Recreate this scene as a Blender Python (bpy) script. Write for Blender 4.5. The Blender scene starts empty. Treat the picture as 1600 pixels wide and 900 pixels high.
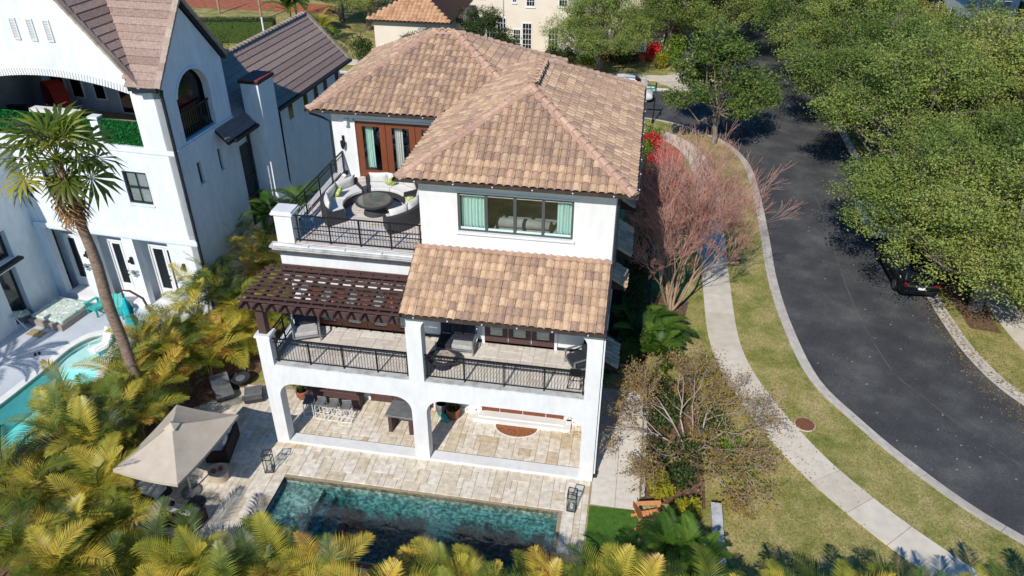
import bpy, bmesh, math, random
import numpy as np
from mathutils import Vector, Matrix, Quaternion
from mathutils.geometry import tessellate_polygon
random.seed(7)
rng = np.random.default_rng(7)
SC = bpy.context.scene
COL = SC.collection
PI = math.pi
R = math.radians

# ------------------------------------------------------------------ camera
YAW, PITCH, ROLL, FPX = -0.1664, 0.5659, 0.0037, 1208.0
fw = Vector((math.sin(YAW) * math.cos(PITCH), math.cos(YAW) * math.cos(PITCH), -math.sin(PITCH)))
rt = Vector((math.cos(YAW), -math.sin(YAW), 0))
up = rt.cross(fw)
c_, s_ = math.cos(ROLL), math.sin(ROLL)
rt, up = rt * c_ + up * s_, up * c_ - rt * s_
cam = bpy.data.cameras.new('camera')
cam.sensor_width = 36
cam.lens = FPX / 1600 * 36
cam.clip_end = 2000
cam_o = bpy.data.objects.new('camera', cam)
COL.objects.link(cam_o)
mw = Matrix(((rt.x, up.x, -fw.x), (rt.y, up.y, -fw.y), (rt.z, up.z, -fw.z))).to_4x4()
mw.translation = (12.4054, -20.0035, 20.8292)
cam_o.matrix_world = mw
SC.camera = cam_o

# ------------------------------------------------------------------ sky, sun, exposure
SUN_EL, SUN_AZ = R(40), R(11.5)          # light travels towards +Y and a little to +X
ld = Vector((math.sin(SUN_AZ) * math.cos(SUN_EL), math.cos(SUN_AZ) * math.cos(SUN_EL), -math.sin(SUN_EL)))
W = bpy.data.worlds.new('World')
SC.world = W
W.use_nodes = True
wn = W.node_tree.nodes
bg = wn['Background']
sky = wn.new('ShaderNodeTexSky')
sky.sky_type = 'NISHITA'
sky.sun_disc = False
sky.sun_elevation = SUN_EL
sky.sun_rotation = math.atan2(-ld.x, -ld.y)
sky.air_density = 1.0
sky.dust_density = 0.2
sky.ozone_density = 3.0
hsv = wn.new('ShaderNodeHueSaturation')      # white balance of the photograph: the whole sky a little bluer
hsv.inputs['Saturation'].default_value = 1.5
W.node_tree.links.new(sky.outputs[0], hsv.inputs['Color'])
W.node_tree.links.new(hsv.outputs[0], bg.inputs[0])
bg.inputs[1].default_value = 0.118
sl = bpy.data.lights.new('sun', 'SUN')
sl.energy = 4.5
sl.angle = R(0.5)
sl.color = (1.0, 0.945, 0.86)
so = bpy.data.objects.new('sun', sl)
COL.objects.link(so)
so.rotation_euler = ld.to_track_quat('-Z', 'Y').to_euler()
so.location = (0, -40, 40)
SC.view_settings.view_transform = 'Standard'
SC.view_settings.look = 'None'
SC.view_settings.exposure = 0.06
SC.view_settings.gamma = 1.0
SC.cycles.max_bounces = 6
SC.cycles.transparent_max_bounces = 12
SC.cycles.use_denoising = True

# ------------------------------------------------------------------ helpers
def lin(h):
    h = h.lstrip('#')
    out = []
    for i in (0, 2, 4):
        c = int(h[i:i + 2], 16) / 255
        out.append(c / 12.92 if c <= 0.04045 else ((c + 0.055) / 1.055) ** 2.4)
    return tuple(out) + (1.0,)

class MB:
    def __init__(s):
        s.v = []; s.f = []; s.m = []
    def add(s, vs, fs, mi=0):
        b = len(s.v)
        s.v.extend([tuple(x) for x in vs])
        for f in fs:
            s.f.append(tuple(i + b for i in f)); s.m.append(mi)
        return s
    def box(s, x0, y0, z0, x1, y1, z1, mi=0):
        return s.add([(x0, y0, z0), (x1, y0, z0), (x1, y1, z0), (x0, y1, z0), (x0, y0, z1), (x1, y0, z1), (x1, y1, z1), (x0, y1, z1)],
                     [(3, 2, 1, 0), (4, 5, 6, 7), (0, 1, 5, 4), (1, 2, 6, 5), (2, 3, 7, 6), (3, 0, 4, 7)], mi)
    def bar(s, a, b, w, h, mi=0, upv=(0, 0, 1)):
        """square bar from a to b, w wide across, h tall"""
        a, b = Vector(a), Vector(b)
        d = (b - a).normalized()
        u = Vector(upv)
        sd = d.cross(u)
        if sd.length < 1e-4:
            sd = d.cross(Vector((0, 1, 0)))
        sd.normalize(); u = sd.cross(d)
        vs = []
        for p in (a, b):
            for x, y in ((-1, -1), (1, -1), (1, 1), (-1, 1)):
                vs.append(p + sd * (x * w / 2) + u * (y * h / 2))
        return s.add(vs, [(0, 1, 2, 3), (7, 6, 5, 4), (0, 4, 5, 1), (1, 5, 6, 2), (2, 6, 7, 3), (3, 7, 4, 0)], mi)
    def tube(s, pts, rad, n=8, mi=0, cap=True):
        pts = [Vector(p) for p in pts]
        if not hasattr(rad, '__len__'):
            rad = [rad] * len(pts)
        b = len(s.v)
        prev = None
        for i, p in enumerate(pts):
            d = (pts[min(i + 1, len(pts) - 1)] - pts[max(i - 1, 0)]).normalized()
            if prev is None:
                a = d.orthogonal().normalized()
            else:
                a = (prev - d * prev.dot(d)).normalized()
            prev = a
            c = d.cross(a)
            for k in range(n):
                t = 2 * PI * k / n
                s.v.append(tuple(p + (a * math.cos(t) + c * math.sin(t)) * rad[i]))
        for i in range(len(pts) - 1):
            for k in range(n):
                k2 = (k + 1) % n
                s.f.append((b + i * n + k, b + i * n + k2, b + (i + 1) * n + k2, b + (i + 1) * n + k)); s.m.append(mi)
        if cap:
            s.f.append(tuple(b + k for k in reversed(range(n)))); s.m.append(mi)
            e = b + (len(pts) - 1) * n
            s.f.append(tuple(e + k for k in range(n))); s.m.append(mi)
        return s
    def lathe(s, prof, n=16, c=(0, 0, 0), mi=0):
        b = len(s.v)
        for r, z in prof:
            for k in range(n):
                t = 2 * PI * k / n
                s.v.append((c[0] + r * math.cos(t), c[1] + r * math.sin(t), c[2] + z))
        for i in range(len(prof) - 1):
            for k in range(n):
                k2 = (k + 1) % n
                s.f.append((b + i * n + k, b + i * n + k2, b + (i + 1) * n + k2, b + (i + 1) * n + k)); s.m.append(mi)
        s.f.append(tuple(b + k for k in reversed(range(n)))); s.m.append(mi)
        e = b + (len(prof) - 1) * n
        s.f.append(tuple(e + k for k in range(n))); s.m.append(mi)
        return s
    def panel(s, outer, holes, o, u, v, th, mi=0):
        """flat slab: outline and holes in (u, v) metres from o; front face looks along u x v, thickness th behind it"""
        o, u, v = Vector(o), Vector(u), Vector(v)
        n = u.cross(v).normalized()
        loops = [outer] + list(holes)
        P = [[Vector((p[0], p[1], 0)) for p in l] for l in loops]
        tris = tessellate_polygon(P)
        flat = [p for l in loops for p in l]
        F = [o + u * p[0] + v * p[1] for p in flat]
        B = [q - n * th for q in F]
        N = len(flat)
        fs = []
        for t in tris:
            a, b, c = (flat[i] for i in t)
            cr = (b[0] - a[0]) * (c[1] - a[1]) - (b[1] - a[1]) * (c[0] - a[0])
            t = tuple(t) if cr > 0 else tuple(reversed(t))
            fs.append(t); fs.append(tuple(i + N for i in reversed(t)))
        k = 0
        for l in loops:
            m = len(l)
            for i in range(m):
                a, b = k + i, k + (i + 1) % m
                fs.append((a, a + N, b + N, b))
            k += m
        s.add(F + B, fs, mi)
        return s
    def mesh(s, name, mats, smooth=False):
        me = bpy.data.meshes.new(name)
        me.from_pydata(s.v, [], s.f)
        for m in (mats if isinstance(mats, (list, tuple)) else [mats]):
            me.materials.append(m)
        if any(s.m):
            me.polygons.foreach_set('material_index', s.m)
        if smooth:
            me.polygons.foreach_set('use_smooth', [True] * len(s.f))
        me.update()
        return me
    def build(s, name, mats, parent=None, smooth=False, fix=True, bevel=0, **tags):
        me = s.mesh(name, mats, smooth)
        if fix or bevel:
            bm = bmesh.new(); bm.from_mesh(me)
            if bevel:
                bmesh.ops.remove_doubles(bm, verts=bm.verts, dist=1e-5)
                bmesh.ops.bevel(bm, geom=[e for e in bm.edges if e.is_manifold and e.calc_face_angle(0) > 0.6], offset=bevel, segments=2 if bevel > .02 else 1, profile=.5, affect='EDGES')
            bmesh.ops.recalc_face_normals(bm, faces=bm.faces)
            bm.to_mesh(me); bm.free()
            if smooth:
                me.polygons.foreach_set('use_smooth', [True] * len(me.polygons))
        return link(name, me, parent, **tags)

def link(name, me, parent=None, mat=None, **tags):
    o = bpy.data.objects.new(name, me)
    COL.objects.link(o)
    if parent is not None:
        o.parent = parent
    if mat is not None:
        o.matrix_local = mat
    for k, v in tags.items():
        if v is not None:
            o[k] = v
    return o

def thing(name, label, cat, loc=(0, 0, 0), rz=0, group=None, scale=1):
    o = bpy.data.objects.new(name, None)
    COL.objects.link(o)
    o.empty_display_size = .2
    o.location = loc; o.rotation_euler = (0, 0, rz); o.scale = (scale,) * 3
    o['label'] = label; o['category'] = cat
    if group: o['group'] = group
    return o

def kids(o):
    return KID.get(o.name) or [c for c in bpy.data.objects if c.parent == o]
KID = {}
def freeze(o):
    KID[o.name] = [c for c in bpy.data.objects if c.parent == o]
    for c in KID[o.name]:
        KID[c.name] = [d for d in bpy.data.objects if d.parent == c]

def dup(o, loc, rz, label=None, group=None, scale=None):
    """a copy of a thing, its parts and their sub-parts (meshes shared)"""
    r = o.copy(); COL.objects.link(r)
    r.location = loc; r.rotation_euler = (0, 0, rz)
    if label: r['label'] = label
    if group: r['group'] = group
    if scale: r.scale = (scale,) * 3
    for ch in KID[o.name]:
        c = ch.copy(); COL.objects.link(c); c.parent = r
        for g in KID.get(ch.name, []):
            d = g.copy(); COL.objects.link(d); d.parent = c
    return r

def rounded(x0, z0, x1, z1, r, n=8, top=True):
    """opening with rounded upper corners"""
    p = [(x0, z0), (x1, z0)]
    for i in range(n + 1):
        t = PI / 2 * i / n
        p.append((x1 - r + r * math.cos(t), z1 - r + r * math.sin(t)))
    for i in range(n + 1):
        t = PI / 2 + PI / 2 * i / n
        p.append((x0 + r + r * math.cos(t), z1 - r + r * math.sin(t)))
    return p

def rect(x0, z0, x1, z1):
    return [(x0, z0), (x1, z0), (x1, z1), (x0, z1)]

def inpoly(x, y, poly):
    """numpy point-in-polygon"""
    x = np.asarray(x); y = np.asarray(y)
    r = np.zeros(x.shape, bool)
    n = len(poly)
    for i in range(n):
        x0, y0 = poly[i]; x1, y1 = poly[(i + 1) % n]
        c = ((y0 > y) != (y1 > y)) & (x < (x1 - x0) * (y - y0) / (y1 - y0 + 1e-12) + x0)
        r ^= c
    return r

def np_mesh(name, V, F, mats, smooth=False):
    me = bpy.data.meshes.new(name)
    V = np.asarray(V, np.float32).reshape(-1, 3); F = np.asarray(F, np.int32)
    k = F.shape[1]
    me.vertices.add(len(V)); me.vertices.foreach_set('co', V.ravel())
    me.loops.add(F.size); me.loops.foreach_set('vertex_index', F.ravel())
    me.polygons.add(len(F))
    me.polygons.foreach_set('loop_start', np.arange(0, F.size, k, dtype=np.int32))
    me.polygons.foreach_set('loop_total', np.full(len(F), k, np.int32))
    if smooth:
        me.polygons.foreach_set('use_smooth', np.ones(len(F), bool))
    for m in (mats if isinstance(mats, (list, tuple)) else [mats]):
        me.materials.append(m)
    me.update(calc_edges=True)
    return me

# ------------------------------------------------------------------ materials
def nt(name):
    m = bpy.data.materials.new(name)
    m.use_nodes = True
    return m, m.node_tree.nodes, m.node_tree.links, m.node_tree.nodes['Principled BSDF']

def ramp(N, stops):
    r = N.new('ShaderNodeValToRGB')
    e = r.color_ramp.elements
    while len(e) < len(stops): e.new(0.5)
    for i, (p, c) in enumerate(stops):
        e[i].position = p; e[i].color = lin(c) if isinstance(c, str) else c
    return r

def mat(name, stops, scale=3.0, rough=.8, bump=0.0, bscale=40, detail=5, metal=0.0, spec=.3, stretch=None, world=True, second=None):
    """surface whose colour wanders between the stops on a noise; second=(scale, strength) darkens or lightens by a finer noise"""
    m, N, L, b = nt(name)
    b.inputs['Roughness'].default_value = rough
    b.inputs['Metallic'].default_value = metal
    b.inputs['Specular IOR Level'].default_value = spec
    if isinstance(stops, str): stops = [(0, stops)]
    if world:
        g = N.new('ShaderNodeNewGeometry'); src = g.outputs['Position']
    else:
        g = N.new('ShaderNodeTexCoord'); src = g.outputs['Object']
    if stretch:
        mp = N.new('ShaderNodeMapping'); mp.inputs['Scale'].default_value = stretch
        L.new(src, mp.inputs[0]); src = mp.outputs[0]
    if len(stops) > 1:
        n = N.new('ShaderNodeTexNoise'); n.inputs['Scale'].default_value = scale; n.inputs['Detail'].default_value = detail
        n.inputs['Roughness'].default_value = .6
        L.new(src, n.inputs['Vector'])
        r = ramp(N, stops); L.new(n.outputs[0], r.inputs[0])
        out = r.outputs[0]
        if second:
            n2 = N.new('ShaderNodeTexNoise'); n2.inputs['Scale'].default_value = second[0]; n2.inputs['Detail'].default_value = 3
            L.new(src, n2.inputs['Vector'])
            mr = N.new('ShaderNodeMapRange'); mr.inputs['From Min'].default_value = .3; mr.inputs['From Max'].default_value = .7
            mr.inputs['To Min'].default_value = 1 - second[1]; mr.inputs['To Max'].default_value = 1 + second[1]
            L.new(n2.outputs[0], mr.inputs[0])
            mx = N.new('ShaderNodeVectorMath'); mx.operation = 'SCALE'
            L.new(out, mx.inputs[0]); L.new(mr.outputs[0], mx.inputs['Scale'])
            out = mx.outputs[0]
        L.new(out, b.inputs['Base Color'])
    else:
        b.inputs['Base Color'].default_value = lin(stops[0][1])
    if bump:
        n = N.new('ShaderNodeTexNoise'); n.inputs['Scale'].default_value = bscale; n.inputs['Detail'].default_value = 4
        L.new(src, n.inputs['Vector'])
        bp = N.new('ShaderNodeBump'); bp.inputs['Strength'].default_value = bump; bp.inputs['Distance'].default_value = .02
        L.new(n.outputs[0], bp.inputs['Height']); L.new(bp.outputs[0], b.inputs['Normal'])
    return m

def piece_mat(name, stops, rough=.8, noise=(9, .18), bump=.2, bscale=60, stretch=None, spec=.25, const=False):
    """colour picked per piece (per object and per island), with fine wear on top"""
    m, N, L, b = nt(name)
    b.inputs['Roughness'].default_value = rough
    b.inputs['Specular IOR Level'].default_value = spec
    oi = N.new('ShaderNodeObjectInfo'); g = N.new('ShaderNodeNewGeometry')
    a = N.new('ShaderNodeMath'); a.operation = 'ADD'
    L.new(oi.outputs['Random'], a.inputs[0]); L.new(g.outputs['Random Per Island'], a.inputs[1])
    f = N.new('ShaderNodeMath'); f.operation = 'FRACT'; L.new(a.outputs[0], f.inputs[0])
    r = ramp(N, stops); L.new(f.outputs[0], r.inputs[0])
    if const: r.color_ramp.interpolation = 'CONSTANT'
    n = N.new('ShaderNodeTexNoise'); n.inputs['Scale'].default_value = noise[0]; n.inputs['Detail'].default_value = 6
    src = g.outputs['Position']
    if stretch:
        mp = N.new('ShaderNodeMapping'); mp.inputs['Scale'].default_value = stretch
        L.new(src, mp.inputs[0]); src = mp.outputs[0]
    L.new(src, n.inputs['Vector'])
    mr = N.new('ShaderNodeMapRange'); mr.inputs['From Min'].default_value = .25; mr.inputs['From Max'].default_value = .75
    mr.inputs['To Min'].default_value = 1 - noise[1]; mr.inputs['To Max'].default_value = 1 + noise[1]
    L.new(n.outputs[0], mr.inputs[0])
    mx = N.new('ShaderNodeVectorMath'); mx.operation = 'SCALE'
    L.new(r.outputs[0], mx.inputs[0]); L.new(mr.outputs[0], mx.inputs['Scale'])
    L.new(mx.outputs[0], b.inputs['Base Color'])
    if bump:
        n2 = N.new('ShaderNodeTexNoise'); n2.inputs['Scale'].default_value = bscale; n2.inputs['Detail'].default_value = 3
        L.new(g.outputs['Position'], n2.inputs['Vector'])
        bp = N.new('ShaderNodeBump'); bp.inputs['Strength'].default_value = bump; bp.inputs['Distance'].default_value = .01
        L.new(n2.outputs[0], bp.inputs['Height']); L.new(bp.outputs[0], b.inputs['Normal'])
    return m

def leaf_mat(name, stops, trans=.35, rough=.55, spec=.25, obj=False):
    m, N, L, b = nt(name)
    b.inputs['Roughness'].default_value = rough
    b.inputs['Specular IOR Level'].default_value = spec
    oi = N.new('ShaderNodeObjectInfo'); g = N.new('ShaderNodeNewGeometry')
    a = N.new('ShaderNodeMath'); a.operation = 'ADD'
    L.new(oi.outputs['Random'], a.inputs[0])
    if obj:
        n = N.new('ShaderNodeTexNoise'); n.inputs['Scale'].default_value = 2.5
        L.new(g.outputs['Position'], n.inputs['Vector'])
        mm = N.new('ShaderNodeMath'); mm.operation = 'MULTIPLY_ADD'; mm.inputs[1].default_value = .5; mm.inputs[2].default_value = -.25
        L.new(n.outputs[0], mm.inputs[0]); L.new(mm.outputs[0], a.inputs[1])
        src = a.outputs[0]
    else:
        L.new(g.outputs['Random Per Island'], a.inputs[1])
        f = N.new('ShaderNodeMath'); f.operation = 'FRACT'; L.new(a.outputs[0], f.inputs[0]); src = f.outputs[0]
    r = ramp(N, stops); L.new(src, r.inputs[0])
    L.new(r.outputs[0], b.inputs['Base Color'])
    t = N.new('ShaderNodeBsdfTranslucent'); L.new(r.outputs[0], t.inputs[0])
    mx = N.new('ShaderNodeMixShader'); mx.inputs[0].default_value = trans
    L.new(b.outputs[0], mx.inputs[1]); L.new(t.outputs[0], mx.inputs[2])
    L.new(mx.outputs[0], N['Material Output'].inputs[0])
    return m

def crown_mat(name, stops, trans=.4, rough=.5):
    m = leaf_mat(name, stops, trans, rough)
    N, L = m.node_tree.nodes, m.node_tree.links
    oi = [n for n in N if n.type == 'OBJECT_INFO'][0]; g = [n for n in N if n.type == 'NEW_GEOMETRY'][0]
    r = [n for n in N if n.type == 'VALTORGB'][0]
    a = N.new('ShaderNodeMath'); a.operation = 'MULTIPLY_ADD'; a.inputs[1].default_value = .45; a.inputs[2].default_value = -.1
    L.new(oi.outputs['Random'], a.inputs[0])
    n = N.new('ShaderNodeTexNoise'); n.inputs['Scale'].default_value = .55; n.inputs['Detail'].default_value = 2
    L.new(g.outputs['Position'], n.inputs['Vector'])
    c = N.new('ShaderNodeMath'); c.operation = 'MULTIPLY_ADD'; c.inputs[1].default_value = .55
    L.new(n.outputs[0], c.inputs[0]); L.new(a.outputs[0], c.inputs[2])
    b = N.new('ShaderNodeMath'); b.operation = 'MULTIPLY_ADD'; b.inputs[1].default_value = .4
    L.new(g.outputs['Random Per Island'], b.inputs[0]); L.new(c.outputs[0], b.inputs[2])
    L.new(b.outputs[0], r.inputs[0])
    return m

def glass_mat(name, tint, refl=1.5, base=0.05):
    m, N, L, b = nt(name)
    tr = N.new('ShaderNodeBsdfTransparent'); tr.inputs[0].default_value = lin(tint)
    gl = N.new('ShaderNodeBsdfGlossy'); gl.inputs['Roughness'].default_value = .02
    mx = N.new('ShaderNodeMixShader')
    mx.inputs[0].default_value = base
    L.new(tr.outputs[0], mx.inputs[1]); L.new(gl.outputs[0], mx.inputs[2])
    L.new(mx.outputs[0], N['Material Output'].inputs[0])
    return m

def water_mat(name, absorb, density, ripple=.25, scale=5):
    m, N, L, b = nt(name)
    tr = N.new('ShaderNodeBsdfTransparent')
    gl = N.new('ShaderNodeBsdfGlossy'); gl.inputs['Roughness'].default_value = .03
    g = N.new('ShaderNodeNewGeometry')
    n = N.new('ShaderNodeTexNoise'); n.inputs['Scale'].default_value = scale; n.inputs['Detail'].default_value = 3; n.inputs['Distortion'].default_value = .6
    L.new(g.outputs['Position'], n.inputs['Vector'])
    bp = N.new('ShaderNodeBump'); bp.inputs['Strength'].default_value = ripple; bp.inputs['Distance'].default_value = .06
    L.new(n.outputs[0], bp.inputs['Height']); L.new(bp.outputs[0], gl.inputs['Normal'])
    mx = N.new('ShaderNodeMixShader')
    mx.inputs[0].default_value = .06
    L.new(tr.outputs[0], mx.inputs[1]); L.new(gl.outputs[0], mx.inputs[2])
    L.new(mx.outputs[0], N['Material Output'].inputs[0])
    va = N.new('ShaderNodeVolumeAbsorption'); va.inputs['Color'].default_value = absorb; va.inputs['Density'].default_value = density
    L.new(va.outputs[0], N['Material Output'].inputs['Volume'])
    return m

M = {}
M['stucco'] = mat('white_stucco', [(.3, '#d6d6d5'), (.7, '#e2e2e1')], scale=1.3, rough=.9, bump=.2, bscale=45, second=(5, .045), stretch=(1, 1, .4))
M['stucco_nb'] = mat('neighbour_stucco', [(.3, '#d3d8dd'), (.7, '#dfe4e8')], scale=1, rough=.9, bump=.2, bscale=40, second=(4, .05), stretch=(1, 1, .4))
M['trim'] = mat('white_trim', [(.3, '#d6d6d5'), (.7, '#e2e2e1')], scale=2, rough=.7)
M['ledge'] = mat('weathered_ledge', [(.25, '#8d8d8c'), (.5, '#b9b9b7'), (.75, '#cfcfcc')], scale=3, rough=.8)
M['tile'] = piece_mat('clay_roof_tile', [(0, '#c2a487'), (.22, '#b5967b'), (.42, '#a48871'), (.6, '#b19279'), (.8, '#967c6d'), (.92, '#caac8d'), (1, '#bb9b7e')], rough=.85, noise=(11, .2), bump=.25, bscale=55)
M['ridge'] = piece_mat('clay_ridge_tile', [(0, '#c29f88'), (.5, '#ae8d7b'), (1, '#ccab91')], rough=.85, noise=(8, .15), bump=.2)
M['mortar'] = mat('pink_mortar', [(.3, '#a58371'), (.7, '#b8988a')], scale=6, rough=.95, bump=.3)
M['deckroof'] = mat('roof_underlay', '#3a2a24', rough=.9)
M['gutter'] = mat('bronze_gutter', [(.3, '#4b4441'), (.7, '#6a615c')], scale=4, rough=.45, metal=.4)
M['iron'] = mat('black_iron', '#1b1b1c', rough=.5, spec=.4)
M['navy'] = mat('dark_fascia', [(.3, '#1f232b'), (.7, '#2a2e36')], scale=3, rough=.5)
M['door'] = mat('brown_wood_door', [(.25, '#693722'), (.75, '#824a30')], scale=5, rough=.45, stretch=(6, 6, .7), spec=.4)
M['darkwood'] = mat('dark_brown_wood', [(.25, '#453230'), (.75, '#5d4642')], scale=6, rough=.6, stretch=(1, 6, 6))
M['glass'] = glass_mat('window_glass', '#f4f8f8', base=.10)
M['clearglass'] = glass_mat('clear_glass', '#f3f6f5', base=.06)
M['darkglass'] = mat('dark_glass', '#141b20', rough=.06, spec=.7)
M['blind'] = mat('window_blind', [(.3, '#8d918c'), (.7, '#b3b6b0')], scale=2, rough=.8, stretch=(1, 1, 12))
M['winframe'] = mat('grey_window_frame', '#54575a', rough=.5, metal=.2)
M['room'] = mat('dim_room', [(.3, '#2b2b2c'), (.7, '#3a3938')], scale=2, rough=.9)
M['curtain'] = mat('teal_curtain', [(.3, '#c3e3da'), (.7, '#d9efe8')], scale=3, rough=.85, stretch=(8, 8, .4))
M['paver'] = piece_mat('travertine_paver', [(0, '#d0c6b6'), (.2, '#d9d0c2'), (.4, '#ccbfaa'), (.55, '#ddd5c9'), (.7, '#d0c5b2'), (.86, '#bfae92'), (.9, '#d8cfbf'), (1, '#c8baa2')], rough=.75, noise=(5, .26), bump=.3, bscale=30)
M['joint'] = mat('paver_joint', [(.3, '#8f8069'), (.7, '#a8997f')], scale=5, rough=.95)
M['coolstone'] = piece_mat('pale_stone_slab', [(0, '#cfc6b9'), (.5, '#d9d1c4'), (1, '#c3b9aa')], rough=.8, noise=(5, .12), bump=.2, bscale=30)
M['balcfloor'] = piece_mat('balcony_floor_tile', [(0, '#c6bdb2'), (.4, '#d6cfc5'), (.7, '#cdc4b9'), (1, '#ddd7ce')], rough=.7, noise=(6, .15), bump=.15)
M['planktile'] = piece_mat('plank_floor_tile', [(0, '#c3b9b0'), (.4, '#cfc6be'), (.7, '#b9aea5'), (1, '#d6cec7')], rough=.7, noise=(6, .22), bump=.1, stretch=(.6, 4, 1))
M['concrete'] = piece_mat('pale_concrete_slab', [(0, '#c8bdab'), (.5, '#d3c9b8'), (1, '#bdb19d')], rough=.9, noise=(2.2, .13), bump=.3, bscale=45)
M['kerb'] = piece_mat('kerb_concrete', [(0, '#b5aca0'), (.5, '#c4bdb2'), (1, '#a8a094')], rough=.9, noise=(3, .2), bump=.3, bscale=40)
M['asphalt'] = mat('asphalt', [(.3, '#3b3b3d'), (.48, '#474748'), (.6, '#545453'), (.75, '#63625f')], scale=.5, rough=.85, bump=.3, bscale=120, detail=12, second=(30, .38))
M['lawn'] = mat('dry_lawn', [(.28, '#5d6d2c'), (.42, '#7f8043'), (.55, '#9c915b'), (.72, '#b3a176')], scale=.75, rough=.95, detail=9, bump=.5, bscale=60, second=(16, .35))
M['turf'] = mat('green_turf', [(.3, '#36561a'), (.7, '#4f7429')], scale=5, rough=.95, detail=8, bump=.5, bscale=80, second=(30, .4))
M['mulch'] = mat('brown_mulch', [(.3, '#4a382a'), (.5, '#6b5240'), (.75, '#836550')], scale=6, rough=.95, bump=.6, bscale=50, second=(25, .4))
M['redsoil'] = mat('terracotta_ground', [(.3, '#8a4f38'), (.7, '#b56d4d')], scale=2, rough=.95, bump=.4, second=(12, .2))
M['field'] = mat('dry_field', [(.3, '#7d7a45'), (.5, '#a69a63'), (.7, '#b8a878')], scale=.15, rough=.95, detail=8, second=(6, .2))
M['nbdeck'] = mat('grey_pool_deck', [(.3, '#b4bac3'), (.7, '#c3c8cf')], scale=.8, rough=.85, bump=.15, bscale=60, second=(9, .05))
M['coping'] = mat('white_coping', [(.3, '#d9d7d2'), (.7, '#e8e6e2')], scale=3, rough=.7)
M['leaf_oak'] = crown_mat('oak_leaf', [(.05, '#3a5024'), (.3, '#526a2e'), (.5, '#6d803c'), (.7, '#8b9a4a'), (.9, '#a8aa5a'), (1, '#b5a968')], trans=.28)
M['leaf_dark'] = leaf_mat('dark_leaf', [(0, '#24351a'), (.5, '#3a5026'), (1, '#5a6c32')], trans=.3)
M['leaf_green'] = leaf_mat('bright_leaf', [(0, '#47661f'), (.5, '#6a8a2c'), (1, '#95a53e')], trans=.4)
M['leaf_yellow'] = leaf_mat('yellow_green_leaf', [(0, '#8a8a22'), (.5, '#b3a431'), (1, '#6f8426')], trans=.4)
M['leaf_red'] = leaf_mat('red_flower', [(0, '#b3122a'), (.5, '#d81f2f'), (1, '#e2493a')], trans=.3)
M['bud_red'] = leaf_mat('reddish_bud', [(0, '#a34e42'), (.5, '#c0695a'), (1, '#d3988a')], trans=.3)
M['leaf_brown'] = leaf_mat('autumn_leaf', [(0, '#7a6236'), (.3, '#a07f45'), (.55, '#b08a4a'), (.75, '#8e8a42'), (1, '#c29a5c')], trans=.35)
M['frond'] = leaf_mat('areca_frond', [(0, '#38491c'), (.2, '#617530'), (.42, '#9a9e38'), (.68, '#c8ba4a'), (.9, '#dcc252'), (1, '#c99a44')], trans=.4, rough=.42, obj=True, spec=.4)
M['frond_g'] = leaf_mat('green_frond', [(0, '#2c4a1a'), (.5, '#4a6c24'), (1, '#6f8a34')], trans=.35, rough=.45, obj=True)
M['frond_dead'] = leaf_mat('dead_frond', [(0, '#5c3d25'), (.5, '#8a6440'), (1, '#a98458')], trans=.25, obj=True)
M['stem'] = mat('palm_stem', [(.3, '#6b6432'), (.7, '#94894c')], scale=8, rough=.7, stretch=(1, 1, 4))
M['bark'] = mat('grey_bark', [(.3, '#5b5148'), (.7, '#94897c')], scale=5, rough=.95, bump=.8, bscale=18, stretch=(3, 3, .8))
M['bark_palm'] = mat('palm_bark', [(.3, '#6a5548'), (.55, '#8f7a6b'), (.75, '#a8968a')], scale=6, rough=.95, bump=.8, bscale=20, stretch=(1, 1, 4))
M['bark_pale'] = mat('pale_bark', [(.3, '#8a705a'), (.7, '#b3987d')], scale=5, rough=.9, stretch=(3, 3, .6))
M['twig'] = mat('grey_pink_twig', [(.3, '#a67a6c'), (.7, '#cda293')], scale=3, rough=.9)
M['twig_brown'] = mat('grey_brown_twig', [(.3, '#8d7d72'), (.7, '#b9aba0')], scale=3, rough=.9)
M['wicker'] = mat('charcoal_wicker', [(.3, '#2c2c2e'), (.7, '#47474a')], scale=60, rough=.7, bump=.5, bscale=150)
M['wicker_br'] = mat('brown_wicker', [(.3, '#2b201c'), (.7, '#45352e')], scale=60, rough=.7, bump=.5, bscale=150)
M['cushion'] = mat('pale_cushion', [(.3, '#cfcdc9'), (.7, '#dedcd8')], scale=8, rough=.95, bump=.2, bscale=90)
M['greycush'] = mat('grey_cushion', [(.3, '#a3a19f'), (.7, '#b8b6b3')], scale=8, rough=.95)
M['navycush'] = mat('charcoal_cushion', [(.3, '#272a32'), (.7, '#353944')], scale=8, rough=.95)
M['greenpillow'] = mat('green_leaf_pillow', [(.4, '#d9dcae'), (.5, '#a9b85a'), (.6, '#8fa045')], scale=14, rough=.95, world=False)
M['greytop'] = mat('grey_table_top', [(.3, '#5c5f62'), (.7, '#75787a')], scale=4, rough=.4)
M['steel'] = mat('brushed_metal', '#b9bcbe', rough=.35, metal=.8)
M['whitemetal'] = mat('white_metal', '#dfe0e0', rough=.45)
M['terracotta'] = mat('terracotta_pot', [(.3, '#7d4a35'), (.7, '#96604a')], scale=5, rough=.7)
M['teal'] = mat('turquoise_glaze', [(.3, '#2f9b96'), (.7, '#49b8b0')], scale=4, rough=.35)
M['tealfab'] = mat('turquoise_fabric', [(.3, '#0f9aa8'), (.7, '#22b9c4')], scale=4, rough=.8)
M['beige'] = mat('beige_canvas', [(.3, '#b3a592'), (.7, '#c2b5a3')], scale=2, rough=.9, bump=.1, bscale=150)
M['redfab'] = mat('red_fabric', '#a8332a', rough=.85)
M['leafprint'] = mat('leaf_print_fabric', [(.42, '#e4e2da'), (.5, '#8fb3a4'), (.56, '#e0ddd4'), (.64, '#5f8f86')], scale=5, rough=.9, world=False)
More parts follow.
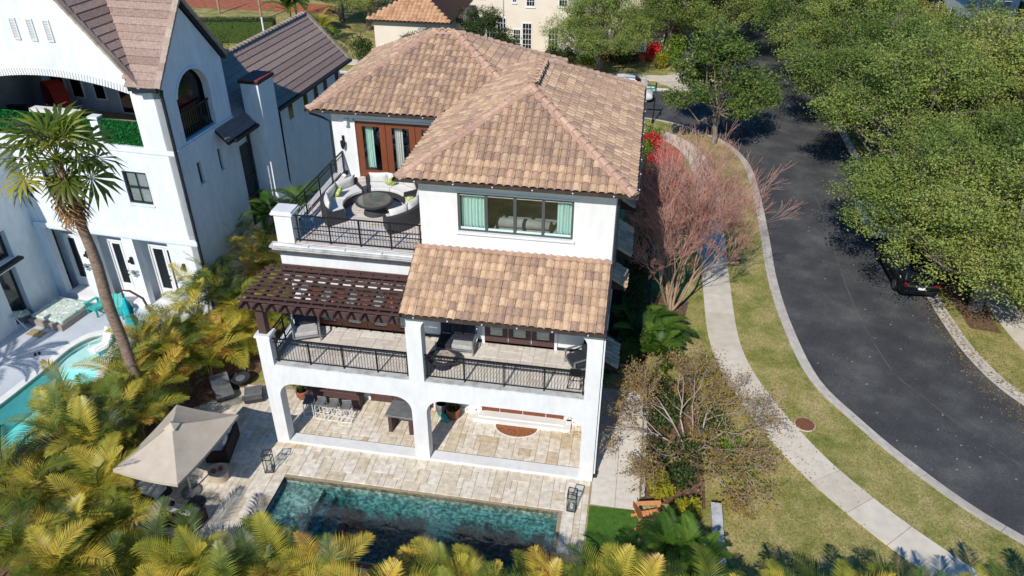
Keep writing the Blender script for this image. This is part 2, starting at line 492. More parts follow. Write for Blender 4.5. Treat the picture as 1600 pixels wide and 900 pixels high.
M['paint_black'] = mat('black_car_paint', '#0c0d10', rough=.18, spec=.7)
M['paint_white'] = mat('white_car_paint', '#d9dadb', rough=.2, spec=.6)
M['rubber'] = mat('tyre_rubber', '#141414', rough=.85)
M['alloy'] = mat('alloy_rim', '#8b8d90', rough=.3, metal=.8)
M['tail'] = mat('tail_light_red', '#a01018', rough=.2, spec=.6)
M['orangewood'] = mat('orange_painted_wood', [(.3, '#cf8550'), (.7, '#dd9c6a')], scale=5, rough=.6)
M['hedge_turf'] = leaf_mat('artificial_hedge', [(0, '#0f4a22'), (.5, '#1a6a30'), (1, '#2c8440')], trans=.15)
M['nbtile'] = piece_mat('brown_flat_tile', [(0, '#947d72'), (.5, '#a38c80'), (1, '#8b756c')], rough=.8, noise=(16, .35), bump=.2, stretch=(1, 1, .15))
M['nbridge'] = piece_mat('brown_rake_tile', [(0, '#9f8d80'), (.5, '#ae9e90'), (1, '#957f73')], rough=.85, noise=(6, .15))
M['cream'] = mat('cream_stucco', [(.3, '#d9ccb8'), (.7, '#e3d8c6')], scale=.6, rough=.9, bump=.1)
M['orangetile'] = piece_mat('orange_roof_tile', [(0, '#c39570'), (.5, '#d0a67f'), (1, '#b28463')], rough=.85)
M['greensign'] = mat('green_sign', '#0f7d63', rough=.4)
M['poolbase'] = None
M['pebble_shimmer'] = mat('pool_pebble_shimmer', [(.36, '#565b54'), (.5, '#8d9186'), (.62, '#c6c8ba')], scale=7, rough=.9, detail=6)  # pebble finish; its pale mottling also stands in for caustic shimmer
M['aqua'] = mat('aqua_pool_plaster', [(.3, '#b9dcd8'), (.7, '#d3ebe6')], scale=3, rough=.9)
M['water_dark'] = water_mat('dark_pool_water', (0.03, 0.66, 0.74, 1), 1.45, ripple=.16, scale=3.0)
M['water_aqua'] = water_mat('aqua_pool_water', (0.01, 0.90, 0.93, 1), .32, ripple=.25, scale=3.5)

# ================================================================== THE SETTING
def cr(pts, n=8):
    """smooth curve through points"""
    out = []
    P = [Vector(p) for p in pts]
    for i in range(len(P) - 1):
        a, b, c, d = P[max(i - 1, 0)], P[i], P[i + 1], P[min(i + 2, len(P) - 1)]
        for k in range(n):
            t = k / n
            out.append(.5 * ((2 * b) + (c - a) * t + (2 * a - 5 * b + 4 * c - d) * t * t + (3 * b - a - 3 * c + d) * t ** 3))
    out.append(P[-1])
    return out

def offs(pts, d):
    """offset a 2-D curve to its right-hand side by d"""
    o = []
    for i, p in enumerate(pts):
        t = (pts[min(i + 1, len(pts) - 1)] - pts[max(i - 1, 0)]).normalized()
        o.append(p + Vector((t.y, -t.x)) * d)
    return o

OL = cr([(5, 38.5), (10, 38.45), (13.1, 38.1), (15.6, 37.0), (18.2, 34.6), (19.6, 31), (19.9, 26), (19.85, 20), (19.75, 15.8), (19.95, 11.7), (20.6, 7.5), (21.95, 4.9), (23.1, 3.14), (24.75, 1.07), (26.4, -.4), (28.6, -2.0), (31.5, -3.6), (36, -5.4), (44, -8)])
OR = cr([(27.7, 120), (27.7, 60), (27.75, 33), (27.8, 20), (28.03, 13.15), (28.45, 9.98), (29.35, 7.75), (31, 5.8), (33.4, 4.1), (37, 2.4), (44, 0)])
IL = offs(OL, -.5)          # road side of the near gutter
IR = offs(OR, .5)

def flat(name, outer, holes, z, m, th=.0, parent=None, **kw):
    mb = MB()
    if th:
        mb.panel(outer, holes, (0, 0, z), (1, 0, 0), (0, 1, 0), th)
    else:
        P = [[Vector((p[0], p[1], 0)) for p in l] for l in [outer] + list(holes)]
        fl = [p for l in [outer] + list(holes) for p in l]
        mb.add([(p[0], p[1], z) for p in fl], [tuple(t) for t in tessellate_polygon(P)])
    o = mb.build(name, m, parent)
    if not parent: o['kind'] = 'structure'
    for k, v in kw.items(): o[k] = v
    return o

POOL = [(.94, -1.65), (10.97, -1.6), (10.97, -4.7), (.94, -4.7)]
NPOOL = [(p.x, p.y) for p in cr([(-12.9, -3.4), (-12.3, -1.8), (-11.95, 0), (-11.8, 1.2), (-11.68, 2.5), (-11.6, 3.9), (-11.3, 4.75), (-10.9, 5.12), (-10.4, 5.2), (-9.95, 4.9), (-9.8, 4.0), (-9.3, 2.5), (-8.8, .5), (-8.9, -1.4), (-9.8, -2.6), (-11.3, -3.4), (-12.9, -3.4)], 5)[:-1]]
big = 900
flat('ground', [(-big, -big), (big, -big), (big, big), (-big, big)], [POOL, NPOOL], -.2, M['field'])
# lawns: one sheet west of the road, one east, one north of the cross street
lw = [(p.x, p.y) for p in OL] + [(44, -60), (-60, -60), (-60, 38.5)]
flat('lawn', lw, [POOL, NPOOL], -.03, M['lawn'], .14)
le = [(p.x, p.y) for p in reversed(OR)] + [(90, 120), (90, -0.1)]
flat('lawn', le, [], -.03, M['lawn'], .14)
flat('lawn', [(-60, 45.8), (15.5, 45.8), (17.6, 46.6), (19.0, 48.6), (19.5, 52), (19.5, 120), (-60, 120)], [], -.03, M['lawn'], .14)
# asphalt: the curving street and the cross street
rd = [(p.x, p.y) for p in IL if p.y < 33.5 or p.x > 18.6]
main = [(20.3, 120), (20.3, 33.0)] + [(p.x, p.y) for p in IL if p.y < 32] + [(p.x, p.y) for p in reversed(IR)]
flat('road', main, [], -.12, M['asphalt'])
flat('road', [(-60, 38.9)] + [(p.x, p.y) for p in IL if p.y > 31] + [(20.6, 31.0), (20.6, 52), (20.0, 52), (19.5, 48.4), (17.9, 46.1), (15.5, 45.3), (-60, 45.3)], [], -.124, M['asphalt'])

def kerb_run(pts, side, name):
    """kerb and gutter in cast lengths with open joints; side +1 = road on the right of the run"""
    mb = MB()
    # continuous footing under the segments
    a = offs(pts, .02 * side); b = offs(pts, .5 * side)
    for i in range(len(pts) - 1):
        q = [a[i], b[i], b[i + 1], a[i + 1]]
        mb.add([(p.x, p.y, -.135) for p in q], [(0, 1, 2, 3)])
    root = mb.build(name, M['mulch']); root['kind'] = 'structure'
    # resample by length
    d = [0]
    for i in range(1, len(pts)): d.append(d[-1] + (pts[i] - pts[i - 1]).length)
    def at(s):
        for i in range(1, len(d)):
            if d[i] >= s:
                t = (s - d[i - 1]) / max(d[i] - d[i - 1], 1e-6)
                p = pts[i - 1].lerp(pts[i], t); tg = (pts[i] - pts[i - 1]).normalized()
                return p, Vector((tg.y, -tg.x)) * side
        return pts[-1], Vector((0, 1))
    seg = 3.0; s = 0
    prof = [(0, -.13), (0, .0), (.13, .0), (.17, -.095), (.5, -.112), (.5, -.13)]
    while s < d[-1] - .2:
        e = min(s + seg, d[-1])
        k = 4
        rows = []
        for j in range(k + 1):
            p, n = at(s + .008 + (e - s - .016) * j / k)
            rows.append([(p.x + n.x * q, p.y + n.y * q, z) for q, z in prof])
        m2 = MB(); m = len(prof)
        vs = [v for r_ in rows for v in r_]
        fs = []
        for j in range(k):
            for i in range(m):
                i2 = (i + 1) % m
                fs.append((j * m + i, j * m + i2, (j + 1) * m + i2, (j + 1) * m + i))
        fs += [tuple(range(m)), tuple(k * m + i for i in reversed(range(m)))]
        m2.add(vs, fs)
        m2.build('kerb_segment', M['kerb'], root)
        s = e
    return root
kerb_run(OL, -1, 'kerb')
kerb_run(OR, 1, 'kerb')
kerb_run([Vector(p) for p in [(-60, 45.7), (-30, 45.7), (0, 45.7), (15.4, 45.75)]] + cr([(15.5, 45.8), (17.6, 46.6), (19.0, 48.6), (19.5, 52), (19.55, 60)], 4) + [Vector((19.55, 120))], 1, 'kerb')

def walk(center, width, name, seg=1.55, z=.012):
    pts = center
    d = [0]
    for i in range(1, len(pts)): d.append(d[-1] + (pts[i] - pts[i - 1]).length)
    def at(s):
        for i in range(1, len(d)):
            if d[i] >= s:
                t = (s - d[i - 1]) / max(d[i] - d[i - 1], 1e-6)
                j = min(i + 1, len(pts) - 1); h = max(i - 2, 0)
                tg = (pts[j] - pts[h]).normalized()
                return pts[i - 1].lerp(pts[i], t), Vector((tg.y, -tg.x))
        return pts[-1], Vector((1, 0))
    base = MB()
    for i in range(len(pts) - 1):
        a, n = at(d[i] + 1e-4); b, n2 = at(d[i + 1] - 1e-4)
        w = width / 2 - .01
        base.add([(a + n * w).to_3d() + Vector((0, 0, -.02)), (b + n2 * w).to_3d() + Vector((0, 0, -.02)), (b - n2 * w).to_3d() + Vector((0, 0, -.02)), (a - n * w).to_3d() + Vector((0, 0, -.02))], [(0, 1, 2, 3)])
    root = base.build(name, M['mulch']); root['kind'] = 'structure'
    s = 0
    while s < d[-1] - .3:
        e = min(s + seg, d[-1])
        m2 = MB(); rows = []
        for j in range(4):
            p, n = at(s + .01 + (e - s - .02) * j / 3)
            l, r_ = p - n * width / 2, p + n * width / 2
            rows += [(l.x, l.y, -.04), (l.x, l.y, z), (r_.x, r_.y, z), (r_.x, r_.y, -.04)]
        fs = []
        for j in range(3):
            for i in range(4):
                i2 = (i + 1) % 4
                fs.append((j * 4 + i, j * 4 + i2, j * 4 + 4 + i2, j * 4 + 4 + i))
        fs += [(0, 1, 2, 3), (15, 14, 13, 12)]
        m2.add(rows, fs)
        m2.build('pavement_slab', M['concrete'], root)
        s = e
    return root
WALK = cr([(-2, 36.3), (9, 36.2), (12.4, 35.8), (15, 34.2), (16.6, 31), (17.1, 26), (17.15, 20), (17.12, 14.1), (17.24, 9.5), (17.97, 6.4), (19.6, 2.9), (21.3, .5), (23.1, -1.42), (25, -3.0), (28, -4.8)])
walk(WALK, 1.36, 'pavement')
walk(cr([(30.6, 60), (30.6, 40), (30.6, 20), (30.75, 14), (31.3, 10.5), (32.6, 8.0), (35, 5.9), (40, 4)]), 1.4, 'pavement')
walk(cr([(-40, 48.4), (0, 48.4), (12.5, 48.4), (15.2, 48.9), (16.6, 51), (16.8, 60), (16.8, 90)], 5), 1.6, 'pavement', seg=2.2)
flat('kerb_ramp', [(15.2, 45.9), (17.4, 46.7), (18.7, 48.6), (17.3, 50.0), (14.6, 49.0), (13.6, 47.6)], [], .004, M['concrete'], .05)

# planting beds
flat('flower_bed', [(13.75, -.6), (16.0, -.6), (16.0, 6.3), (13.75, 6.3)], [], -.012, M['mulch'])
flat('flower_bed', [(14.0, 10.4), (15.4, 10.4), (15.7, 12.6), (14.0, 12.8)], [], -.012, M['mulch'])
flat('flower_bed', [(12.2, 20), (15.8, 20), (15.8, 33.2), (12.2, 34.5)], [], -.012, M['redsoil'])
flat('flower_bed', [(12.0, 6.3), (13.75, 6.3), (14.0, 20), (12.0, 20)], [], -.012, M['mulch'])
flat('flower_bed', [(-9.3, -9.2), (20, -9.2), (25, -5.4), (24, -4.2), (14, -4.7), (11.9, -4.75), (.9, -4.78), (-.9, -4.9), (-3.2, -4.3), (-4.4, 1.0), (-2.6, 2.9), (-2.3, 10.5), (-7, 11), (-8.6, 2), (-8.6, -2)], [], -.014, M['mulch'])
flat('flower_bed', [(28.6, 12.6), (29.9, 12.4), (29.9, 17.5), (28.3, 17.5)], [], -.012, M['mulch'])
# artificial turf strip by the pool and a low white garden wall
flat('turf', [(12.0, -1.13), (13.7, -1.08), (13.7, -4.3), (12.0, -4.3)], [], .0, M['turf'], .05)

# ---------------------------------------------------------------- patio paved in a random pattern of travertine
def fit(cells, sizes, rnd):
    """greedy packing of a cell grid with rectangles; cells = set of (i, j); returns (i, j, w, h)"""
    free = set(cells); out = []
    for c in sorted(cells, key=lambda c: (c[1], c[0])):
        if c not in free: continue
        i, j = c
        rnd.shuffle(sizes)
        for w, h in sizes + [(1, 1)]:
            q = [(i + a, j + b) for a in range(w) for b in range(h)]
            if all(x in free for x in q):
                free.difference_update(q); out.append((i, j, w, h)); break
    return out

def paved(root, area, cell, sizes, z, th, m, gap, name, limit, near, seed=3, skip=None):
    """area(x, y) -> bool on cell centres; pieces become children, the rest one joined part"""
    rnd = random.Random(seed)
    x0, y0, x1, y1 = area['box']
    nx, ny = int(round((x1 - x0) / cell)), int(round((y1 - y0) / cell))
    cells = [(i, j) for i in range(nx) for j in range(ny) if area['in'](x0 + (i + .5) * cell, y0 + (j + .5) * cell)]
    pcs = fit(cells, list(sizes), rnd)
    pcs.sort(key=lambda p: near(x0 + (p[0] + p[2] / 2) * cell, y0 + (p[1] + p[3] / 2) * cell))
    cache = {}; rest = MB(); n = 0
    for i, j, w, h in pcs:
        x, y = x0 + i * cell, y0 + j * cell
        dz = rnd.uniform(-.002, .003)
        if n < limit:
            if (w, h) not in cache:
                mb = MB(); g = gap / 2; a, b = w * cell - g, h * cell - g; c = .008
                mb.add([(g, g, -th), (a, g, -th), (a, b, -th), (g, b, -th), (g, g, -c), (a, g, -c), (a, b, -c), (g, b, -c), (g + c, g + c, 0), (a - c, g + c, 0), (a - c, b - c, 0), (g + c, b - c, 0)],
                       [(0, 1, 5, 4), (1, 2, 6, 5), (2, 3, 7, 6), (3, 0, 4, 7), (4, 5, 9, 8), (5, 6, 10, 9), (6, 7, 11, 10), (7, 4, 8, 11), (8, 9, 10, 11)])
                cache[(w, h)] = mb.mesh(name, m)
            link(name, cache[(w, h)], root, Matrix.Translation((x, y, z + dz)))
            n += 1
        else:
            g = gap / 2
            rest.box(x + g, y + g, z - th, x + w * cell - g, y + h * cell - g, z + dz)
    if rest.v:
        rest.build(name, m, root, fix=False, kind='stuff')

patio = flat('patio', [(-4.6, -4.75), (-1.0, -6.6), (.0, -6.6), (.94, -4.7), (.94, -1.65), (10.97, -1.6), (10.97, -4.6), (11.95, -4.6), (11.95, -1.1), (13.72, -1.05), (13.72, 5.4), (12.0, 5.4), (12.0, 2.9), (.2, 3.2), (-2.4, 3.2), (-4.6, .8)], [], -.008, M['joint'], .06)
def in_patio(x, y):
    if x > 12.0 or y > 3.0 or x > 11.93 and y < -1.1: return False
    if .9 < x < 11.0 and -5 < y < -1.62: return False
    if -.1 < y < .02 and 0 < x < 12: return False
    if x < .9 and y < -4.7 - .4 * max(0, 1.2 - abs(x)): return False
    if y > 2.9 and x > .2: return False
    if y > x * 1.18 + 6.0: return False
    return x > -4.5
paved(patio, dict(box=(-4.6, -5.4, 11.99, 3.2), **{'in': in_patio}), .215, [(2, 2), (3, 2), (2, 3), (3, 3), (2, 1), (1, 2), (4, 2), (2, 4)], .012, .03, M['paver'], .012, 'paver', 300,
      lambda x, y: (x - 6.2) ** 2 / 1.6 + (y - .2) ** 2 * 2.4)
# pool coping strip at the right end and the side path of large smooth slabs
for (x0, y0, x1, y1) in [(12.02, -1.05, 12.86, -.14), (12.88, -1.05, 13.7, -.14), (12.02, -.12, 12.86, 1.2), (12.88, -.12, 13.7, 1.2), (12.02, 1.22, 12.86, 2.6), (12.88, 1.22, 13.7, 2.6), (12.02, 2.62, 12.86, 4.0), (12.88, 2.62, 13.7, 4.0), (12.02, 4.02, 12.86, 5.3), (12.88, 4.02, 13.7, 5.3)]:
    MB().box(x0, y0, -.02, x1, y1, .01).build('path_slab', M['coolstone'], patio)

# ---------------------------------------------------------------- pools
def basin(name, outline, depth, m, shelf=None):
    mb = MB(); n = len(outline)
    vs = [(x, y, -.02) for x, y in outline] + [(x, y, -depth) for x, y in outline]
    mb.add(vs, [(i, (i + 1) % n, n + (i + 1) % n, n + i) for i in range(n)])
    P = [[Vector((p[0], p[1], 0)) for p in outline]]
    mb.add([(x, y, -depth) for x, y in outline], [tuple(t) for t in tessellate_polygon(P)])
    if shelf:
        for b in shelf: mb.box(*b)
    o = mb.build(name, m); o['kind'] = 'structure'
    return o
basin('pool_basin', POOL, 1.55, M['pebble_shimmer'], [(.95, -4.69, -1.54, 2.45, -1.66, -.36), (2.45, -4.69, -1.54, 2.85, -1.66, -.62), (2.85, -4.69, -1.54, 3.3, -1.66, -.95), (3.3, -2.0, -1.54, 10.96, -1.63, -.55), (10.6, -4.69, -1.54, 10.96, -2.0, -.55)])
def water(name, outline, z, depth, m):
    mb = MB(); inset = .004
    mb.panel([(p[0], p[1]) for p in outline], [], (0, 0, z), (1, 0, 0), (0, 1, 0), depth)
    o = mb.build(name, m); o['kind'] = 'structure'
    return o
water('pool_water', [(.945, -1.655), (.945, -4.695), (10.965, -4.695), (10.965, -1.605)][::-1], -.10, 1.44, M['water_dark'])
def shrink(o, d):
    P = [Vector(p) for p in o]; c = sum(P, Vector((0, 0))) / len(P)
    return [tuple(c + (p - c) * (1 - d)) for p in P]
basin('neighbour_pool_basin', NPOOL, 1.3, M['aqua'], None)
water('neighbour_pool_water', shrink(NPOOL, .002), -.09, 1.2, M['water_aqua'])
# sun shelf of the neighbour's pool
mb = MB(); mb.panel([(-11.3, 4.7), (-11.62, 3.6), (-11.5, 2.9), (-9.5, 3.2), (-9.85, 4.6), (-10.5, 5.15)][::-1], [], (0, 0, -.3), (1, 0, 0), (0, 1, 0), .9)
mb.build('neighbour_pool_basin', M['aqua'])['kind'] = 'structure'
nd = flat('neighbour_pool_deck', [(-30, -9), (-13, -9), (-9.0, -3.4), (-8.4, .5), (-8.4, 6.5), (-6.2, 7.3), (-6.2, 9), (-30, 9)], [NPOOL], .0, M['nbdeck'], .05)
# coping stones round the neighbour's pool
no = [Vector(p) for p in NPOOL]; ctr = sum(no, Vector((0, 0))) / len(no)
out_ = offs(no, -.36) if (offs(no, -.36)[3] - ctr).length > (no[3] - ctr).length else offs(no, .36)
st = 0
for i in range(0, len(no) - 3, 3):
    j = i + 3
    q = [no[i + k] for k in range(4)] + [out_[i + k] for k in reversed(range(4))]
    q = [(p.x, p.y) for p in q]
    a = sum(q[k][0] * q[(k + 1) % 8][1] - q[(k + 1) % 8][0] * q[k][1] for k in range(8))
    if a < 0: q = q[::-1]
    MB().panel(shrink(q, .012), [], (0, 0, .035), (1, 0, 0), (0, 1, 0), .07).build('coping_stone', M['coping'], nd)

# pale seam where two runs of asphalt meet
seam = offs(IL, -3.4); seam = [p for p in seam if p.y < 30 and p.x < 40]
mb = MB()
for i in range(len(seam) - 1):
    a, b = seam[i], seam[i + 1]; n_ = Vector(((b - a).y, -(b - a).x)).normalized() * .022
    mb.add([(a.x - n_.x, a.y - n_.y, -.116), (b.x - n_.x, b.y - n_.y, -.116), (b.x + n_.x, b.y + n_.y, -.116), (a.x + n_.x, a.y + n_.y, -.116)], [(0, 1, 2, 3)])
mb.build('road_seam', mat('road_seam', [(.4, '#4c4b49'), (.6, '#666460')], scale=3, rough=.9))['kind'] = 'structure'
# light chips and droppings scattered on the asphalt
rp = [(p.x + .3, p.y) for p in IL if p.y < 28] + [(p.x - .3, p.y) for p in reversed(IR) if p.y < 28]
mb = MB(); k = 0
rr3 = random.Random(4)
while k < 260:
    x, y = rr3.uniform(20, 36), rr3.uniform(-5, 26)
    if not inpoly([x], [y], rp)[0]: continue
    r0 = rr3.choice([.012, .015, .02, .03, .045]); n_ = 6; a0 = rr3.uniform(0, 6)
    mb.add([(x + r0 * rr3.uniform(.6, 1.3) * math.cos(a0 + q), y + r0 * rr3.uniform(.6, 1.3) * math.sin(a0 + q), -.115) for q in [2 * PI * j / n_ for j in range(n_)]], [tuple(range(n_))]); k += 1
mb.build('road_grit', mat('pale_grit', '#8d8b86', rough=.9), fix=False)['kind'] = 'stuff'
# ================================================================== THE VILLA
V = thing('villa', 'white three storey villa with clay tiled hip roofs, two arched loggias and a dark pergola', 'house')
HF, HT, ZE, TN = 3.76, 7.80, 10.73, .517
WX = 12.0
S = M['stucco']

def frame_boxes(mb, x0, z0, x1, z1, y0, y1, w, mi=0):
    mb.box(x0, y0, z0, x0 + w, y1, z1, mi); mb.box(x1 - w, y0, z0, x1, y1, z1, mi)
    mb.box(x0 + w, y0, z0, x1 - w, y1, z0 + w, mi); mb.box(x0 + w, y0, z1 - w, x1 - w, y1, z1, mi)

# --- ground floor arcade
arc = MB()
arc.panel(rect(0, 0, WX, HF - .02), [rounded(.49, .13, 5.45, 2.97, .62), rounded(5.99, .13, 11.5, 2.97, .62)], (0, 0, 0), (1, 0, 0), (0, 0, 1), .45)
arc.build('front_arcade', S, V)
mb = MB(); mb.panel([(5.45, HF - .02), (5.99, HF - .02)] + [(5.99, 6.44 - .45)] + [(5.99 + .45 - .45 * math.cos(t), 6.44 - .45 + .45 * math.sin(t)) for t in [PI / 2 * k / 6 for k in range(1, 7)]] +
         [(11.5 - .45 + .45 * math.sin(t), 6.44 - .45 + .45 * math.cos(t)) for t in [PI / 2 * k / 6 for k in range(0, 7)]] + [(11.5, HF - .02), (WX, HF - .02), (WX, 6.6), (5.45, 6.6)], [], (0, 0, 0), (1, 0, 0), (0, 0, 1), .45)
mb.build('balcony_arcade', S, V)
MB().box(0.002, .003, HF - .02, .487, .447, 4.92).build('pier', S, V)
mb = MB(); mb.box(-.05, -.05, 4.92, .54, .5, 4.98); mb.box(-.03, -.03, 4.98, .52, .48, 5.03)
mb.build('pier_cap', M['trim'], V)
# balcony slab, beams behind the arches, side walls of the loggia
MB().box(.002, .45, 3.35, WX - .002, 2.9, HF - .02).build('balcony_slab', S, V)
MB().box(.49, .03, HF - .02, 5.45, .42, HF + .02).build('balcony_edge', M['ledge'], V)
MB().box(5.99, .03, HF - .02, 11.5, .42, HF + .02, ).build('balcony_edge', M['ledge'], V)
MB().box(11.72, .452, -.02, 11.998, 2.95, 3.35).build('side_wall', S, V)
MB().box(11.72, .452, HF, 11.998, 2.66, 6.55).build('side_wall', S, V)
MB().box(.3, 2.95, -.02, 11.995, 3.2, 3.4).build('back_wall', S, V)
MB().box(.3, 3.2, -.02, 11.99, 14.2, 3.36).build('back_wall', S, V)
mb = MB(); mb.panel(rect(.3, HF - .1, WX - .004, 7.8), [], (0, 2.66, 0), (1, 0, 0), (0, 0, 1), .2); mb.box(.3, 2.86, 3.36, WX - .004, 14.2, 7.7)
mb.build('back_wall', S, V)
# skirting and step in the right-hand bay
mb = MB(); mb.box(6.3, 2.86, 0, 7.15, 2.95, .16); mb.box(10.75, 2.86, 0, 11.7, 2.95, .16)
mb.build('skirting_and_shade', M['trim'], V)
mb = MB(); mb.box(7.1, 2.38, 0, 10.95, 2.95, .16); mb.box(7.3, 2.55, .16, 10.7, 2.95, .2)
mb.build('door_step', M['trim'], V)

def door_leaf(x0, x1, z0, z1, y, lite, parent=V, knob=None, glass=None, wood=None, behind=None):
    """timber leaf standing 6 cm proud of a wall at y, lite = (left, bottom, right, top) margins of its pane"""
    w = x1 - x0; h = z1 - z0
    mb = MB(); l, b, r_, t = lite
    mb.panel(rect(x0, z0, x1, z1), [rect(x0 + l, z0 + b, x1 - r_, z1 - t)], (0, y - .06, 0), (1, 0, 0), (0, 0, 1), .06)
    d = mb.build('door', wood or M['door'], parent)
    MB().box(x0 + l, y - .035, z0 + b, x1 - r_, y - .03, z1 - t).build('glass_pane', glass or M['glass'], d, fix=False)
    if behind:
        MB().box(x0 + l + .01, y - .012, z0 + b + .01, x1 - r_ - .01, y - .004, z1 - t - .01).build('blind', behind, d, fix=False)
    if knob is not None:
        kx = x0 + knob * w
        k = MB(); k.box(kx - .02, y - .09, z0 + .95, kx + .02, y - .06, z0 + 1.2); k.bar((kx, y - .1, z0 + 1.08), (kx + .1, y - .1, z0 + 1.08), .02, .02)
        k.build('handle', M['iron'], d)
    return d
def door_frame(x0, x1, z0, z1, y, w=.09, m=None):
    mb = MB(); mb.box(x0, y - .08, z0, x0 + w, y, z1 - w); mb.box(x1 - w, y - .08, z0, x1, y, z1 - w); mb.box(x0, y - .08, z1 - w, x1, y, z1)
    return mb.build('door_frame', m or M['door'], V)

# ground floor doors: panelled timber set in the right bay, dark set in the left bay
door_frame(7.36, 10.62, .2, 2.8, 2.95, .1)
for i, (a, b) in enumerate([(7.46, 8.06), (8.1, 8.98), (9.02, 9.9), (9.94, 10.52)]):
    if i in (0, 3): door_leaf(a, b, .2, 2.7, 2.95, (.18, .35, .18, .3), behind=M['blind'])
    else:
        d = door_leaf(a, b, .2, 2.7, 2.95, (.2, 1.3, .2, .25), knob=.85 if i == 1 else .06, behind=M['blind'])
        MB().box(a + .18, 2.87, .38, b - .18, 2.888, .95).build('raised_panel', M['darkwood'], d, bevel=.008)
door_frame(2.75, 5.35, .0, 2.8, 2.95, .1, M['darkwood'])
for a, b in [(2.85, 3.66), (3.69, 4.45), (4.48, 5.25)]:
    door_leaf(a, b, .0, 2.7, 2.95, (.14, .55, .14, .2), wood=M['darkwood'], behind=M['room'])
# balcony doors
door_frame(.98, 5.2, HF, 6.35, 2.66, .1)
for i in range(4):
    a = 1.1 + i * 1.01
    door_leaf(a, a + .97, HF + .02, 6.25, 2.66, (.24, .22, .24, .25), knob=.9 if i % 2 == 0 else None, behind=M['blind'])
door_frame(7.5, 10.28, HF, 6.35, 2.66, .1, M['trim'])
for i in range(3):
    a = 7.62 + i * .86
    door_leaf(a, a + .82, HF + .02, 6.25, 2.66, (.18, .32, .18, .25), knob=.9 if i == 1 else None, behind=M['blind'], wood=M['darkwood'])
MB().box(.5, 2.6, HF + .0, 11.7, 2.657, HF + .1).build('skirting_and_shade', M['navy'], V)  # dark strip: shade at the foot of the balcony wall, put into its colour

# --- balcony and terrace floors
bf = MB().box(.3, .42, HF - .019, 11.72, 2.64, HF - .008).build('balcony_floor', M['joint'], V)
paved(bf, dict(box=(.49, .43, 11.71, 2.63), **{'in': lambda x, y: not (x > 11.5 and y < .45)}), .22, [(3, 3), (3, 2), (2, 3), (4, 3), (2, 2), (4, 2)], HF + .004, .01, M['balcfloor'], .008, 'floor_tile', 200, lambda x, y: 0, seed=5)
# terrace box above the pergola
mb = MB(); mb.box(.5, 1.83, 6.2, 5.648, 2.66, HT - .02); mb.box(.5, 2.66, 7.69, 5.648, 7.43, HT - .02)
mb.box(.5, 2.66, 6.2, .7, 7.43, 7.69)
mb.build('terrace_parapet', S, V)
MB().box(.49, 1.815, 7.28, 5.648, 1.83, 7.31).build('reveal_line', M['ledge'], V)
mb = MB(); mb.box(.36, 1.56, 7.60, 5.647, 1.828, 7.70); mb.box(.30, 1.50, 7.70, 5.646, 1.86, 7.765)
mb.build('terrace_cornice', M['ledge'], V)
mb = MB(); mb.box(.28, 1.47, 7.55, 5.646, 1.56, 7.60); mb.build('gutter', M['gutter'], V)
for k in range(4):
    x = .42 + k * 1.31
    MB().box(x, 1.585, 7.766, x + 1.27, 1.70, 7.80).build('coping_strip', M['coping'], V)
tf = MB().box(.5, 1.84, HT - .019, 5.648, 7.43, HT - .008).build('terrace_floor', M['joint'], V)
paved(tf, dict(box=(.52, 1.86, 5.64, 7.42), **{'in': lambda x, y: True}), .2, [(5, 1), (4, 1), (6, 1), (3, 1)], HT + .004, .01, M['planktile'], .007, 'floor_tile', 260, lambda x, y: 0, seed=8)
mb = MB(); mb.box(.52, 1.78, HT - .02, 1.14, 2.32, 8.86); mb.build('pedestal', S, V)
mb = MB(); mb.box(.44, 1.70, 8.86, 1.22, 2.40, 8.93); mb.box(.48, 1.74, 8.93, 1.18, 2.36, 9.0); mb.build('pedestal_cap', M['trim'], V)
MB().box(.5, 2.33, HT - .02, .72, 7.42, HT + .14).build('terrace_kerb', S, V)

# --- upper front volume
UL = 5.65
uf = MB(); uf.panel(rect(UL, 6.5, WX, ZE - .06), [rect(6.92, 8.74, 10.70, 10.13)], (0, 1.93, 0), (1, 0, 0), (0, 0, 1), .25)
uf.box(UL, 2.18, 7.0, UL + .25, 11.0, ZE - .06); uf.box(WX - .25, 2.18, 7.0, WX, 11.0, ZE - .06); uf.box(UL + .25, 10.75, 7.0, WX - .25, 11.0, ZE - .06)
uf.build('upper_wall', S, V)
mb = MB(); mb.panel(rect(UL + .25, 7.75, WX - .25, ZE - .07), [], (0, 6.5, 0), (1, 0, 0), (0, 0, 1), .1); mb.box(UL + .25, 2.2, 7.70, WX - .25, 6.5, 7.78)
mb.build('room_interior', M['room'], V)
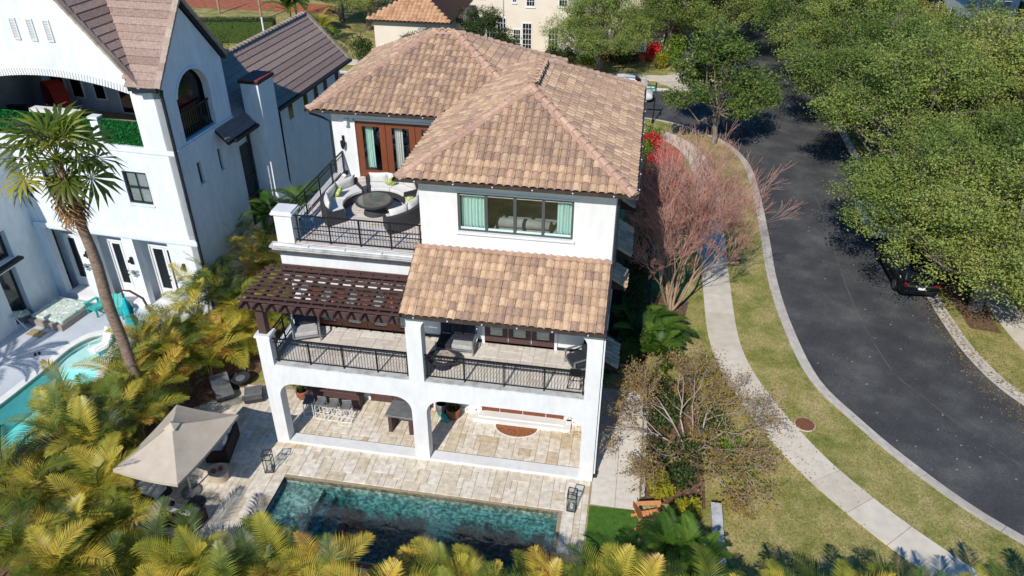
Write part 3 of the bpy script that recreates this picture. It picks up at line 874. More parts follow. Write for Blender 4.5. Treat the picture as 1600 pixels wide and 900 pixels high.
# bed seen through the window
BD = thing('bed', 'grey made bed with a bolster seen through the wide upper window', 'bed', (9.0, 3.9, 7.78))
mb = MB(); mb.box(-1.1, -1.0, 0, 1.1, 1.0, .67); mb.build('mattress', M['greycush'], BD, bevel=.05)
mb = MB(); mb.tube([(-1.0, -.9, .84), (-.1, -.88, .84), (.9, -.9, .84)], [.17, .19, .17], 10); mb.build('bolster', M['greycush'], BD, smooth=True)
wf = MB(); frame_boxes(wf, 6.925, 8.745, 10.695, 10.125, 1.98, 2.08, .07)
win = wf.build('window_frame', M['winframe'], V)
xs = [6.995, 7.86, 8.8, 9.72, 10.625]
for x in xs[1:4]: MB().box(x - .05, 1.97, 8.815, x + .05, 2.09, 10.055).build('mullion', M['winframe'], win)
for i in range(4):
    a = xs[i] + (.05 if i else 0); b = xs[i + 1] - (.05 if i < 3 else 0)
    MB().box(a, 2.02, 8.815, b, 2.028, 10.055).build('glass_pane', M['glass'], win, fix=False)
    MB().box(a, 1.99, 8.815, b, 2.05, 8.87).build('lower_rail', M['curtain'], win)
    MB().box(a, 1.99, 10.02, b, 2.05, 10.055).build('upper_rail', M['blind'], win)
mb = MB(); mb.box(6.85, 1.84, 8.66, 10.77, 1.929, 8.74); mb.build('window_sill', M['trim'], V, bevel=.01)
MB().box(6.86, 1.9, 10.135, 10.76, 1.929, 10.19).build('window_head', M['trim'], V)
def curtain(x0, x1, z0, z1, y, folds, m, parent, amp=.045):
    mb = MB(); n = folds * 8; vs = []
    for i in range(n + 1):
        t = i / n; x = x0 + (x1 - x0) * t
        yy = y + amp * math.sin(t * folds * 2 * PI) + .012 * math.sin(t * 17)
        vs += [(x, yy, z0), (x + .02 * math.sin(t * 23), yy, z1)]
    mb.add(vs, [(2 * i, 2 * i + 2, 2 * i + 3, 2 * i + 1) for i in range(n)])
    return mb.build('curtain', m, parent, smooth=True, fix=False)
curtain(7.0, 7.78, 8.8, 10.05, 2.2, 7, M['curtain'], V)
curtain(10.15, 10.64, 8.8, 10.05, 2.2, 5, M['curtain'], V)

# --- upper rear volume with terrace doors
DY = 7.43
ur = MB(); ur.panel(rect(.62, 7.69, 8.4, ZE - .06), [rect(1.55, HT + .02, 5.4, 10.2)], (0, DY, 0), (1, 0, 0), (0, 0, 1), .25)
ur.box(.62, DY + .25, 7.69, .87, 14.4, ZE - .06); ur.box(8.15, DY + .25, 7.69, 8.4, 14.4, ZE - .06); ur.box(.87, 14.15, 7.69, 8.15, 14.4, ZE - .06)
ur.build('upper_wall', S, V)
MB().box(.32, DY, 0, .6, 14.3, 7.69).build('side_wall', S, V)
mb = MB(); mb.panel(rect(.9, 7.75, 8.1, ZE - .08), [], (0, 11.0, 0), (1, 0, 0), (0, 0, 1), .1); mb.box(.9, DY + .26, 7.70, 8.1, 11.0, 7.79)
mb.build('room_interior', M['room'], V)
mb = MB(); mb.box(1.5, DY - .03, HT + .02, 1.56, DY + .06, 10.26); mb.box(1.5, DY - .03, 10.2, 5.45, DY + .06, 10.27); mb.build('door_surround', M['trim'], V)
for i in range(3):
    a = 1.57 + i * 1.2
    d = door_leaf(a, a + 1.18, HT + .02, 10.19, DY + .1, (.24, .3, .24, .22), glass=M['clearglass'], knob=.92 if i == 1 else None)
    curtain(a + .27, a + (.62 if i != 2 else .5), HT + .34, 9.95, DY + .3, 4, M['coping'] if i else M['curtain'], V, .04)
# armchair with a pale throw behind the glass
AC = thing('armchair', 'dark armchair with a pale throw behind the brown terrace doors', 'armchair', (0, 0, 0))
mb = MB(); mb.box(3.0, DY + .6, 7.8, 3.7, DY + 1.3, 8.2); mb.box(3.0, DY + 1.2, 8.2, 3.7, DY + 1.4, 8.75); mb.box(2.95, DY + .6, 8.2, 3.1, DY + 1.3, 8.45)
mb.build('frame', M['navycush'], AC, bevel=.05)
mb = MB(); mb.tube([(3.2, DY + .7, 8.22), (3.3, DY + .95, 8.35), (3.35, DY + 1.25, 8.8), (3.4, DY + 1.4, 8.85)], [.1, .14, .13, .06], 8); mb.build('throw', M['cushion'], AC, smooth=True)
# frieze boards under the eaves
mb = MB(); mb.box(UL - .03, 1.90, 10.35, WX + .03, 1.929, ZE - .06); mb.build('frieze', S, V)
mb = MB(); mb.box(.59, DY - .03, 10.4, UL - .04, DY - .001, ZE - .06); mb.build('frieze', S, V)
# wall lamps, floodlight, camera
def wall_lantern(x, y, z, parent, m=None):
    mb = MB(); mb.box(x - .05, y - .03, z - .12, x + .05, y, z + .3); mb.bar((x, y - .03, z + .2), (x, y - .16, z + .26), .03, .03)
    mb.lathe([(.02, .16), (.09, .12), (.075, -.12), (.03, -.2), (.01, -.24)], 8, (x, y - .16, z))
    return mb.build('wall_lantern', m or M['iron'], parent)
wall_lantern(1.02, DY, 9.25, V)
mb = MB(); mb.box(1.14, DY - .08, 10.06, 1.34, DY, 10.26); mb.box(1.16, DY - .2, 10.02, 1.32, DY - .08, 10.2); mb.build('floodlight', M['whitemetal'], V, bevel=.015)
mb = MB(); mb.box(.96, DY - .07, 7.9, 1.06, DY, 8.05); mb.build('outlet_box', M['iron'], V)

# --- roofs
def hipmesh(x0, y0, x1, y1, z, k, drop=.03, soff=.1):
    """closed hip roof body"""
    w, d = x1 - x0, y1 - y0; mb = MB()
    if w >= d: a, b = (x0 + d / 2, y0 + d / 2), (x1 - d / 2, y0 + d / 2); h = d / 2 * k
    else: a, b = (x0 + w / 2, y0 + w / 2), (x0 + w / 2, y1 - w / 2); h = w / 2 * k
    z2 = z - drop
    vs = [(x0, y0, z2), (x1, y0, z2), (x1, y1, z2), (x0, y1, z2), (a[0], a[1], z2 + h), (b[0], b[1], z2 + h), (x0, y0, z - soff), (x1, y0, z - soff), (x1, y1, z - soff), (x0, y1, z - soff)]
    if w >= d: fs = [(0, 1, 5, 4), (1, 2, 5), (2, 3, 4, 5), (3, 0, 4)]
    else: fs = [(0, 1, 4), (1, 2, 5, 4), (2, 3, 5), (3, 0, 4, 5)]
    mb.add(vs, fs + [(6, 7, 1, 0), (7, 8, 2, 1), (8, 9, 3, 2), (9, 6, 0, 3), (9, 8, 7, 6)])
    return mb
TW, TL = .262, .315
prof_u = [0, .07, .2, .38, .56, .70, .80, .86, .965]
prof_z = [.0, .030, .056, .070, .068, .050, .020, -.004, -.008]
def tile_geo(w=TW, l=TL):
    n = len(prof_u); vs = []
    for (y, dz) in ((-.015, .036), (l + .02, -.004)):
        for u_, z_ in zip(prof_u, prof_z): vs.append((u_ * w, y, z_ + dz))
    for u_, z_ in zip(prof_u, prof_z): vs.append((u_ * w, -.005, z_ + .036 - .03))
    fs = [(i, i + 1, n + i + 1, n + i) for i in range(n - 1)] + [(2 * n + i, 2 * n + i + 1, i + 1, i) for i in range(n - 1)]
    fs += [(2 * n, 0, n), (n - 1, 3 * n - 1, 2 * n - 1)]
    return vs, fs
TV, TF = tile_geo()
tmb = MB(); tmb.add(TV, TF)
TILE = tmb.mesh('roof_tile', M['tile'])
TILE.polygons.foreach_set('use_smooth', [i < len(prof_u) - 1 for i in range(len(TF))])

def tile_slope(root, p0, e, g, cols, rows, clips, indiv, cull=None, col0=0):
    """lay tiles on a slope: p0 eave corner, e along the eave, g up the slope; clips = [(point, outward normal)] cut at the hips"""
    e, g = Vector(e).normalized(), Vector(g).normalized(); n = e.cross(g)
    B = Matrix((( e.x, g.x, n.x), (e.y, g.y, n.y), (e.z, g.z, n.z))).to_4x4()
    rest = MB(); made = 0
    for j in range(rows):
        for i in range(cols):
            q = Vector(p0) + e * ((i + col0) * TW) + g * (j * TL)
            cs = [q + e * a + g * b for a, b in ((0, 0), (TW, 0), (TW, TL), (0, TL))]
            out = False; cut = []
            for cp, cn in clips:
                dd = [(c - Vector(cp)).dot(Vector(cn)) for c in cs]
                if min(dd) > -.01: out = True; break
                if max(dd) > 0: cut.append((cp, cn))
            if out: continue
            mid = q + e * TW / 2 + g * TL / 2
            if cull and cull(mid): continue
            jit = Matrix.Rotation(random.uniform(-.012, .012), 4, 'Z') @ Matrix.Translation((random.uniform(-.004, .004), random.uniform(-.012, .012), random.uniform(0, .004)))
            T = Matrix.Translation(q) @ B @ jit
            me = None
            if cut:
                bm = bmesh.new()
                vv = [bm.verts.new(T @ Vector(v)) for v in TV]
                for f in TF: bm.faces.new([vv[k] for k in f])
                for cp, cn in cut:
                    bmesh.ops.bisect_plane(bm, geom=bm.verts[:] + bm.edges[:] + bm.faces[:], plane_co=cp, plane_no=cn, clear_outer=True)
                bm.verts.index_update()
                V2 = [v.co.copy() for v in bm.verts]; F2 = [tuple(v.index for v in f.verts) for f in bm.faces]
                bm.free()
                if not F2: continue
                if indiv(i, j):
                    t = MB(); t.add(V2, F2); t.build('roof_tile', M['tile'], root, fix=False); made += 1
                else: rest.add(V2, F2)
            elif indiv(i, j):
                link('roof_tile', TILE, root, T); made += 1
            else:
                rest.add([T @ Vector(v) for v in TV], TF)
    if rest.v: rest.build('roof_tile', M['tile'], root, fix=False, kind='stuff')
    return made

RIDGE = None
def ridge_run(root, a, b, m=None, r0=.135, L=.36, name='ridge_tile', bed=True, mort=None):
    a, b = Vector(a), Vector(b); d = b - a; n = max(1, int(round(d.length / L))); d.normalize()
    s = d.cross(Vector((0, 0, 1))).normalized(); u = s.cross(d)
    B = Matrix(((s.x, d.x, u.x), (s.y, d.y, u.y), (s.z, d.z, u.z))).to_4x4()
    L = (b - a).length / n
    mb = MB(); k = 7; vs = []
    for (y, r, z) in ((-.035, r0 * 1.08, .035), (L, r0 * .80, .0)):
        for i in range(k):
            t = PI * i / (k - 1)
            vs.append((r * math.cos(t), y, r * .82 * math.sin(t) + z - .03))
    fs = [(i, i + 1, k + i + 1, k + i) for i in range(k - 1)] + [tuple(reversed(range(k))), tuple(range(k, 2 * k))]
    mb.add(vs, fs)
    me = mb.mesh(name, m or M['ridge'], smooth=False)
    for i in range(n):
        T = Matrix.Translation(a + d * (L * i)) @ B @ Matrix.Rotation(random.uniform(-.02, .02), 4, 'Z')
        link(name, me, root, T)
    if bed:
        mo = MB(); vs = []
        for p in (a, b):
            for x, z in ((-.19, -.07), (-.15, .012), (.15, .012), (.19, -.07)): vs.append(p + s * x + u * z)
        mo.add(vs, [(0, 1, 5, 4), (1, 2, 6, 5), (2, 3, 7, 6), (3, 0, 4, 7), (3, 2, 1, 0), (4, 5, 6, 7)])
        mo.build('mortar_bed', mort or M['mortar'], root)

CT = 1 / math.hypot(1, TN); ST = TN * CT
# lower roof over the balcony
e0, e1, y0, y1, z0 = 5.42, 12.03, -.45, 1.925, 6.85
z1 = z0 + TN * (y1 - y0)
mb = MB(); mb.add([(e0, y0, z0 - .03), (e1, y0, z0 - .03), (e1, y1, z1 - .03), (e0, y1, z1 - .03), (e0, y0, z0 - .08), (e1, y0, z0 - .08), (e1, y1, z1 - .3), (e0, y1, z1 - .3)],
                  [(0, 1, 2, 3), (7, 6, 5, 4), (0, 4, 5, 1), (1, 5, 6, 2), (2, 6, 7, 3), (3, 7, 4, 0)])
rl = mb.build('tiled_roof', M['deckroof'], V, label='lower lean-to tiled roof over the balcony')
nc = int((e1 - e0) / TW); off = ((e1 - e0) - nc * TW) / 2
made = tile_slope(rl, (e0 + off, y0, z0), (1, 0, 0), (0, CT, ST), nc, 9, [((0, y1 - .01, 0), (0, 1, 0))], lambda i, j: True)
mb = MB(); mb.box(e0, y1 - .12, z1 - .02, e1, y1 - .003, z1 + .05); mb.build('flashing', M['mortar'], rl)
# barge on the right end
mb = MB(); mb.add([(e1, y0, z0 - .13), (e1 + .04, y0, z0 - .13), (e1 + .04, y1 + .0, z1 - .13), (e1, y1, z1 - .13), (e1, y0, z0 + .03), (e1 + .04, y0, z0 + .03), (e1 + .04, y1, z1 + .03), (e1, y1, z1 + .03)],
                  [(3, 2, 1, 0), (4, 5, 6, 7), (0, 1, 5, 4), (1, 2, 6, 5), (2, 3, 7, 6), (3, 0, 4, 7)]); mb.build('barge_board', M['navy'], rl)
def gutter(root, a, b, out, w=.11, h=.075):
    a, b, o = Vector(a), Vector(b), Vector(out)
    mb = MB(); vs = []
    for p in (a, b):
        for x, z in ((0, 0), (0, -h), (w * .75, -h), (w, 0), (w - .015, 0), (w * .75 - .01, -h + .015), (.015, -h + .015), (.015, 0)):
            vs.append(p + o * x + Vector((0, 0, z)))
    n = 8
    fs = [(i, (i + 1) % n, n + (i + 1) % n, n + i) for i in range(n)] + [(0, 1, 2, 5, 6, 7), (2, 3, 4, 5), (n + 7, n + 6, n + 5, n + 2, n + 1, n), (n + 5, n + 4, n + 3, n + 2)]
    mb.add(vs, fs)
    o_ = mb.build('gutter', M['gutter'], root)
    d = (b - a); k = max(2, int(d.length / 1.1)); 
    for i in range(k):
        p = a + d * ((i + .5) / k) + o * w
        MB().lathe([(.022, -.02), (.022, .012)], 8, tuple(p)).build('gutter_hanger', M['whitemetal'], o_, fix=False)
    return o_
gutter(rl, (e0 - .02, y0 - .015, z0 - .01), (e1 + .05, y0 - .015, z0 - .01), (0, -1, 0))

# upper front hip roof
fx0, fx1, fy0, fy1 = UL - .54, WX + .54, 1.39, 11.9
fh = (fx1 - fx0) / 2; fxm = (fx0 + fx1) / 2; fap = ZE + TN * fh
rf = hipmesh(fx0, fy0, fx1, fy1, ZE, TN).build('tiled_roof', M['deckroof'], V, label='upper front hip roof above the wide window')
rx0, rx1, ry0, ry1 = -.06, 8.94, 6.89, 14.95
rh = (ry1 - ry0) / 2; rap = ZE + TN * rh
rr = hipmesh(rx0, ry0, rx1, ry1, ZE, TN).build('tiled_roof', M['deckroof'], V, label='upper rear hip roof behind the terrace')
def h_front(p): return ZE + TN * min(p.x - fx0, fx1 - p.x, p.y - fy0, fy1 - p.y)
def h_rear(p): return ZE + TN * min(p.x - rx0, rx1 - p.x, p.y - ry0, ry1 - p.y)
q2 = math.sqrt(.5)
nf = int((fx1 - fx0) / TW); of = ((fx1 - fx0) - nf * TW) / 2; rows = int(fh / CT / TL) + 1
budget = 300 - made
cnt = [0]
def near300(i, j):
    ok = cnt[0] < budget
    if ok: cnt[0] += 1
    return ok
tile_slope(rf, (fx0 + of, fy0, ZE), (1, 0, 0), (0, CT, ST), nf, rows, [((fx0, fy0, 0), (-q2, q2, 0)), ((fx1, fy0, 0), (q2, q2, 0))], near300)
nr = int((fy1 - fy0) / TW)
tile_slope(rf, (fx1, fy0, ZE), (0, 1, 0), (-CT, 0, ST), nr + 1, rows, [((fx1, fy0, 0), (-q2, -q2, 0)), ((fx1, fy1, 0), (-q2, q2, 0))], lambda i, j: False)
tile_slope(rf, (fx0, fy1, ZE), (0, -1, 0), (CT, 0, ST), nr + 1, rows, [((fx0, fy0, 0), (q2, -q2, 0)), ((fx0, fy1, 0), (q2, q2, 0))], lambda i, j: False, cull=lambda p: p.z < h_rear(p) - .05 and p.y > ry0)
tile_slope(rf, (fx1, fy1, ZE), (-1, 0, 0), (0, -CT, ST), nf + 1, rows, [((fx0, fy1, 0), (-q2, -q2, 0)), ((fx1, fy1, 0), (q2, -q2, 0))], lambda i, j: False, cull=lambda p: p.z < h_rear(p) - .05 and rx0 < p.x < rx1 and ry0 < p.y < ry1)
zc = .05
A1, A2 = (fxm, fy0 + fh, fap + zc), (fxm, fy1 - fh, fap + zc)
for a in ((fx0, fy0), (fx1, fy0)): ridge_run(rf, (a[0], a[1], ZE + zc), A1)
for a in ((fx0, fy1), (fx1, fy1)): ridge_run(rf, (a[0], a[1], ZE + zc), A2)
ridge_run(rf, A1, A2)
# upper rear hip roof
nrr = int((rx1 - rx0) / TW); orr = ((rx1 - rx0) - nrr * TW) / 2; rrows = int(rh / CT / TL) + 1
infront = lambda p: fx0 < p.x < fx1 and fy0 < p.y < fy1 and p.z < h_front(p) - .05
tile_slope(rr, (rx0 + orr, ry0, ZE), (1, 0, 0), (0, CT, ST), nrr, rrows, [((rx0, ry0, 0), (-q2, q2, 0)), ((rx1, ry0, 0), (q2, q2, 0))], lambda i, j: False, cull=infront)
nry = int((ry1 - ry0) / TW)
tile_slope(rr, (rx1, ry0, ZE), (0, 1, 0), (-CT, 0, ST), nry + 1, rrows, [((rx1, ry0, 0), (-q2, -q2, 0)), ((rx1, ry1, 0), (-q2, q2, 0))], lambda i, j: False, cull=infront)
tile_slope(rr, (rx0, ry1, ZE), (0, -1, 0), (CT, 0, ST), nry + 1, rrows, [((rx0, ry0, 0), (q2, -q2, 0)), ((rx0, ry1, 0), (q2, q2, 0))], lambda i, j: False)
tile_slope(rr, (rx1, ry1, ZE), (-1, 0, 0), (0, -CT, ST), nrr + 1, rrows, [((rx0, ry1, 0), (-q2, -q2, 0)), ((rx1, ry1, 0), (q2, -q2, 0))], lambda i, j: False)
B1, B2 = (rx0 + rh, ry0 + rh, rap + zc), (rx1 - rh, ry0 + rh, rap + zc)
ridge_run(rr, (rx0, ry0, ZE + zc), B1); ridge_run(rr, (rx0, ry1, ZE + zc), B1)
ridge_run(rr, (rx1, ry0, ZE + zc), B2); ridge_run(rr, (rx1, ry1, ZE + zc), B2); ridge_run(rr, B1, B2)
for root, a, b, o in [(rf, (fx0, fy0 - .015), (fx1, fy0 - .015), (0, -1, 0)), (rf, (fx1 + .015, fy1), (fx1 + .015, fy0 - .1), (1, 0, 0)), (rr, (rx0, ry0 - .015), (fx0 + .05, ry0 - .015), (0, -1, 0)), (rr, (rx0 - .015, ry0 - .1), (rx0 - .015, ry1), (-1, 0, 0)), (rf, (fx0 - .015, fy0 - .1), (fx0 - .015, ry0), (-1, 0, 0))]:
    gutter(root, (a[0], a[1], ZE - .01), (b[0], b[1], ZE - .01), o)

# downpipes
mb = MB(); mb.tube([(12.33, 1.85, 10.6), (12.08, 1.95, 10.3), (12.08, 1.95, 8.2), (12.1, 1.9, 7.9)], .05, 8); mb.build('downpipe', M['navy'], V)
mb = MB(); mb.box(12.002, .2, .25, 12.09, .29, 6.5); mb.box(12.002, .18, .02, 12.14, .31, .25); mb.build('downpipe', M['navy'], V)
mb = MB(); mb.box(12.02, .1, .3, 12.07, .16, 6.5); mb.build('downpipe', M['whitemetal'], V)
mb = MB(); mb.tube([(0.0, 6.85, 10.6), (.3, 7.3, 10.3), (.56, 7.4, 10.1), (.56, 7.4, 7.8)], .045, 8); mb.build('downpipe', M['navy'], V)
# small tiled awnings over the windows of the right-hand wall
for (ya, yb, z, w) in [(5.4, 7.9, 6.3, .62), (3.5, 4.9, 6.1, .55), (2.7, 4.5, 3.1, .5), (9.5, 12, 6.3, .62)]:
    mb = MB(); h = w * .6
    mb.add([(12.003, ya, z + h), (12.003, yb, z + h), (12.003 + w, yb, z), (12.003 + w, ya, z), (12.003, ya, z - .05), (12.003, yb, z - .05), (12.003 + w, yb, z - .08), (12.003 + w, ya, z - .08)],
           [(0, 3, 2, 1), (4, 5, 6, 7), (3, 7, 6, 2), (0, 4, 7, 3), (1, 2, 6, 5)])
    aw = mb.build('awning_roof', M['deckroof'], V)
    c2 = w / math.hypot(w, h); s2 = h / math.hypot(w, h)
    tile_slope(aw, (12.003 + w, ya, z + .02), (0, 1, 0), (-c2, 0, s2), int((yb - ya) / TW), 3, [((12.01, 0, 0), (-1, 0, 0))], lambda i, j: True if False else False)
    MB().box(12.002, ya + .5, z - 1.5, 12.03, yb - .5, z - .1).build('window', M['darkglass'], V)

# --- iron railings
def railing(parent, a, b, z, h, posts, second=None, gap=.105, low=.09):
    a, b = Vector(a), Vector(b); d = b - a; L = d.length; d.normalize()
    a3, b3 = Vector((a.x, a.y, z)), Vector((b.x, b.y, z))
    mb = MB()
    U = Vector((0, 0, 1))
    mb.bar(a3 + U * h, b3 + U * h, .055, .035)
    mb.bar(a3 + U * low, b3 + U * low, .035, .03)
    if second: mb.bar(a3 + U * second, b3 + U * second, .03, .025)
    root = mb.build('railing', M['iron'], parent)
    bl = MB(); n = int(L / gap)
    for i in range(n):
        p = a3 + d.to_3d() * (gap * (i + .5) + (L - n * gap) / 2)
        bl.bar(p + U * low, p + U * (h - .015), .013, .013)
    bl.build('baluster', M['iron'], root, fix=False, kind='stuff')
    for t in posts:
        p = a3 + d.to_3d() * (L * t)
        MB().bar(p, p + U * (h - .01), .045, .045).build('railing_post', M['iron'], root)
    return root
railing(V, (.49, .22), (5.45, .22), HF + .02, 1.0, [.02, .26, .51, .76, .98], second=.84)
railing(V, (5.99, .22), (11.5, .22), HF + .02, 1.0, [.01, .25, .5, .75, .99], second=.84)
railing(V, (.25, .47), (.25, 2.62), HF, 1.02, [.02, .5, .98], second=.86)
railing(V, (1.14, 1.92), (UL, 1.92), HT, 1.02, [.03, .28, .52, .76, .99], second=.5)
railing(V, (.80, 2.36), (.92, 7.40), HT + .14, .95, [.02, .27, .52, .76, .99], second=.8)

# --- pergola over the left half of the balcony: front beam, twelve rafters, ten slats
PG = MB().box(.1, .1, 5.03, .38, .38, 6.35).build('pergola', M['darkwood'], V, label='post of the pergola on the left pier')
MB().box(-.02, -.46, 6.42, 5.40, -.30, 6.70).build('beam', M['darkwood'], PG, bevel=.01)
MB().box(-.0, .12, 6.35, 5.44, .28, 6.55).build('beam', M['darkwood'], PG, bevel=.01)
MB().box(.5, 1.74, 6.55, 5.44, 1.826, 6.85).build('beam', M['darkwood'], PG, bevel=.01)
rm = MB(); rm.add([(-.03, -1.0, .05), (.03, -1.0, .05), (.03, -.8, -.05), (-.03, -.8, -.05), (.03, 1.8, -.02), (-.03, 1.8, -.02), (-.03, -1.0, .12), (.03, -1.0, .12), (.03, 1.8, .12), (-.03, 1.8, .12)],
                  [(0, 1, 7, 6), (0, 3, 2, 1), (3, 5, 4, 2), (6, 7, 8, 9), (1, 2, 4, 8, 7), (0, 6, 9, 5, 3), (4, 5, 9, 8)])
rme = rm.mesh('rafter', M['darkwood'])
for i in range(12):
    link('rafter', rme, PG, Matrix.Translation((.22 + i * .455, 0, 6.752)))
sm = MB(); sm.box(.0, -.032, 0, 5.5, .032, .06)
sme = sm.mesh('slat', M['darkwood'])
for i in range(10):
    y = -.60 + i * .26
    link('slat', sme, PG, Matrix.Translation((.02 + (.4 if y > 1.5 else 0) * 1, y, 6.873)) @ Matrix.Diagonal((.92 if y > 1.5 else 1, 1, 1, 1)))
MB().box(11.2, 2.56, 6.0, 11.3, 2.66, 6.12).build('camera_dome', M['iron'], V)
# ================================================================== THE NEIGHBOUR'S HOUSE (own axes: x along its front, y to the back)
NB = thing('neighbour_house', 'white gabled neighbour house with steep brown tiled roofs and a turquoise pool in front', 'house', (-10.19, 7.47, 0), -.06)
S2 = M['stucco_nb']
def arch_pts(x0, x1, zb, zs, zt, n=14):
    """opening with a segmental arch: springs at zs, crown at zt"""
    w = (x1 - x0) / 2; h = zt - zs; r = (w * w + h * h) / (2 * h); cx = (x0 + x1) / 2; cz = zt - r
    a = math.asin(min(1, w / r)); p = [(x0, zb), (x1, zb)]
    for i in range(n + 1):
        t = a - 2 * a * i / n
        p.append((cx + r * math.sin(t), cz + r * math.cos(t)))
    return p
APX, APZ = -1.3, 16.1
fr = MB()
bays = [(-4.12, -2.62), (-1.68, -.08), (.5, 2.28)]
fr.panel([(-6.3, 0), (3.83, 0), (3.83, 11.05), (2.95, 11.05), (APX, APZ), (-5.55, 11.05), (-6.3, 11.05)],
         [arch_pts(-4.95, 2.45, 8.42, 10.72, 11.2)] + [rect(a, .02, b, 3.86) for a, b in bays] + [rect(1.0, 5.75, 2.17, 7.27), rect(-3.15, 5.75, -1.98, 7.27)], (0, 0, 0), (1, 0, 0), (0, 0, 1), .35)
fr.build('front_wall', S2, NB)
# soldier course of bricks over the big arch
w_, h_ = 3.7, .48; r_a = (w_ * w_ + h_ * h_) / (2 * h_); cz = 11.2 - r_a; am = math.asin(w_ / r_a)
bme = MB().box(-.045, -.03, .02, .045, .0, .30).mesh('arch_brick', M['trim'])
nb_ = 58
for i in range(nb_):
    t = -am + 2 * am * (i + .5) / nb_
    T = Matrix.Translation((-1.25 + r_a * math.sin(t), 0, cz + r_a * math.cos(t))) @ Matrix.Rotation(t, 4, 'Y')
    link('arch_brick', bme, NB, T)
for x in (-2.02, -1.24, -.47):
    m_ = MB(); frame_boxes(m_, x - .15, 12.62, x + .15, 13.46, -.06, 0, .04)
    v_ = m_.build('wall_vent', M['trim'], NB)
    sl_ = MB()
    for k in range(12): sl_.box(x - .11, -.045, 12.67 + k * .063, x + .11, -.01, 12.70 + k * .063)
    sl_.build('louvre', M['trim'], v_)
# string course, pilaster bases, recessed doors
mb = MB(); mb.box(-4.5, -.14, 4.0, 3.95, -.001, 4.2); mb.box(-4.5, -.08, 3.92, 3.9, -.001, 4.0); mb.build('string_course', S2, NB)
mb = MB(); mb.box(-4.9, -.05, 8.2, 3.86, -.001, 8.4); mb.build('string_course', S2, NB)
MB().box(-4.6, .9, 0, 3.5, 1.1, 4.0).build('recess_wall', S2, NB)
MB().box(-4.6, .35, 3.86, 3.5, 1.0, 4.0).build('recess_ceiling', S2, NB)
for a, b in bays:
    MB().box(a + .02, .05, .0, b - .02, .9, .28).build('door_step', M['trim'], NB)
    m = (a + b) / 2
    mb = MB(); mb.box(a + .08, .74, .28, a + .16, .9, 3.2); mb.box(b - .16, .74, .28, b - .08, .9, 3.2); mb.box(a + .08, .74, 3.12, b - .08, .9, 3.22)
    mb.build('door_frame', M['trim'], NB)
    for x0, x1, k in ((a + .17, m - .01, 0), (m + .01, b - .17, 1)):
        mb = MB(); mb.panel(rect(x0, .3, x1, 3.11), [rect(x0 + .1, .8, x1 - .1, 2.98)], (0, .80, 0), (1, 0, 0), (0, 0, 1), .06)
        d = mb.build('glazed_door', M['trim'], NB)
        MB().box(x0 + .1, .825, .8, x1 - .1, .83, 2.98).build('glass_pane', M['darkglass'], d, fix=False)
        if k == 0:
            h_2 = MB(); h_2.box(x1 - .07, .75, 1.28, x1 - .04, .8, 1.36); h_2.box(x1 - .07, .75, 1.5, x1 - .04, .8, 1.56); h_2.build('handle', M['iron'], d)
    MB().box(a + .45, .78, 3.3, b - .1, .9, 3.75).build('lintel_panel', S2, NB)
for x in (-2.15, .2, 2.9):
    mb = MB(); mb.box(x - .06, -.1, 2.55, x + .06, -.001, 2.9); mb.box(x - .05, -.24, 2.7, x + .05, -.1, 2.82); mb.build('wall_lamp', M['iron'], NB)
# clusters of shells hung on the piers
for x in (-2.4, .15):
    mb = MB()
    for k in range(9):
        a = k * 2.4; mb.lathe([(.02, -.05), (.09, 0), (.02, .05)], 6, (x + .16 * math.cos(a) * (k % 3) / 2, -.07, 2.1 + .2 * math.sin(a) * (k % 3) / 2))
    mb.build('wall_ornament', M['steel'], NB)
for x0 in (1.0, -3.15):
    mb = MB(); frame_boxes(mb, x0 + .005, 5.755, x0 + 1.165, 7.265, .05, .14, .07); mb.box(x0 + .075, .06, 6.48, x0 + 1.095, .13, 6.55)
    w = mb.build('window', M['navy'], NB)
    MB().box(x0 + .57, .07, 5.83, x0 + .60, .12, 7.2).build('glazing_bar', M['navy'], w)
    MB().box(x0 + .07, .1, 5.82, x0 + 1.1, .11, 7.2).build('glass_pane', M['glass'], w, fix=False)
    MB().box(x0 + .02, .16, 5.77, x0 + 1.15, .2, 7.25).build('blind', M['blind'], w)
    MB().box(x0 - .06, -.06, 5.66, x0 + 1.23, -.001, 5.74).build('window_sill', S2, NB)
# upper loggia behind the arch
mb = MB(); mb.box(-6.0, .35, 7.9, 3.5, 4.5, 8.0); mb.build('loggia_floor', M['joint'], NB)
MB().box(-6.0, 4.5, 7.9, 3.5, 4.7, 11.4).build('loggia_wall', S2, NB)
MB().box(-6.2, .35, 7.9, -6.0, 4.6, 11.4).build('loggia_wall', S2, NB)
MB().box(-6.0, .36, 11.3, 3.5, 4.5, 11.45).build('loggia_ceiling', S2, NB)
for a, b, z0, z1 in [(-5.5, -4.7, 8.9, 10.2), (-4.45, -3.75, 8.6, 10.0), (-3.2, -2.55, 8.6, 10.0), (-1.9, -.9, 8.02, 10.3)]:
    mb = MB(); frame_boxes(mb, a, z0, b, z1, 4.43, 4.5, .06); w = mb.build('window', M['trim'], NB)
    MB().box(a + .06, 4.46, z0 + .06, b - .06, 4.47, z1 - .06).build('glass_pane', M['darkglass'], w, fix=False)
def hedge_panel(x0, x1, y, z0, z1):
    n = 2600
    P = np.stack([rng.uniform(x0, x1, n), y + rng.uniform(-.05, .02, n), rng.uniform(z0, z1, n)], 1)
    leaf_cloud(P, .06, .035).materials.append(M['hedge_turf'])
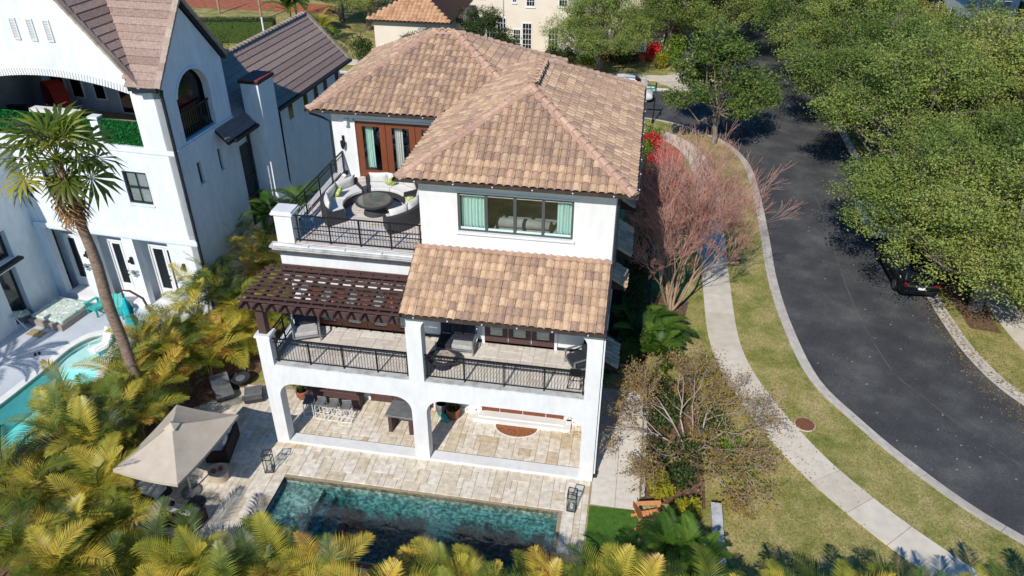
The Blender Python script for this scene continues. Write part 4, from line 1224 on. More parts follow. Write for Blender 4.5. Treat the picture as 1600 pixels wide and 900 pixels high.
def leaf_quads(P, L, Wd, up=.25, nrm=None):
    """one small two-triangle leaf at each point, turned at random"""
    n = len(P)
    d = rng.normal(size=(n, 3)); d[:, 2] *= .7
    d /= np.linalg.norm(d, axis=1, keepdims=True)
    q = rng.normal(size=(n, 3)); q[:, 2] += up * 3
    if nrm is not None: q += nrm * 1.2
    q /= np.linalg.norm(q, axis=1, keepdims=True)
    s = np.cross(d, q); s /= np.linalg.norm(s, axis=1, keepdims=True) + 1e-9
    l = (L * rng.uniform(.6, 1.25, n))[:, None]; w = (Wd * rng.uniform(.6, 1.25, n))[:, None]
    V = np.stack([P - d * l / 2, P + s * w / 2 + d * l * .05, P + d * l / 2, P - s * w / 2 + d * l * .05], 1)
    F = np.arange(n * 4).reshape(n, 4)
    return V.reshape(-1, 3), F
def leaf_obj(name, P, L, Wd, m, parent, up=.25, nrm=None, **kw):
    V_, F_ = leaf_quads(np.asarray(P, float), L, Wd, up, nrm)
    return link(name, np_mesh(name, V_, F_, m), parent, **kw)
for x0, x1 in ((-5.0, .12), (.52, 2.42)):
    p = MB().box(x0, .14, 8.45, x1, .18, 9.5).build('balcony_panel', M['hedge_turf'], NB, fix=False)
    n = int(1100 * (x1 - x0))
    P = np.stack([rng.uniform(x0, x1, n), .12 + rng.uniform(-.05, .01, n), rng.uniform(8.45, 9.52, n)], 1)
    leaf_obj('leaves', P, .09, .05, M['hedge_turf'], p, kind='stuff')
mb = MB(); mb.box(.14, .02, 8.42, .5, .33, 9.5); mb.box(.09, -.02, 9.5, .55, .36, 9.6); mb.build('balcony_pier', S2, NB)
MB().box(-3.2, .5, 9.35, -.9, .9, 9.5).build('planter_ledge', M['trim'], NB)

# right-hand side wall with its own gable and arched opening
def side(y, z): return (y, z)
sd = MB()
sd.panel([(.0, 0), (4.55, 0), (4.55, 11.05), (2.2, 13.85), (.0, 11.05)],
         [[(y, z) for y, z in arch_pts(.93, 3.3, 8.45, 10.25, 11.2)], rect(1.26, 6.36, 1.55, 7.36), rect(2.9, 6.33, 3.16, 7.36)], (3.832, 0, 0), (0, 1, 0), (0, 0, 1), .33)
sd.build('side_wall', S2, NB)
mb = MB(); pts = arch_pts(.93, 3.3, 8.45, 10.25, 11.2); 
for i in range(2, len(pts) - 1):
    a, b = pts[i], pts[i + 1]; mb.bar((3.85, a[0] * 1.0, a[1] + .06), (3.85, b[0], b[1] + .06), .04, .1)
mb.build('arch_moulding', S2, NB)
mb = MB(); mb.box(3.832, -.05, 8.2, 3.88, 4.56, 8.36); mb.build('string_course', S2, NB)
mb = MB(); mb.box(3.6, .93, 9.52, 3.66, 3.3, 9.6); mb.box(3.6, .93, 8.5, 3.66, 3.3, 8.56)
rl_ = mb.build('railing', M['iron'], NB)
mb = MB()
for k in range(15): mb.box(3.61, .97 + k * .158, 8.56, 3.64, 1.02 + k * .158, 9.52)
mb.build('baluster', M['iron'], rl_, fix=False, kind='stuff')
MB().box(3.3, .5, 8.0, 3.38, 4.0, 11.3).build('glass_screen', M['darkglass'], NB)
for y0, y1, z0, z1 in [(1.26, 1.55, 6.36, 7.36), (2.9, 3.16, 6.33, 7.36)]:
    MB().box(3.7, y0, z0, 3.72, y1, z1).build('window', M['darkglass'], NB)
    MB().box(3.833, y0 - .06, z0 - .12, 3.88, y1 + .08, z0 - .02).build('window_sill', S2, NB)
# rear wing
rw = MB(); rw.box(-.2, 4.55, 0, 3.83, 16.3, 7.6); rw.build('rear_wing', S2, NB)
mb = MB(); mb.panel([(-.2, 7.6), (3.83, 7.6), (1.9, 9.6)], [], (0, 16.1, 0), (1, 0, 0), (0, 0, 1), .2); mb.build('gable_wall', S2, NB)
mb = MB(); mb.box(-6.3, .35, 0, -6.0, 4.7, 11); mb.box(-6.0, 4.72, 0, -.2, 9.5, 7.6); mb.panel([(-6.0, 7.6), (3.5, 7.6), (3.5, 11.0), (2.4, 11.4), (APX, 15.9), (-5.3, 11.0)], [], (0, 4.5, 0), (1, 0, 0), (0, 0, 1), .2); mb.build('rear_wall', S2, NB)
for y in (9.7, 11.45, 12.75, 14.0, 15.6):
    mb = MB(); mb.box(3.832, y, 6.35, 3.86, y + .42, 7.4)
    w = mb.build('window', M['darkglass'], NB, label='narrow dark window under the rear eave')
    MB().box(3.832, y - .04, 6.24, 3.89, y + .46, 6.34).build('window_sill', S2, w)
mb = MB(); mb.box(3.832, 4.62, 2.6, 3.87, 5.3, 6.8); w = mb.build('window', M['darkglass'], NB, label='tall dark stair window')
for k in range(4): MB().box(3.87, 4.62, 3.2 + k * .95, 3.9, 5.3, 3.26 + k * .95).build('glazing_bar', M['darkwood'], w)
mb = MB(); mb.tube([(4.25, 5.35, 7.6), (3.95, 5.4, 7.3), (3.9, 5.4, 7.0), (3.9, 5.4, .3)], .06, 8); mb.build('downpipe', M['navy'], NB)
mb = MB(); mb.tube([(3.95, 8.5, 7.4), (3.92, 8.5, 3.3), (3.92, 8.5, .3)], .07, 8); mb.build('downpipe', M['navy'], NB)
mb = MB(); mb.tube([(3.95, .0, 11.0), (3.93, -.04, 10.8), (3.93, -.04, .3)], .07, 8); mb.build('downpipe', M['navy'], NB)
# chimney with a flared foot and a red cap
mb = MB(); mb.add([(3.8, 5.5, 0), (5.08, 5.5, 0), (5.08, 6.9, 0), (3.8, 6.9, 0), (3.8, 5.5, 3.5), (5.08, 5.5, 3.5), (5.08, 6.9, 3.5), (3.8, 6.9, 3.5), (3.95, 5.5, 4.2), (4.85, 5.5, 4.2), (4.85, 6.9, 4.2), (3.95, 6.9, 4.2), (3.95, 5.5, 9.6), (4.85, 5.5, 9.6), (4.85, 6.9, 9.6), (3.95, 6.9, 9.6)],
               [(3, 2, 1, 0), (0, 1, 5, 4), (1, 2, 6, 5), (2, 3, 7, 6), (3, 0, 4, 7), (4, 5, 9, 8), (5, 6, 10, 9), (6, 7, 11, 10), (7, 4, 8, 11), (8, 9, 13, 12), (9, 10, 14, 13), (10, 11, 15, 14), (11, 8, 12, 15), (12, 13, 14, 15)])
ch = mb.build('chimney', S2, NB)
mb = MB(); mb.box(3.88, 5.43, 9.6, 4.92, 6.97, 9.72); mb.build('chimney_cap', M['navy'], ch)
MB().box(3.9, 5.46, 9.72, 4.9, 6.94, 9.78).build('chimney_top', mat('red_metal_cap', '#8a3a34', rough=.6), ch)

# roofs: each slope laid in courses of flat tiles
def gable_roof(name, ra, rb, half, zr, ze, along, label, rows, caps=(True, True), skew=0.0):
    """ridge from ra to rb at zr (points in x, y), eaves half away at ze"""
    ra, rb = Vector(ra), Vector(rb); d = (rb - ra).normalized(); sdv = Vector((d.y, -d.x))
    mb = MB(); vs = []
    for p in (ra, rb):
        for k, z in ((half, ze), (0, zr), (-half, ze)):
            q = p + sdv * k + (d * (skew if (k and p is ra) else 0))
            vs += [(q.x, q.y, z), (q.x, q.y, z - .16)]
    # per end: e0 top, bottom; ridge top, bottom; e1 top, bottom
    fs = [(0, 2, 8, 6), (2, 4, 10, 8), (1, 7, 9, 3), (3, 9, 11, 5), (0, 6, 7, 1), (4, 5, 11, 10), (0, 1, 3, 2), (2, 3, 5, 4), (6, 8, 9, 7), (8, 10, 11, 9)]
    mb.add(vs, fs)
    root = mb.build('tiled_roof', M['navy'], NB, label=label)
    L = (rb - ra).length
    for sg in (1, -1):
        e = Vector((d.x, d.y, 0)); 
        dn = Vector((sdv.x * sg * half, sdv.y * sg * half, ze - zr)); SL = dn.length; dn.normalize()
        nrm = e.cross(dn) if e.cross(dn).z > 0 else dn.cross(e)
        top = Vector((ra.x, ra.y, zr)); n = rows; st_ = SL / n
        c = MB(); vs = []
        for x in (0.0, L):
            for a, h in ((-.02, .012), (st_, .05), (st_, .005), (-.02, .0)): vs.append(e * x + dn * a + nrm * h)
        c.add(vs, [(0, 1, 5, 4), (1, 2, 6, 5), (2, 3, 7, 6), (3, 0, 4, 7), (3, 2, 1, 0), (4, 5, 6, 7)])
        me = c.mesh('tile_course', M['nbtile'])
        bm = bmesh.new(); bm.from_mesh(me); bmesh.ops.recalc_face_normals(bm, faces=bm.faces); bm.to_mesh(me); bm.free()
        for k in range(n):
            cut_ = skew * (k + .4) / n
            link('tile_course', me, root, Matrix.Translation(top + dn * (st_ * k) + e * cut_) @ (Matrix.Scale((L - cut_) / L, 4, e) if skew else Matrix.Identity(4)))
        for p, on in ((ra, caps[0]), (rb, caps[1])):
            if on:
                t0 = Vector((p.x, p.y, zr)) + nrm * .04; t1 = t0 + dn * SL
                nn = int(SL / .34)
                r_ = MB(); r_.box(-.13, -.02, -.05, .13, .34, .05); rme_ = r_.mesh('rake_tile', M['nbridge'])
                ss = dn.cross(nrm)
                B_ = Matrix(((ss.x, dn.x, nrm.x), (ss.y, dn.y, nrm.y), (ss.z, dn.z, nrm.z))).to_4x4()
                for k in range(nn):
                    link('rake_tile', rme_, root, Matrix.Translation(t0 + dn * (SL / nn * k)) @ B_ @ Matrix.Rotation(-.06, 4, 'X'))
    ridge_run(root, (ra.x, ra.y, zr + .05), (rb.x, rb.y, zr + .05), M['nbridge'], .14, .36, bed=False)
    return root
gable_roof('front', (APX, -.18), (APX, 4.6), 4.48, 16.4, 11.05, 0, 'steep front gable roof of the neighbour house', 20)
gable_roof('cross', (.55, 2.2), (4.02, 2.2), 2.5, 14.1, 11.12, 0, 'steep side gable roof of the neighbour house', 12, caps=(False, True), skew=2.1)
gable_roof('rear', (1.95, 3.0), (1.95, 16.6), 2.45, 10.15, 7.7, 0, 'lower rear wing roof of the neighbour house', 10, caps=(False, True))
# eave gutters
for a, b, w in [((2.95, -.38, 11.0), (4.05, -.38, 11.12), .16), ((4.5, 3.4, 7.62), (4.5, 16.6, 7.62), .16)]:
    mb = MB(); mb.bar(a, b, w, .14); mb.build('gutter', M['navy'], NB)
mb = MB(); mb.tube([(1.2, 13.0, 9.4), (1.2, 13.0, 10.7)], .05, 8); mb.build('vent_pipe', M['whitemetal'], NB)
# left wing that reaches toward the pool, mostly outside the picture
lw_ = MB(); lw_.panel([(-7, 0), (.0, 0), (.0, 7.6), (-7, 7.6)], [rect(-2.75, .1, -1.75, 2.75), rect(-3.6, 3.15, -1.6, 4.55)], (-4.6, 0, 0), (0, 1, 0), (0, 0, 1), .3)
lw_.build('wing_wall', S2, NB)
mb = MB(); mb.box(-10, -7, 0, -4.9, 0, 7.55); mb.build('wing_wall', S2, NB)
MB().box(-4.87, -2.7, .12, -4.84, -1.8, 2.7).build('glazed_door', M['darkglass'], NB)
MB().box(-4.87, -3.55, 3.2, -4.84, -1.65, 4.5).build('window', M['darkglass'], NB)
mb = MB(); mb.box(-4.6, -3.9, 3.0, -4.3, -1.4, 3.12); mb.build('door_hood', M['navy'], NB)
mb = MB(); mb.box(-10.2, -7, 7.55, -4.4, .1, 7.75); mb.build('flat_roof', M['ledge'], NB)

# ================================================================== BACKGROUND HOUSES
CH = thing('cream_house', 'tall cream house with white framed windows behind the villa roof', 'house', (0, 53.2, 0), .0)
cm = M['cream']
wins = [(-3.6, 1.6, -2.65, 3.4), (-2.4, 1.6, -1.55, 3.4), (-1.35, 1.6, -.6, 3.4), (.2, .7, .8, 2.4), (1.05, .6, 1.85, 3.0), (3.5, .7, 4.35, 2.6), (6.1, .8, 6.9, 2.6), (.1, 4.9, .4, 5.5), (1.4, 4.6, 2.1, 6.2), (4.4, 4.7, 5.1, 6.3), (6.8, 4.7, 7.5, 6.3), (-3.4, 5.2, -2.6, 6.8)]
mb = MB(); mb.panel(rect(-7.2, -.1, 8.3, 9.0), [rect(*w) for w in wins], (0, 0, 0), (1, 0, 0), (0, 0, 1), .3)
mb.build('front_wall', cm, CH)
mb = MB(); mb.box(-7.2, .3, -.1, 8.3, 12, 9); mb.build('house_body', cm, CH)
for w in wins:
    mb = MB(); frame_boxes(mb, w[0] - .1, w[1] - .1, w[2] + .1, w[3] + .1, -.05, -.002, .1)
    f = mb.build('window', M['trim'], CH)
    g = MB()
    nx = 3 if w[2] - w[0] > .6 else 2
    for k in range(1, nx): x = w[0] + (w[2] - w[0]) * k / nx; g.box(x - .015, .0, w[1], x + .015, .05, w[3])
    nz = max(2, int((w[3] - w[1]) / .4))
    for k in range(1, nz): z = w[1] + (w[3] - w[1]) * k / nz; g.box(w[0], .01, z - .015, w[2], .04, z + .015)
    g.build('glazing_bar', M['trim'], f)
    MB().box(w[0], .06, w[1], w[2], .08, w[3]).build('glass_pane', M['darkglass'], f, fix=False)
    MB().box(w[0] - .12, -.09, w[1] - .18, w[2] + .12, -.003, w[1] - .1).build('window_sill', M['trim'], f)
mb = MB(); mb.tube([(-.8, -.06, 8.9), (-.8, -.06, .2)], .05, 6); mb.build('downpipe', M['ledge'], CH)
hipmesh(-7.8, -.6, 8.9, 12.6, 9.0, .5, 0, .15).build('hip_roof', M['orangetile'], CH)
OW = thing('garage_wing', 'low cream wing with an orange tiled hip roof left of the tall cream house', 'house', (-7.0, 47.5, 0))
mb = MB(); mb.box(-3.2, -3.6, -.1, 3.0, 4.5, 4.9); mb.build('wall', cm, OW)
og = hipmesh(-3.7, -4.1, 3.5, 5.0, 5.1, .45).build('hip_roof', M['deckroof'], OW)
tv, tf_ = tile_geo(.36, .42); mb = MB()
for j in range(8):
    for i in range(20):
        x = -3.7 + i * .36; y = -4.1 + j * .42 * .912
        if x + .18 < -3.7 + (y + 4.1) or x + .18 > 3.5 - (y + 4.1): continue
        mb.add([(x + a, y + b * .912 - c * .41, 5.12 + j * .42 * .41 + b * .41 + c * .912) for a, b, c in tv], tf_)
mb.build('roof_tile', M['orangetile'], og, fix=False, kind='stuff')
for x in (-2.4, -.9, .8, 2.1):
    m2 = MB(); frame_boxes(m2, x - .4, 1.2, x + .4, 3.0, -3.68, -3.602, .08); w = m2.build('window', M['trim'], OW)
    MB().box(x - .32, -3.64, 1.28, x + .32, -3.61, 2.92).build('glass_pane', M['darkglass'], w, fix=False)
PR = thing('front_porch', 'white balustraded porch with a terracotta floor beside the cream house', 'porch', (10.7, 54.6, 0))
MB().box(-1.9, -1.2, -.1, 1.9, 1.6, .9).build('porch_base', M['redsoil'], PR)
mb = MB(); mb.box(-1.9, -1.3, 1.75, 1.9, -1.15, 1.87); mb.box(-1.9, -1.3, .9, 1.9, -1.15, 1.0)
for x in (-1.9, -.65, .6, 1.8): mb.box(x - .12, -1.35, .9, x + .12, -1.1, 2.05)
bl_ = mb.build('balustrade', M['trim'], PR)
mb = MB()
for k in range(18): mb.lathe([(.05, 0), (.07, .2), (.04, .5), (.05, .75)], 6, (-1.8 + k * .21, -1.22, 1.0))
mb.build('baluster', M['trim'], bl_, kind='stuff')
MB().box(-2.0, 1.6, -.1, 4.2, 8, 6.5).build('porch_house_wall', cm, PR)
hipmesh(-2.6, 1.0, 4.8, 8.6, 6.5, .5, 0, .15).build('hip_roof', M['orangetile'], PR)
# pale houses on the far side of the street, seen through the oaks
def far_house(label, x, y, w, d, h, m, rm, rz=0):
    t = thing('street_house', label, 'house', (x, y, 0), rz, None)
    ws = []
    k = int(w / 3)
    for i in range(k):
        for z in (1.0, 4.4, 7.6):
            if z + 1.8 < h: ws.append((-w / 2 + (i + .5) * w / k - .6, z, -w / 2 + (i + .5) * w / k + .6, z + 1.7))
    mb = MB(); mb.panel(rect(-w / 2, -.1, w / 2, h), [rect(*q) for q in ws], (0, 0, 0), (1, 0, 0), (0, 0, 1), .3); mb.box(-w / 2, .3, -.1, w / 2, d, h)
    mb.build('wall', m, t)
    for q in ws:
        mb = MB(); frame_boxes(mb, q[0] + .01, q[1] + .01, q[2] - .01, q[3] - .01, .05, .15, .08); f = mb.build('window', M['navy'], t)
        MB().box(q[0] + .08, .11, q[1] + .08, q[2] - .08, .12, q[3] - .08).build('glass_pane', M['darkglass'], f, fix=False)
    hipmesh(-w / 2 - .5, -.5, w / 2 + .5, d + .5, h, .5, 0, .18).build('hip_roof', rm, t)
    return t
far_house('pale grey blue house with dark windows behind the tall oaks at the far right', 37.3, 34, 14, 9, 10.5, M['nbdeck'], M['nbtile'], PI / 2 * -1)
far_house('white house half hidden by the oak canopy up the street', 37.5, 52, 16, 9, 9, M['stucco_nb'], M['nbtile'], PI / 2 * -1)
far_house('cream house with an orange roof at the far end of the left verge', 8, 80, 14, 10, 7, M['cream'], M['orangetile'])
# ================================================================== FURNITURE ON THE VILLA
def sector(mb, r0, r1, a0, a1, z0, z1, n=10, c=(0, 0), mi=0):
    vs = []
    for i in range(n + 1):
        a = a0 + (a1 - a0) * i / n
        for r_, z in ((r0, z0), (r1, z0), (r1, z1), (r0, z1)): vs.append((c[0] + r_ * math.cos(a), c[1] + r_ * math.sin(a), z))
    fs = []
    for i in range(n):
        for k in range(4):
            k2 = (k + 1) % 4; fs.append((i * 4 + k, i * 4 + k2, i * 4 + 4 + k2, i * 4 + 4 + k))
    fs += [(3, 2, 1, 0), (n * 4, n * 4 + 1, n * 4 + 2, n * 4 + 3)]
    return mb.add(vs, fs, mi)
def cushion(name, m, parent, size, T, puff=.35, label=None):
    """stuffed square cushion"""
    w, h, d = size; n = 6; vs = []
    for s_ in (1, -1):
        for j in range(n + 1):
            for i in range(n + 1):
                x, y = i / n * 2 - 1, j / n * 2 - 1
                e = (1 - abs(x) ** 3) * (1 - abs(y) ** 3)
                pin = 1 - .07 * (1 - abs(x) ** 2) * (abs(y) ** 4) - .0
                pin2 = 1 - .07 * (1 - abs(y) ** 2) * (abs(x) ** 4)
                vs.append((x * w / 2 * pin2, y * h / 2 * pin, s_ * d / 2 * (.12 + .88 * e ** .6)))
    N_ = (n + 1) ** 2; fs = []
    for j in range(n):
        for i in range(n):
            a = j * (n + 1) + i
            fs.append((a, a + 1, a + n + 2, a + n + 1)); fs.append((N_ + a, N_ + a + n + 1, N_ + a + n + 2, N_ + a + 1))
    ring = [i for i in range(n)] + [n + j * (n + 1) for j in range(n)] + [n * (n + 1) + n - i for i in range(n)] + [(n - j) * (n + 1) for j in range(n)]
    for k in range(len(ring)):
        a, b = ring[k], ring[(k + 1) % len(ring)]; fs.append((a, N_ + a, N_ + b, b))
    mb = MB(); mb.add([T @ Vector(v) for v in vs], fs)
    return mb.build(name, m, parent, smooth=True, label=label)
def TR(loc, rx=0, ry=0, rz=0):
    return Matrix.Translation(loc) @ Matrix.Rotation(rz, 4, 'Z') @ Matrix.Rotation(ry, 4, 'Y') @ Matrix.Rotation(rx, 4, 'X')

ZT = HT + .006; ZB = HF + .006
TC = (3.15, 4.48)
def arc_sofa(label, d0, d1, nback):
    mid = R((d0 + d1) / 2); rz = mid
    t = thing('curved_sofa', label, 'sofa', (TC[0], TC[1], ZT), rz, 'curved sofas round the terrace table')
    h = R((d1 - d0) / 2)
    mb = MB(); sector(mb, 1.18, 1.93, -h, h, .03, .33, 14); mb.build('seat_base', M['wicker'], t, bevel=.012)
    mb = MB(); sector(mb, 1.78, 1.93, -h, h, .331, .68, 14); mb.build('backrest', M['wicker'], t, bevel=.012)
    for sg in (-1, 1):
        mb = MB(); sector(mb, 1.2, 1.775, sg * h - .05 * (sg > 0), sg * h + .05 * (sg < 0), .331, .52, 2); mb.build('arm', M['wicker'], t)
    k = 2
    for i in range(k):
        a0 = -h + .06 + (2 * h - .12) * i / k; a1 = -h + .06 + (2 * h - .12) * (i + 1) / k
        mb = MB(); sector(mb, 1.14, 1.76, a0 + .004, a1 - .004, .334, .46, 8); mb.build('seat_cushion', M['cushion'], t, bevel=.025, smooth=False)
    for i in range(nback):
        a = -h + .09 + (2 * h - .18) * (i + .5) / nback
        T = Matrix.Rotation(a, 4, 'Z') @ Matrix.Translation((1.69, 0, .66)) @ Matrix.Rotation(R(78), 4, 'Y') @ Matrix.Rotation(PI / 2, 4, 'Z')
        cushion('back_cushion', M['cushion'], t, (2 * h * 1.6 / nback, .46, .2), T)
    return t
arc_sofa('curved charcoal wicker sofa with pale cushions along the terrace side railing', 128, 228, 3)
arc_sofa('curved charcoal wicker sofa with pale cushions in front of the brown terrace doors', 40, 118, 3)
arc_sofa('curved charcoal wicker sofa seen from behind, beside the white wall of the upper floor', -58, 28, 3)
def pillow(label, x, y, z, rz, tilt=55, roll=.3, z0=ZT):
    t = cushion('throw_pillow', M['greenpillow'], None, (.42, .42, .16), Matrix.Identity(4))
    t.location = (x, y, z0 + z); t.rotation_euler = (R(tilt), roll, rz)
    t['label'] = label; t['category'] = 'pillow'; t['group'] = 'green leaf pillows on the curved sofas'
a = R(172); pillow('green leaf patterned pillow on the sofa along the side railing', TC[0] + 1.44 * math.cos(a), TC[1] + 1.44 * math.sin(a), .63, R(-95), roll=.5)
a = R(80); pillow('green leaf patterned pillow on the sofa before the terrace doors', TC[0] + 1.42 * math.cos(a), TC[1] + 1.42 * math.sin(a), .64, R(185), roll=.7)
a = R(10); pillow('green leaf patterned pillow lying flat on the sofa beside the white wall', TC[0] + 1.40 * math.cos(a), TC[1] + 1.40 * math.sin(a), .54, R(70), tilt=15)
t = thing('terrace_table', 'round glass topped table on a charcoal wicker drum on the upper terrace', 'table', (TC[0], TC[1], ZT))
MB().lathe([(.43, .0), (.36, .25), (.38, .46)], 28).build('drum_base', M['wicker'], t, smooth=False)
MB().lathe([(.68, .0), (.70, .012), (.70, .05), (.68, .06)], 40, (0, 0, .46)).build('rim', M['wicker'], t)
MB().lathe([(.63, .0), (.63, .012)], 40, (0, 0, .521)).build('glass_top', mat('table_glass_sky_sheen', [(.3, '#5f6059'), (.7, '#74756d')], scale=3, rough=.06, spec=.7), t)  # glass colour lightened to stand in for the reflected sky
# folding wire frame in the terrace corner and a small wire stand on the right
def wire_stand(label, x, y, z, w, h, group=None, m=None, rz=0, shelf=True):
    t = thing('wire_stand', label, 'side table', (x, y, z), rz, group)
    a = w / 2; mb = MB()
    for sx in (-1, 1):
        for sy in (-1, 1): mb.bar((sx * a, sy * a, 0), (sx * a * .8, sy * a * .8, h), .02, .02)
    mb.build('leg_frame', m or M['iron'], t)
    mb = MB()
    for z_, k in ((h, .8), (.02, 1.0)):
        for i in range(4):
            p = [(-1, -1), (1, -1), (1, 1), (-1, 1)]
            q, r_ = p[i], p[(i + 1) % 4]; mb.bar((q[0] * a * k, q[1] * a * k, z_), (r_[0] * a * k, r_[1] * a * k, z_), .02, .02)
    mb.build('rail', m or M['iron'], t)
    if shelf: MB().box(-a * .8, -a * .8, h - .0, a * .8, a * .8, h + .012).build('top', M['darkglass'] if m is None else M['clearglass'], t)
    return t
t = thing('bistro_chair', 'metal wire chair in the terrace corner behind the pedestal', 'chair', (1.25, 2.85, ZT), R(30))
mb = MB(); mb.lathe([(.21, .43), (.22, .44), (.21, .46)], 18); mb.build('seat', M['steel'], t)
mb = MB()
for k in range(4): a = PI / 4 + k * PI / 2; mb.tube([(.18 * math.cos(a), .18 * math.sin(a), .44), (.24 * math.cos(a), .24 * math.sin(a), 0)], .012, 6)
mb.build('leg', M['steel'], t)
mb = MB(); mb.tube([(-.2, .1, .44), (-.19, .2, .8), (0, .25, .9), (.19, .2, .8), (.2, .1, .44)], .012, 6); mb.tube([(-.08, .2, .46), (-.08, .24, .86)], .008, 5); mb.tube([(.08, .2, .46), (.08, .24, .86)], .008, 5)
mb.build('backrest', M['steel'], t)
wire_stand('small pale wire side table beside the white wall on the upper terrace', 5.38, 3.3, ZT, .32, .5, m=M['steel'])

# first floor balcony
def frame_seat(label, x, y, rz, w, cushions=1, group=None, arms=True, cm=None, sm_=None):
    """low metal framed seat with slung arms, seat and back cushions; faces -Y in its own axes"""
    t = thing('balcony_armchair' if cushions == 1 else 'balcony_sofa', label, 'armchair' if cushions == 1 else 'sofa', (x, y, ZB), rz, group)
    d = .78; f = MB(); a = w / 2
    for sx in (-1, 1):
        f.bar((sx * a, -d / 2, 0), (sx * a, -d / 2, .58), .05, .05); f.bar((sx * a, d / 2, 0), (sx * a, d / 2, .8), .05, .05)
        f.bar((sx * a, -d / 2, .58), (sx * a, d / 2, .66), .06, .035)
    f.bar((-a, -d / 2, .24), (a, -d / 2, .24), .05, .06); f.bar((-a, d / 2, .24), (a, d / 2, .24), .05, .06); f.bar((-a, d / 2, .8), (a, d / 2, .8), .04, .05)
    for sx in (-1, 1): f.bar((sx * a, -d / 2, .24), (sx * a, d / 2, .24), .05, .06)
    f.build('frame', M['steel'], t)
    cw = (w - .1) / cushions
    for i in range(cushions):
        cx = -a + .05 + cw * (i + .5)
        mb = MB(); mb.box(cx - cw / 2 + .01, -d / 2 + .02, .27, cx + cw / 2 - .01, d / 2 - .06, .43); mb.build('seat_cushion', sm_ or M['greycush'], t, bevel=.03)
        cushion('back_cushion', cm or M['navycush'], t, (cw - .03, .5, .2), TR((cx, d / 2 - .16, .66), R(78)))
    return t
frame_seat('metal framed armchair with a charcoal back cushion in the left corner of the balcony', .98, 1.85, R(24), .95, 1)
t = thing('sectional_sofa', 'charcoal cushioned sectional sofa on the balcony behind the fire table', 'sofa', (6.55, 1.95, ZB))
f = MB()
for x in (-.55, .78): f.bar((x, .5, 0), (x, .5, .75), .05, .05)
for x, y in ((-.55, -.3), (.78, -.25), (-.55, .5)): f.bar((x, y, 0), (x, y, .5), .05, .05)
f.bar((-.55, .5, .74), (.78, .5, .74), .05, .05); f.bar((.78, -.25, .55), (.78, .5, .55), .05, .04); f.bar((-.55, -.3, .22), (.78, -.25, .22), .05, .06); f.bar((.78, -.25, .22), (.78, .5, .22), .05, .06)
f.build('frame', M['steel'], t)
mb = MB(); mb.box(.0, -.24, .25, .76, .42, .42); mb.build('seat_cushion', M['greycush'], t, bevel=.03)
mb = MB(); mb.box(-.55, -.28, .25, -.01, .42, .43); mb.build('seat_cushion', M['navycush'], t, bevel=.03)
mb = MB(); mb.box(-.1, .05, .425, .74, .40, .5); mb.build('seat_cushion', M['navycush'], t, bevel=.03, label='charcoal upper seat pad')
for x in (-.32, .12, .55): cushion('back_cushion', M['navycush'], t, (.44, .5, .2), TR((x, .38, .74), R(80)))
frame_seat('charcoal armchair at the right end of the balcony against the pier', 11.2, 1.75, R(-62), .85, 1, sm_=M['navycush'])
t = thing('fire_table', 'low oval fire table with a dark rim and stone top on the balcony', 'table', (6.42, .98, ZB), R(4))
mb = MB(); mb.lathe([(.3, 0), (.36, .3), (.44, .34)], 24); o_ = mb.build('base', M['navycush'], t); o_.scale = (1.1, .95, 1)
mb = MB(); mb.lathe([(.50, .34), (.52, .36), (.52, .4), (.50, .41)], 36); o_ = mb.build('rim', M['wicker'], t); o_.scale = (1.08, .92, 1)
mb = MB(); mb.panel([(-.42, -.2), (.1, -.36), (.4, -.18), (.44, .1), (.1, .36), (-.3, .3)], [], (0, 0, .44), (1, 0, 0), (0, 1, 0), .03); mb.build('stone_top', mat('marbled_stone', [(.35, '#8f857c'), (.5, '#b5a99e'), (.65, '#6f675f')], scale=4, rough=.5), t)
wire_stand('black wire side table behind the right end of the balcony railing', 11.12, .72, ZB, .45, .55)

# ground floor loggia
t = thing('bar_counter', 'dark wooden bar counter with a sheltering shelf under the left arch', 'bar', (1.55, 2.3, .012))
MB().box(-1.0, .0, 0, .95, .5, .98).build('cabinet', M['darkwood'], t)
MB().box(-1.08, -.32, .98, 1.0, .55, 1.04).build('counter_top', M['darkwood'], t, bevel=.01)
MB().box(-1.0, .3, 1.04, .95, .5, 1.25).build('raised_shelf', M['darkwood'], t)
MB().box(-.75, .05, 1.042, -.6, .2, 1.2).build('napkin_box', M['whitemetal'], t)
def bar_stool():
    t = thing('bar_stool', 'white framed bar stool with a slate grey seat furthest left at the bar counter', 'stool', (.62, 1.72, .012), R(6), 'stools along the bar counter')
    mb = MB(); mb.box(-.19, -.19, .62, .19, .19, .68); mb.build('seat', M['greytop'], t, bevel=.015)
    mb = MB(); mb.box(-.19, .16, .68, .19, .2, .84); mb.build('backrest', M['greytop'], t, bevel=.01)
    for sx in (-1, 1):
        for sy in (-1, 1):
            MB().bar((sx * .17, sy * .17, .62), (sx * .2, sy * .2, 0), .026, .026).build('leg', M['whitemetal'], t)
    mb = MB()
    p = [(-.2, -.2), (.2, -.2), (.2, .2), (-.2, .2)]
    for i in range(4): mb.bar((p[i][0], p[i][1], .012), (p[(i + 1) % 4][0], p[(i + 1) % 4][1], .012), .024, .024)
    for i in range(4): mb.bar((p[i][0] * .9, p[i][1] * .9, .28), (p[(i + 1) % 4][0] * .9, p[(i + 1) % 4][1] * .9, .28), .02, .02)
    mb.build('foot_rail', M['whitemetal'], t)
    freeze(t); return t
st = bar_stool()
for i, (x, y, r_, l) in enumerate([(1.13, 1.68, -.05, 'white framed bar stool, second from the left at the bar counter'), (1.66, 1.66, .03, 'white framed bar stool, third from the left at the bar counter'), (2.2, 1.64, .1, 'white framed bar stool at the right end of the bar counter')]):
    dup(st, (x, y, .012), r_, l)
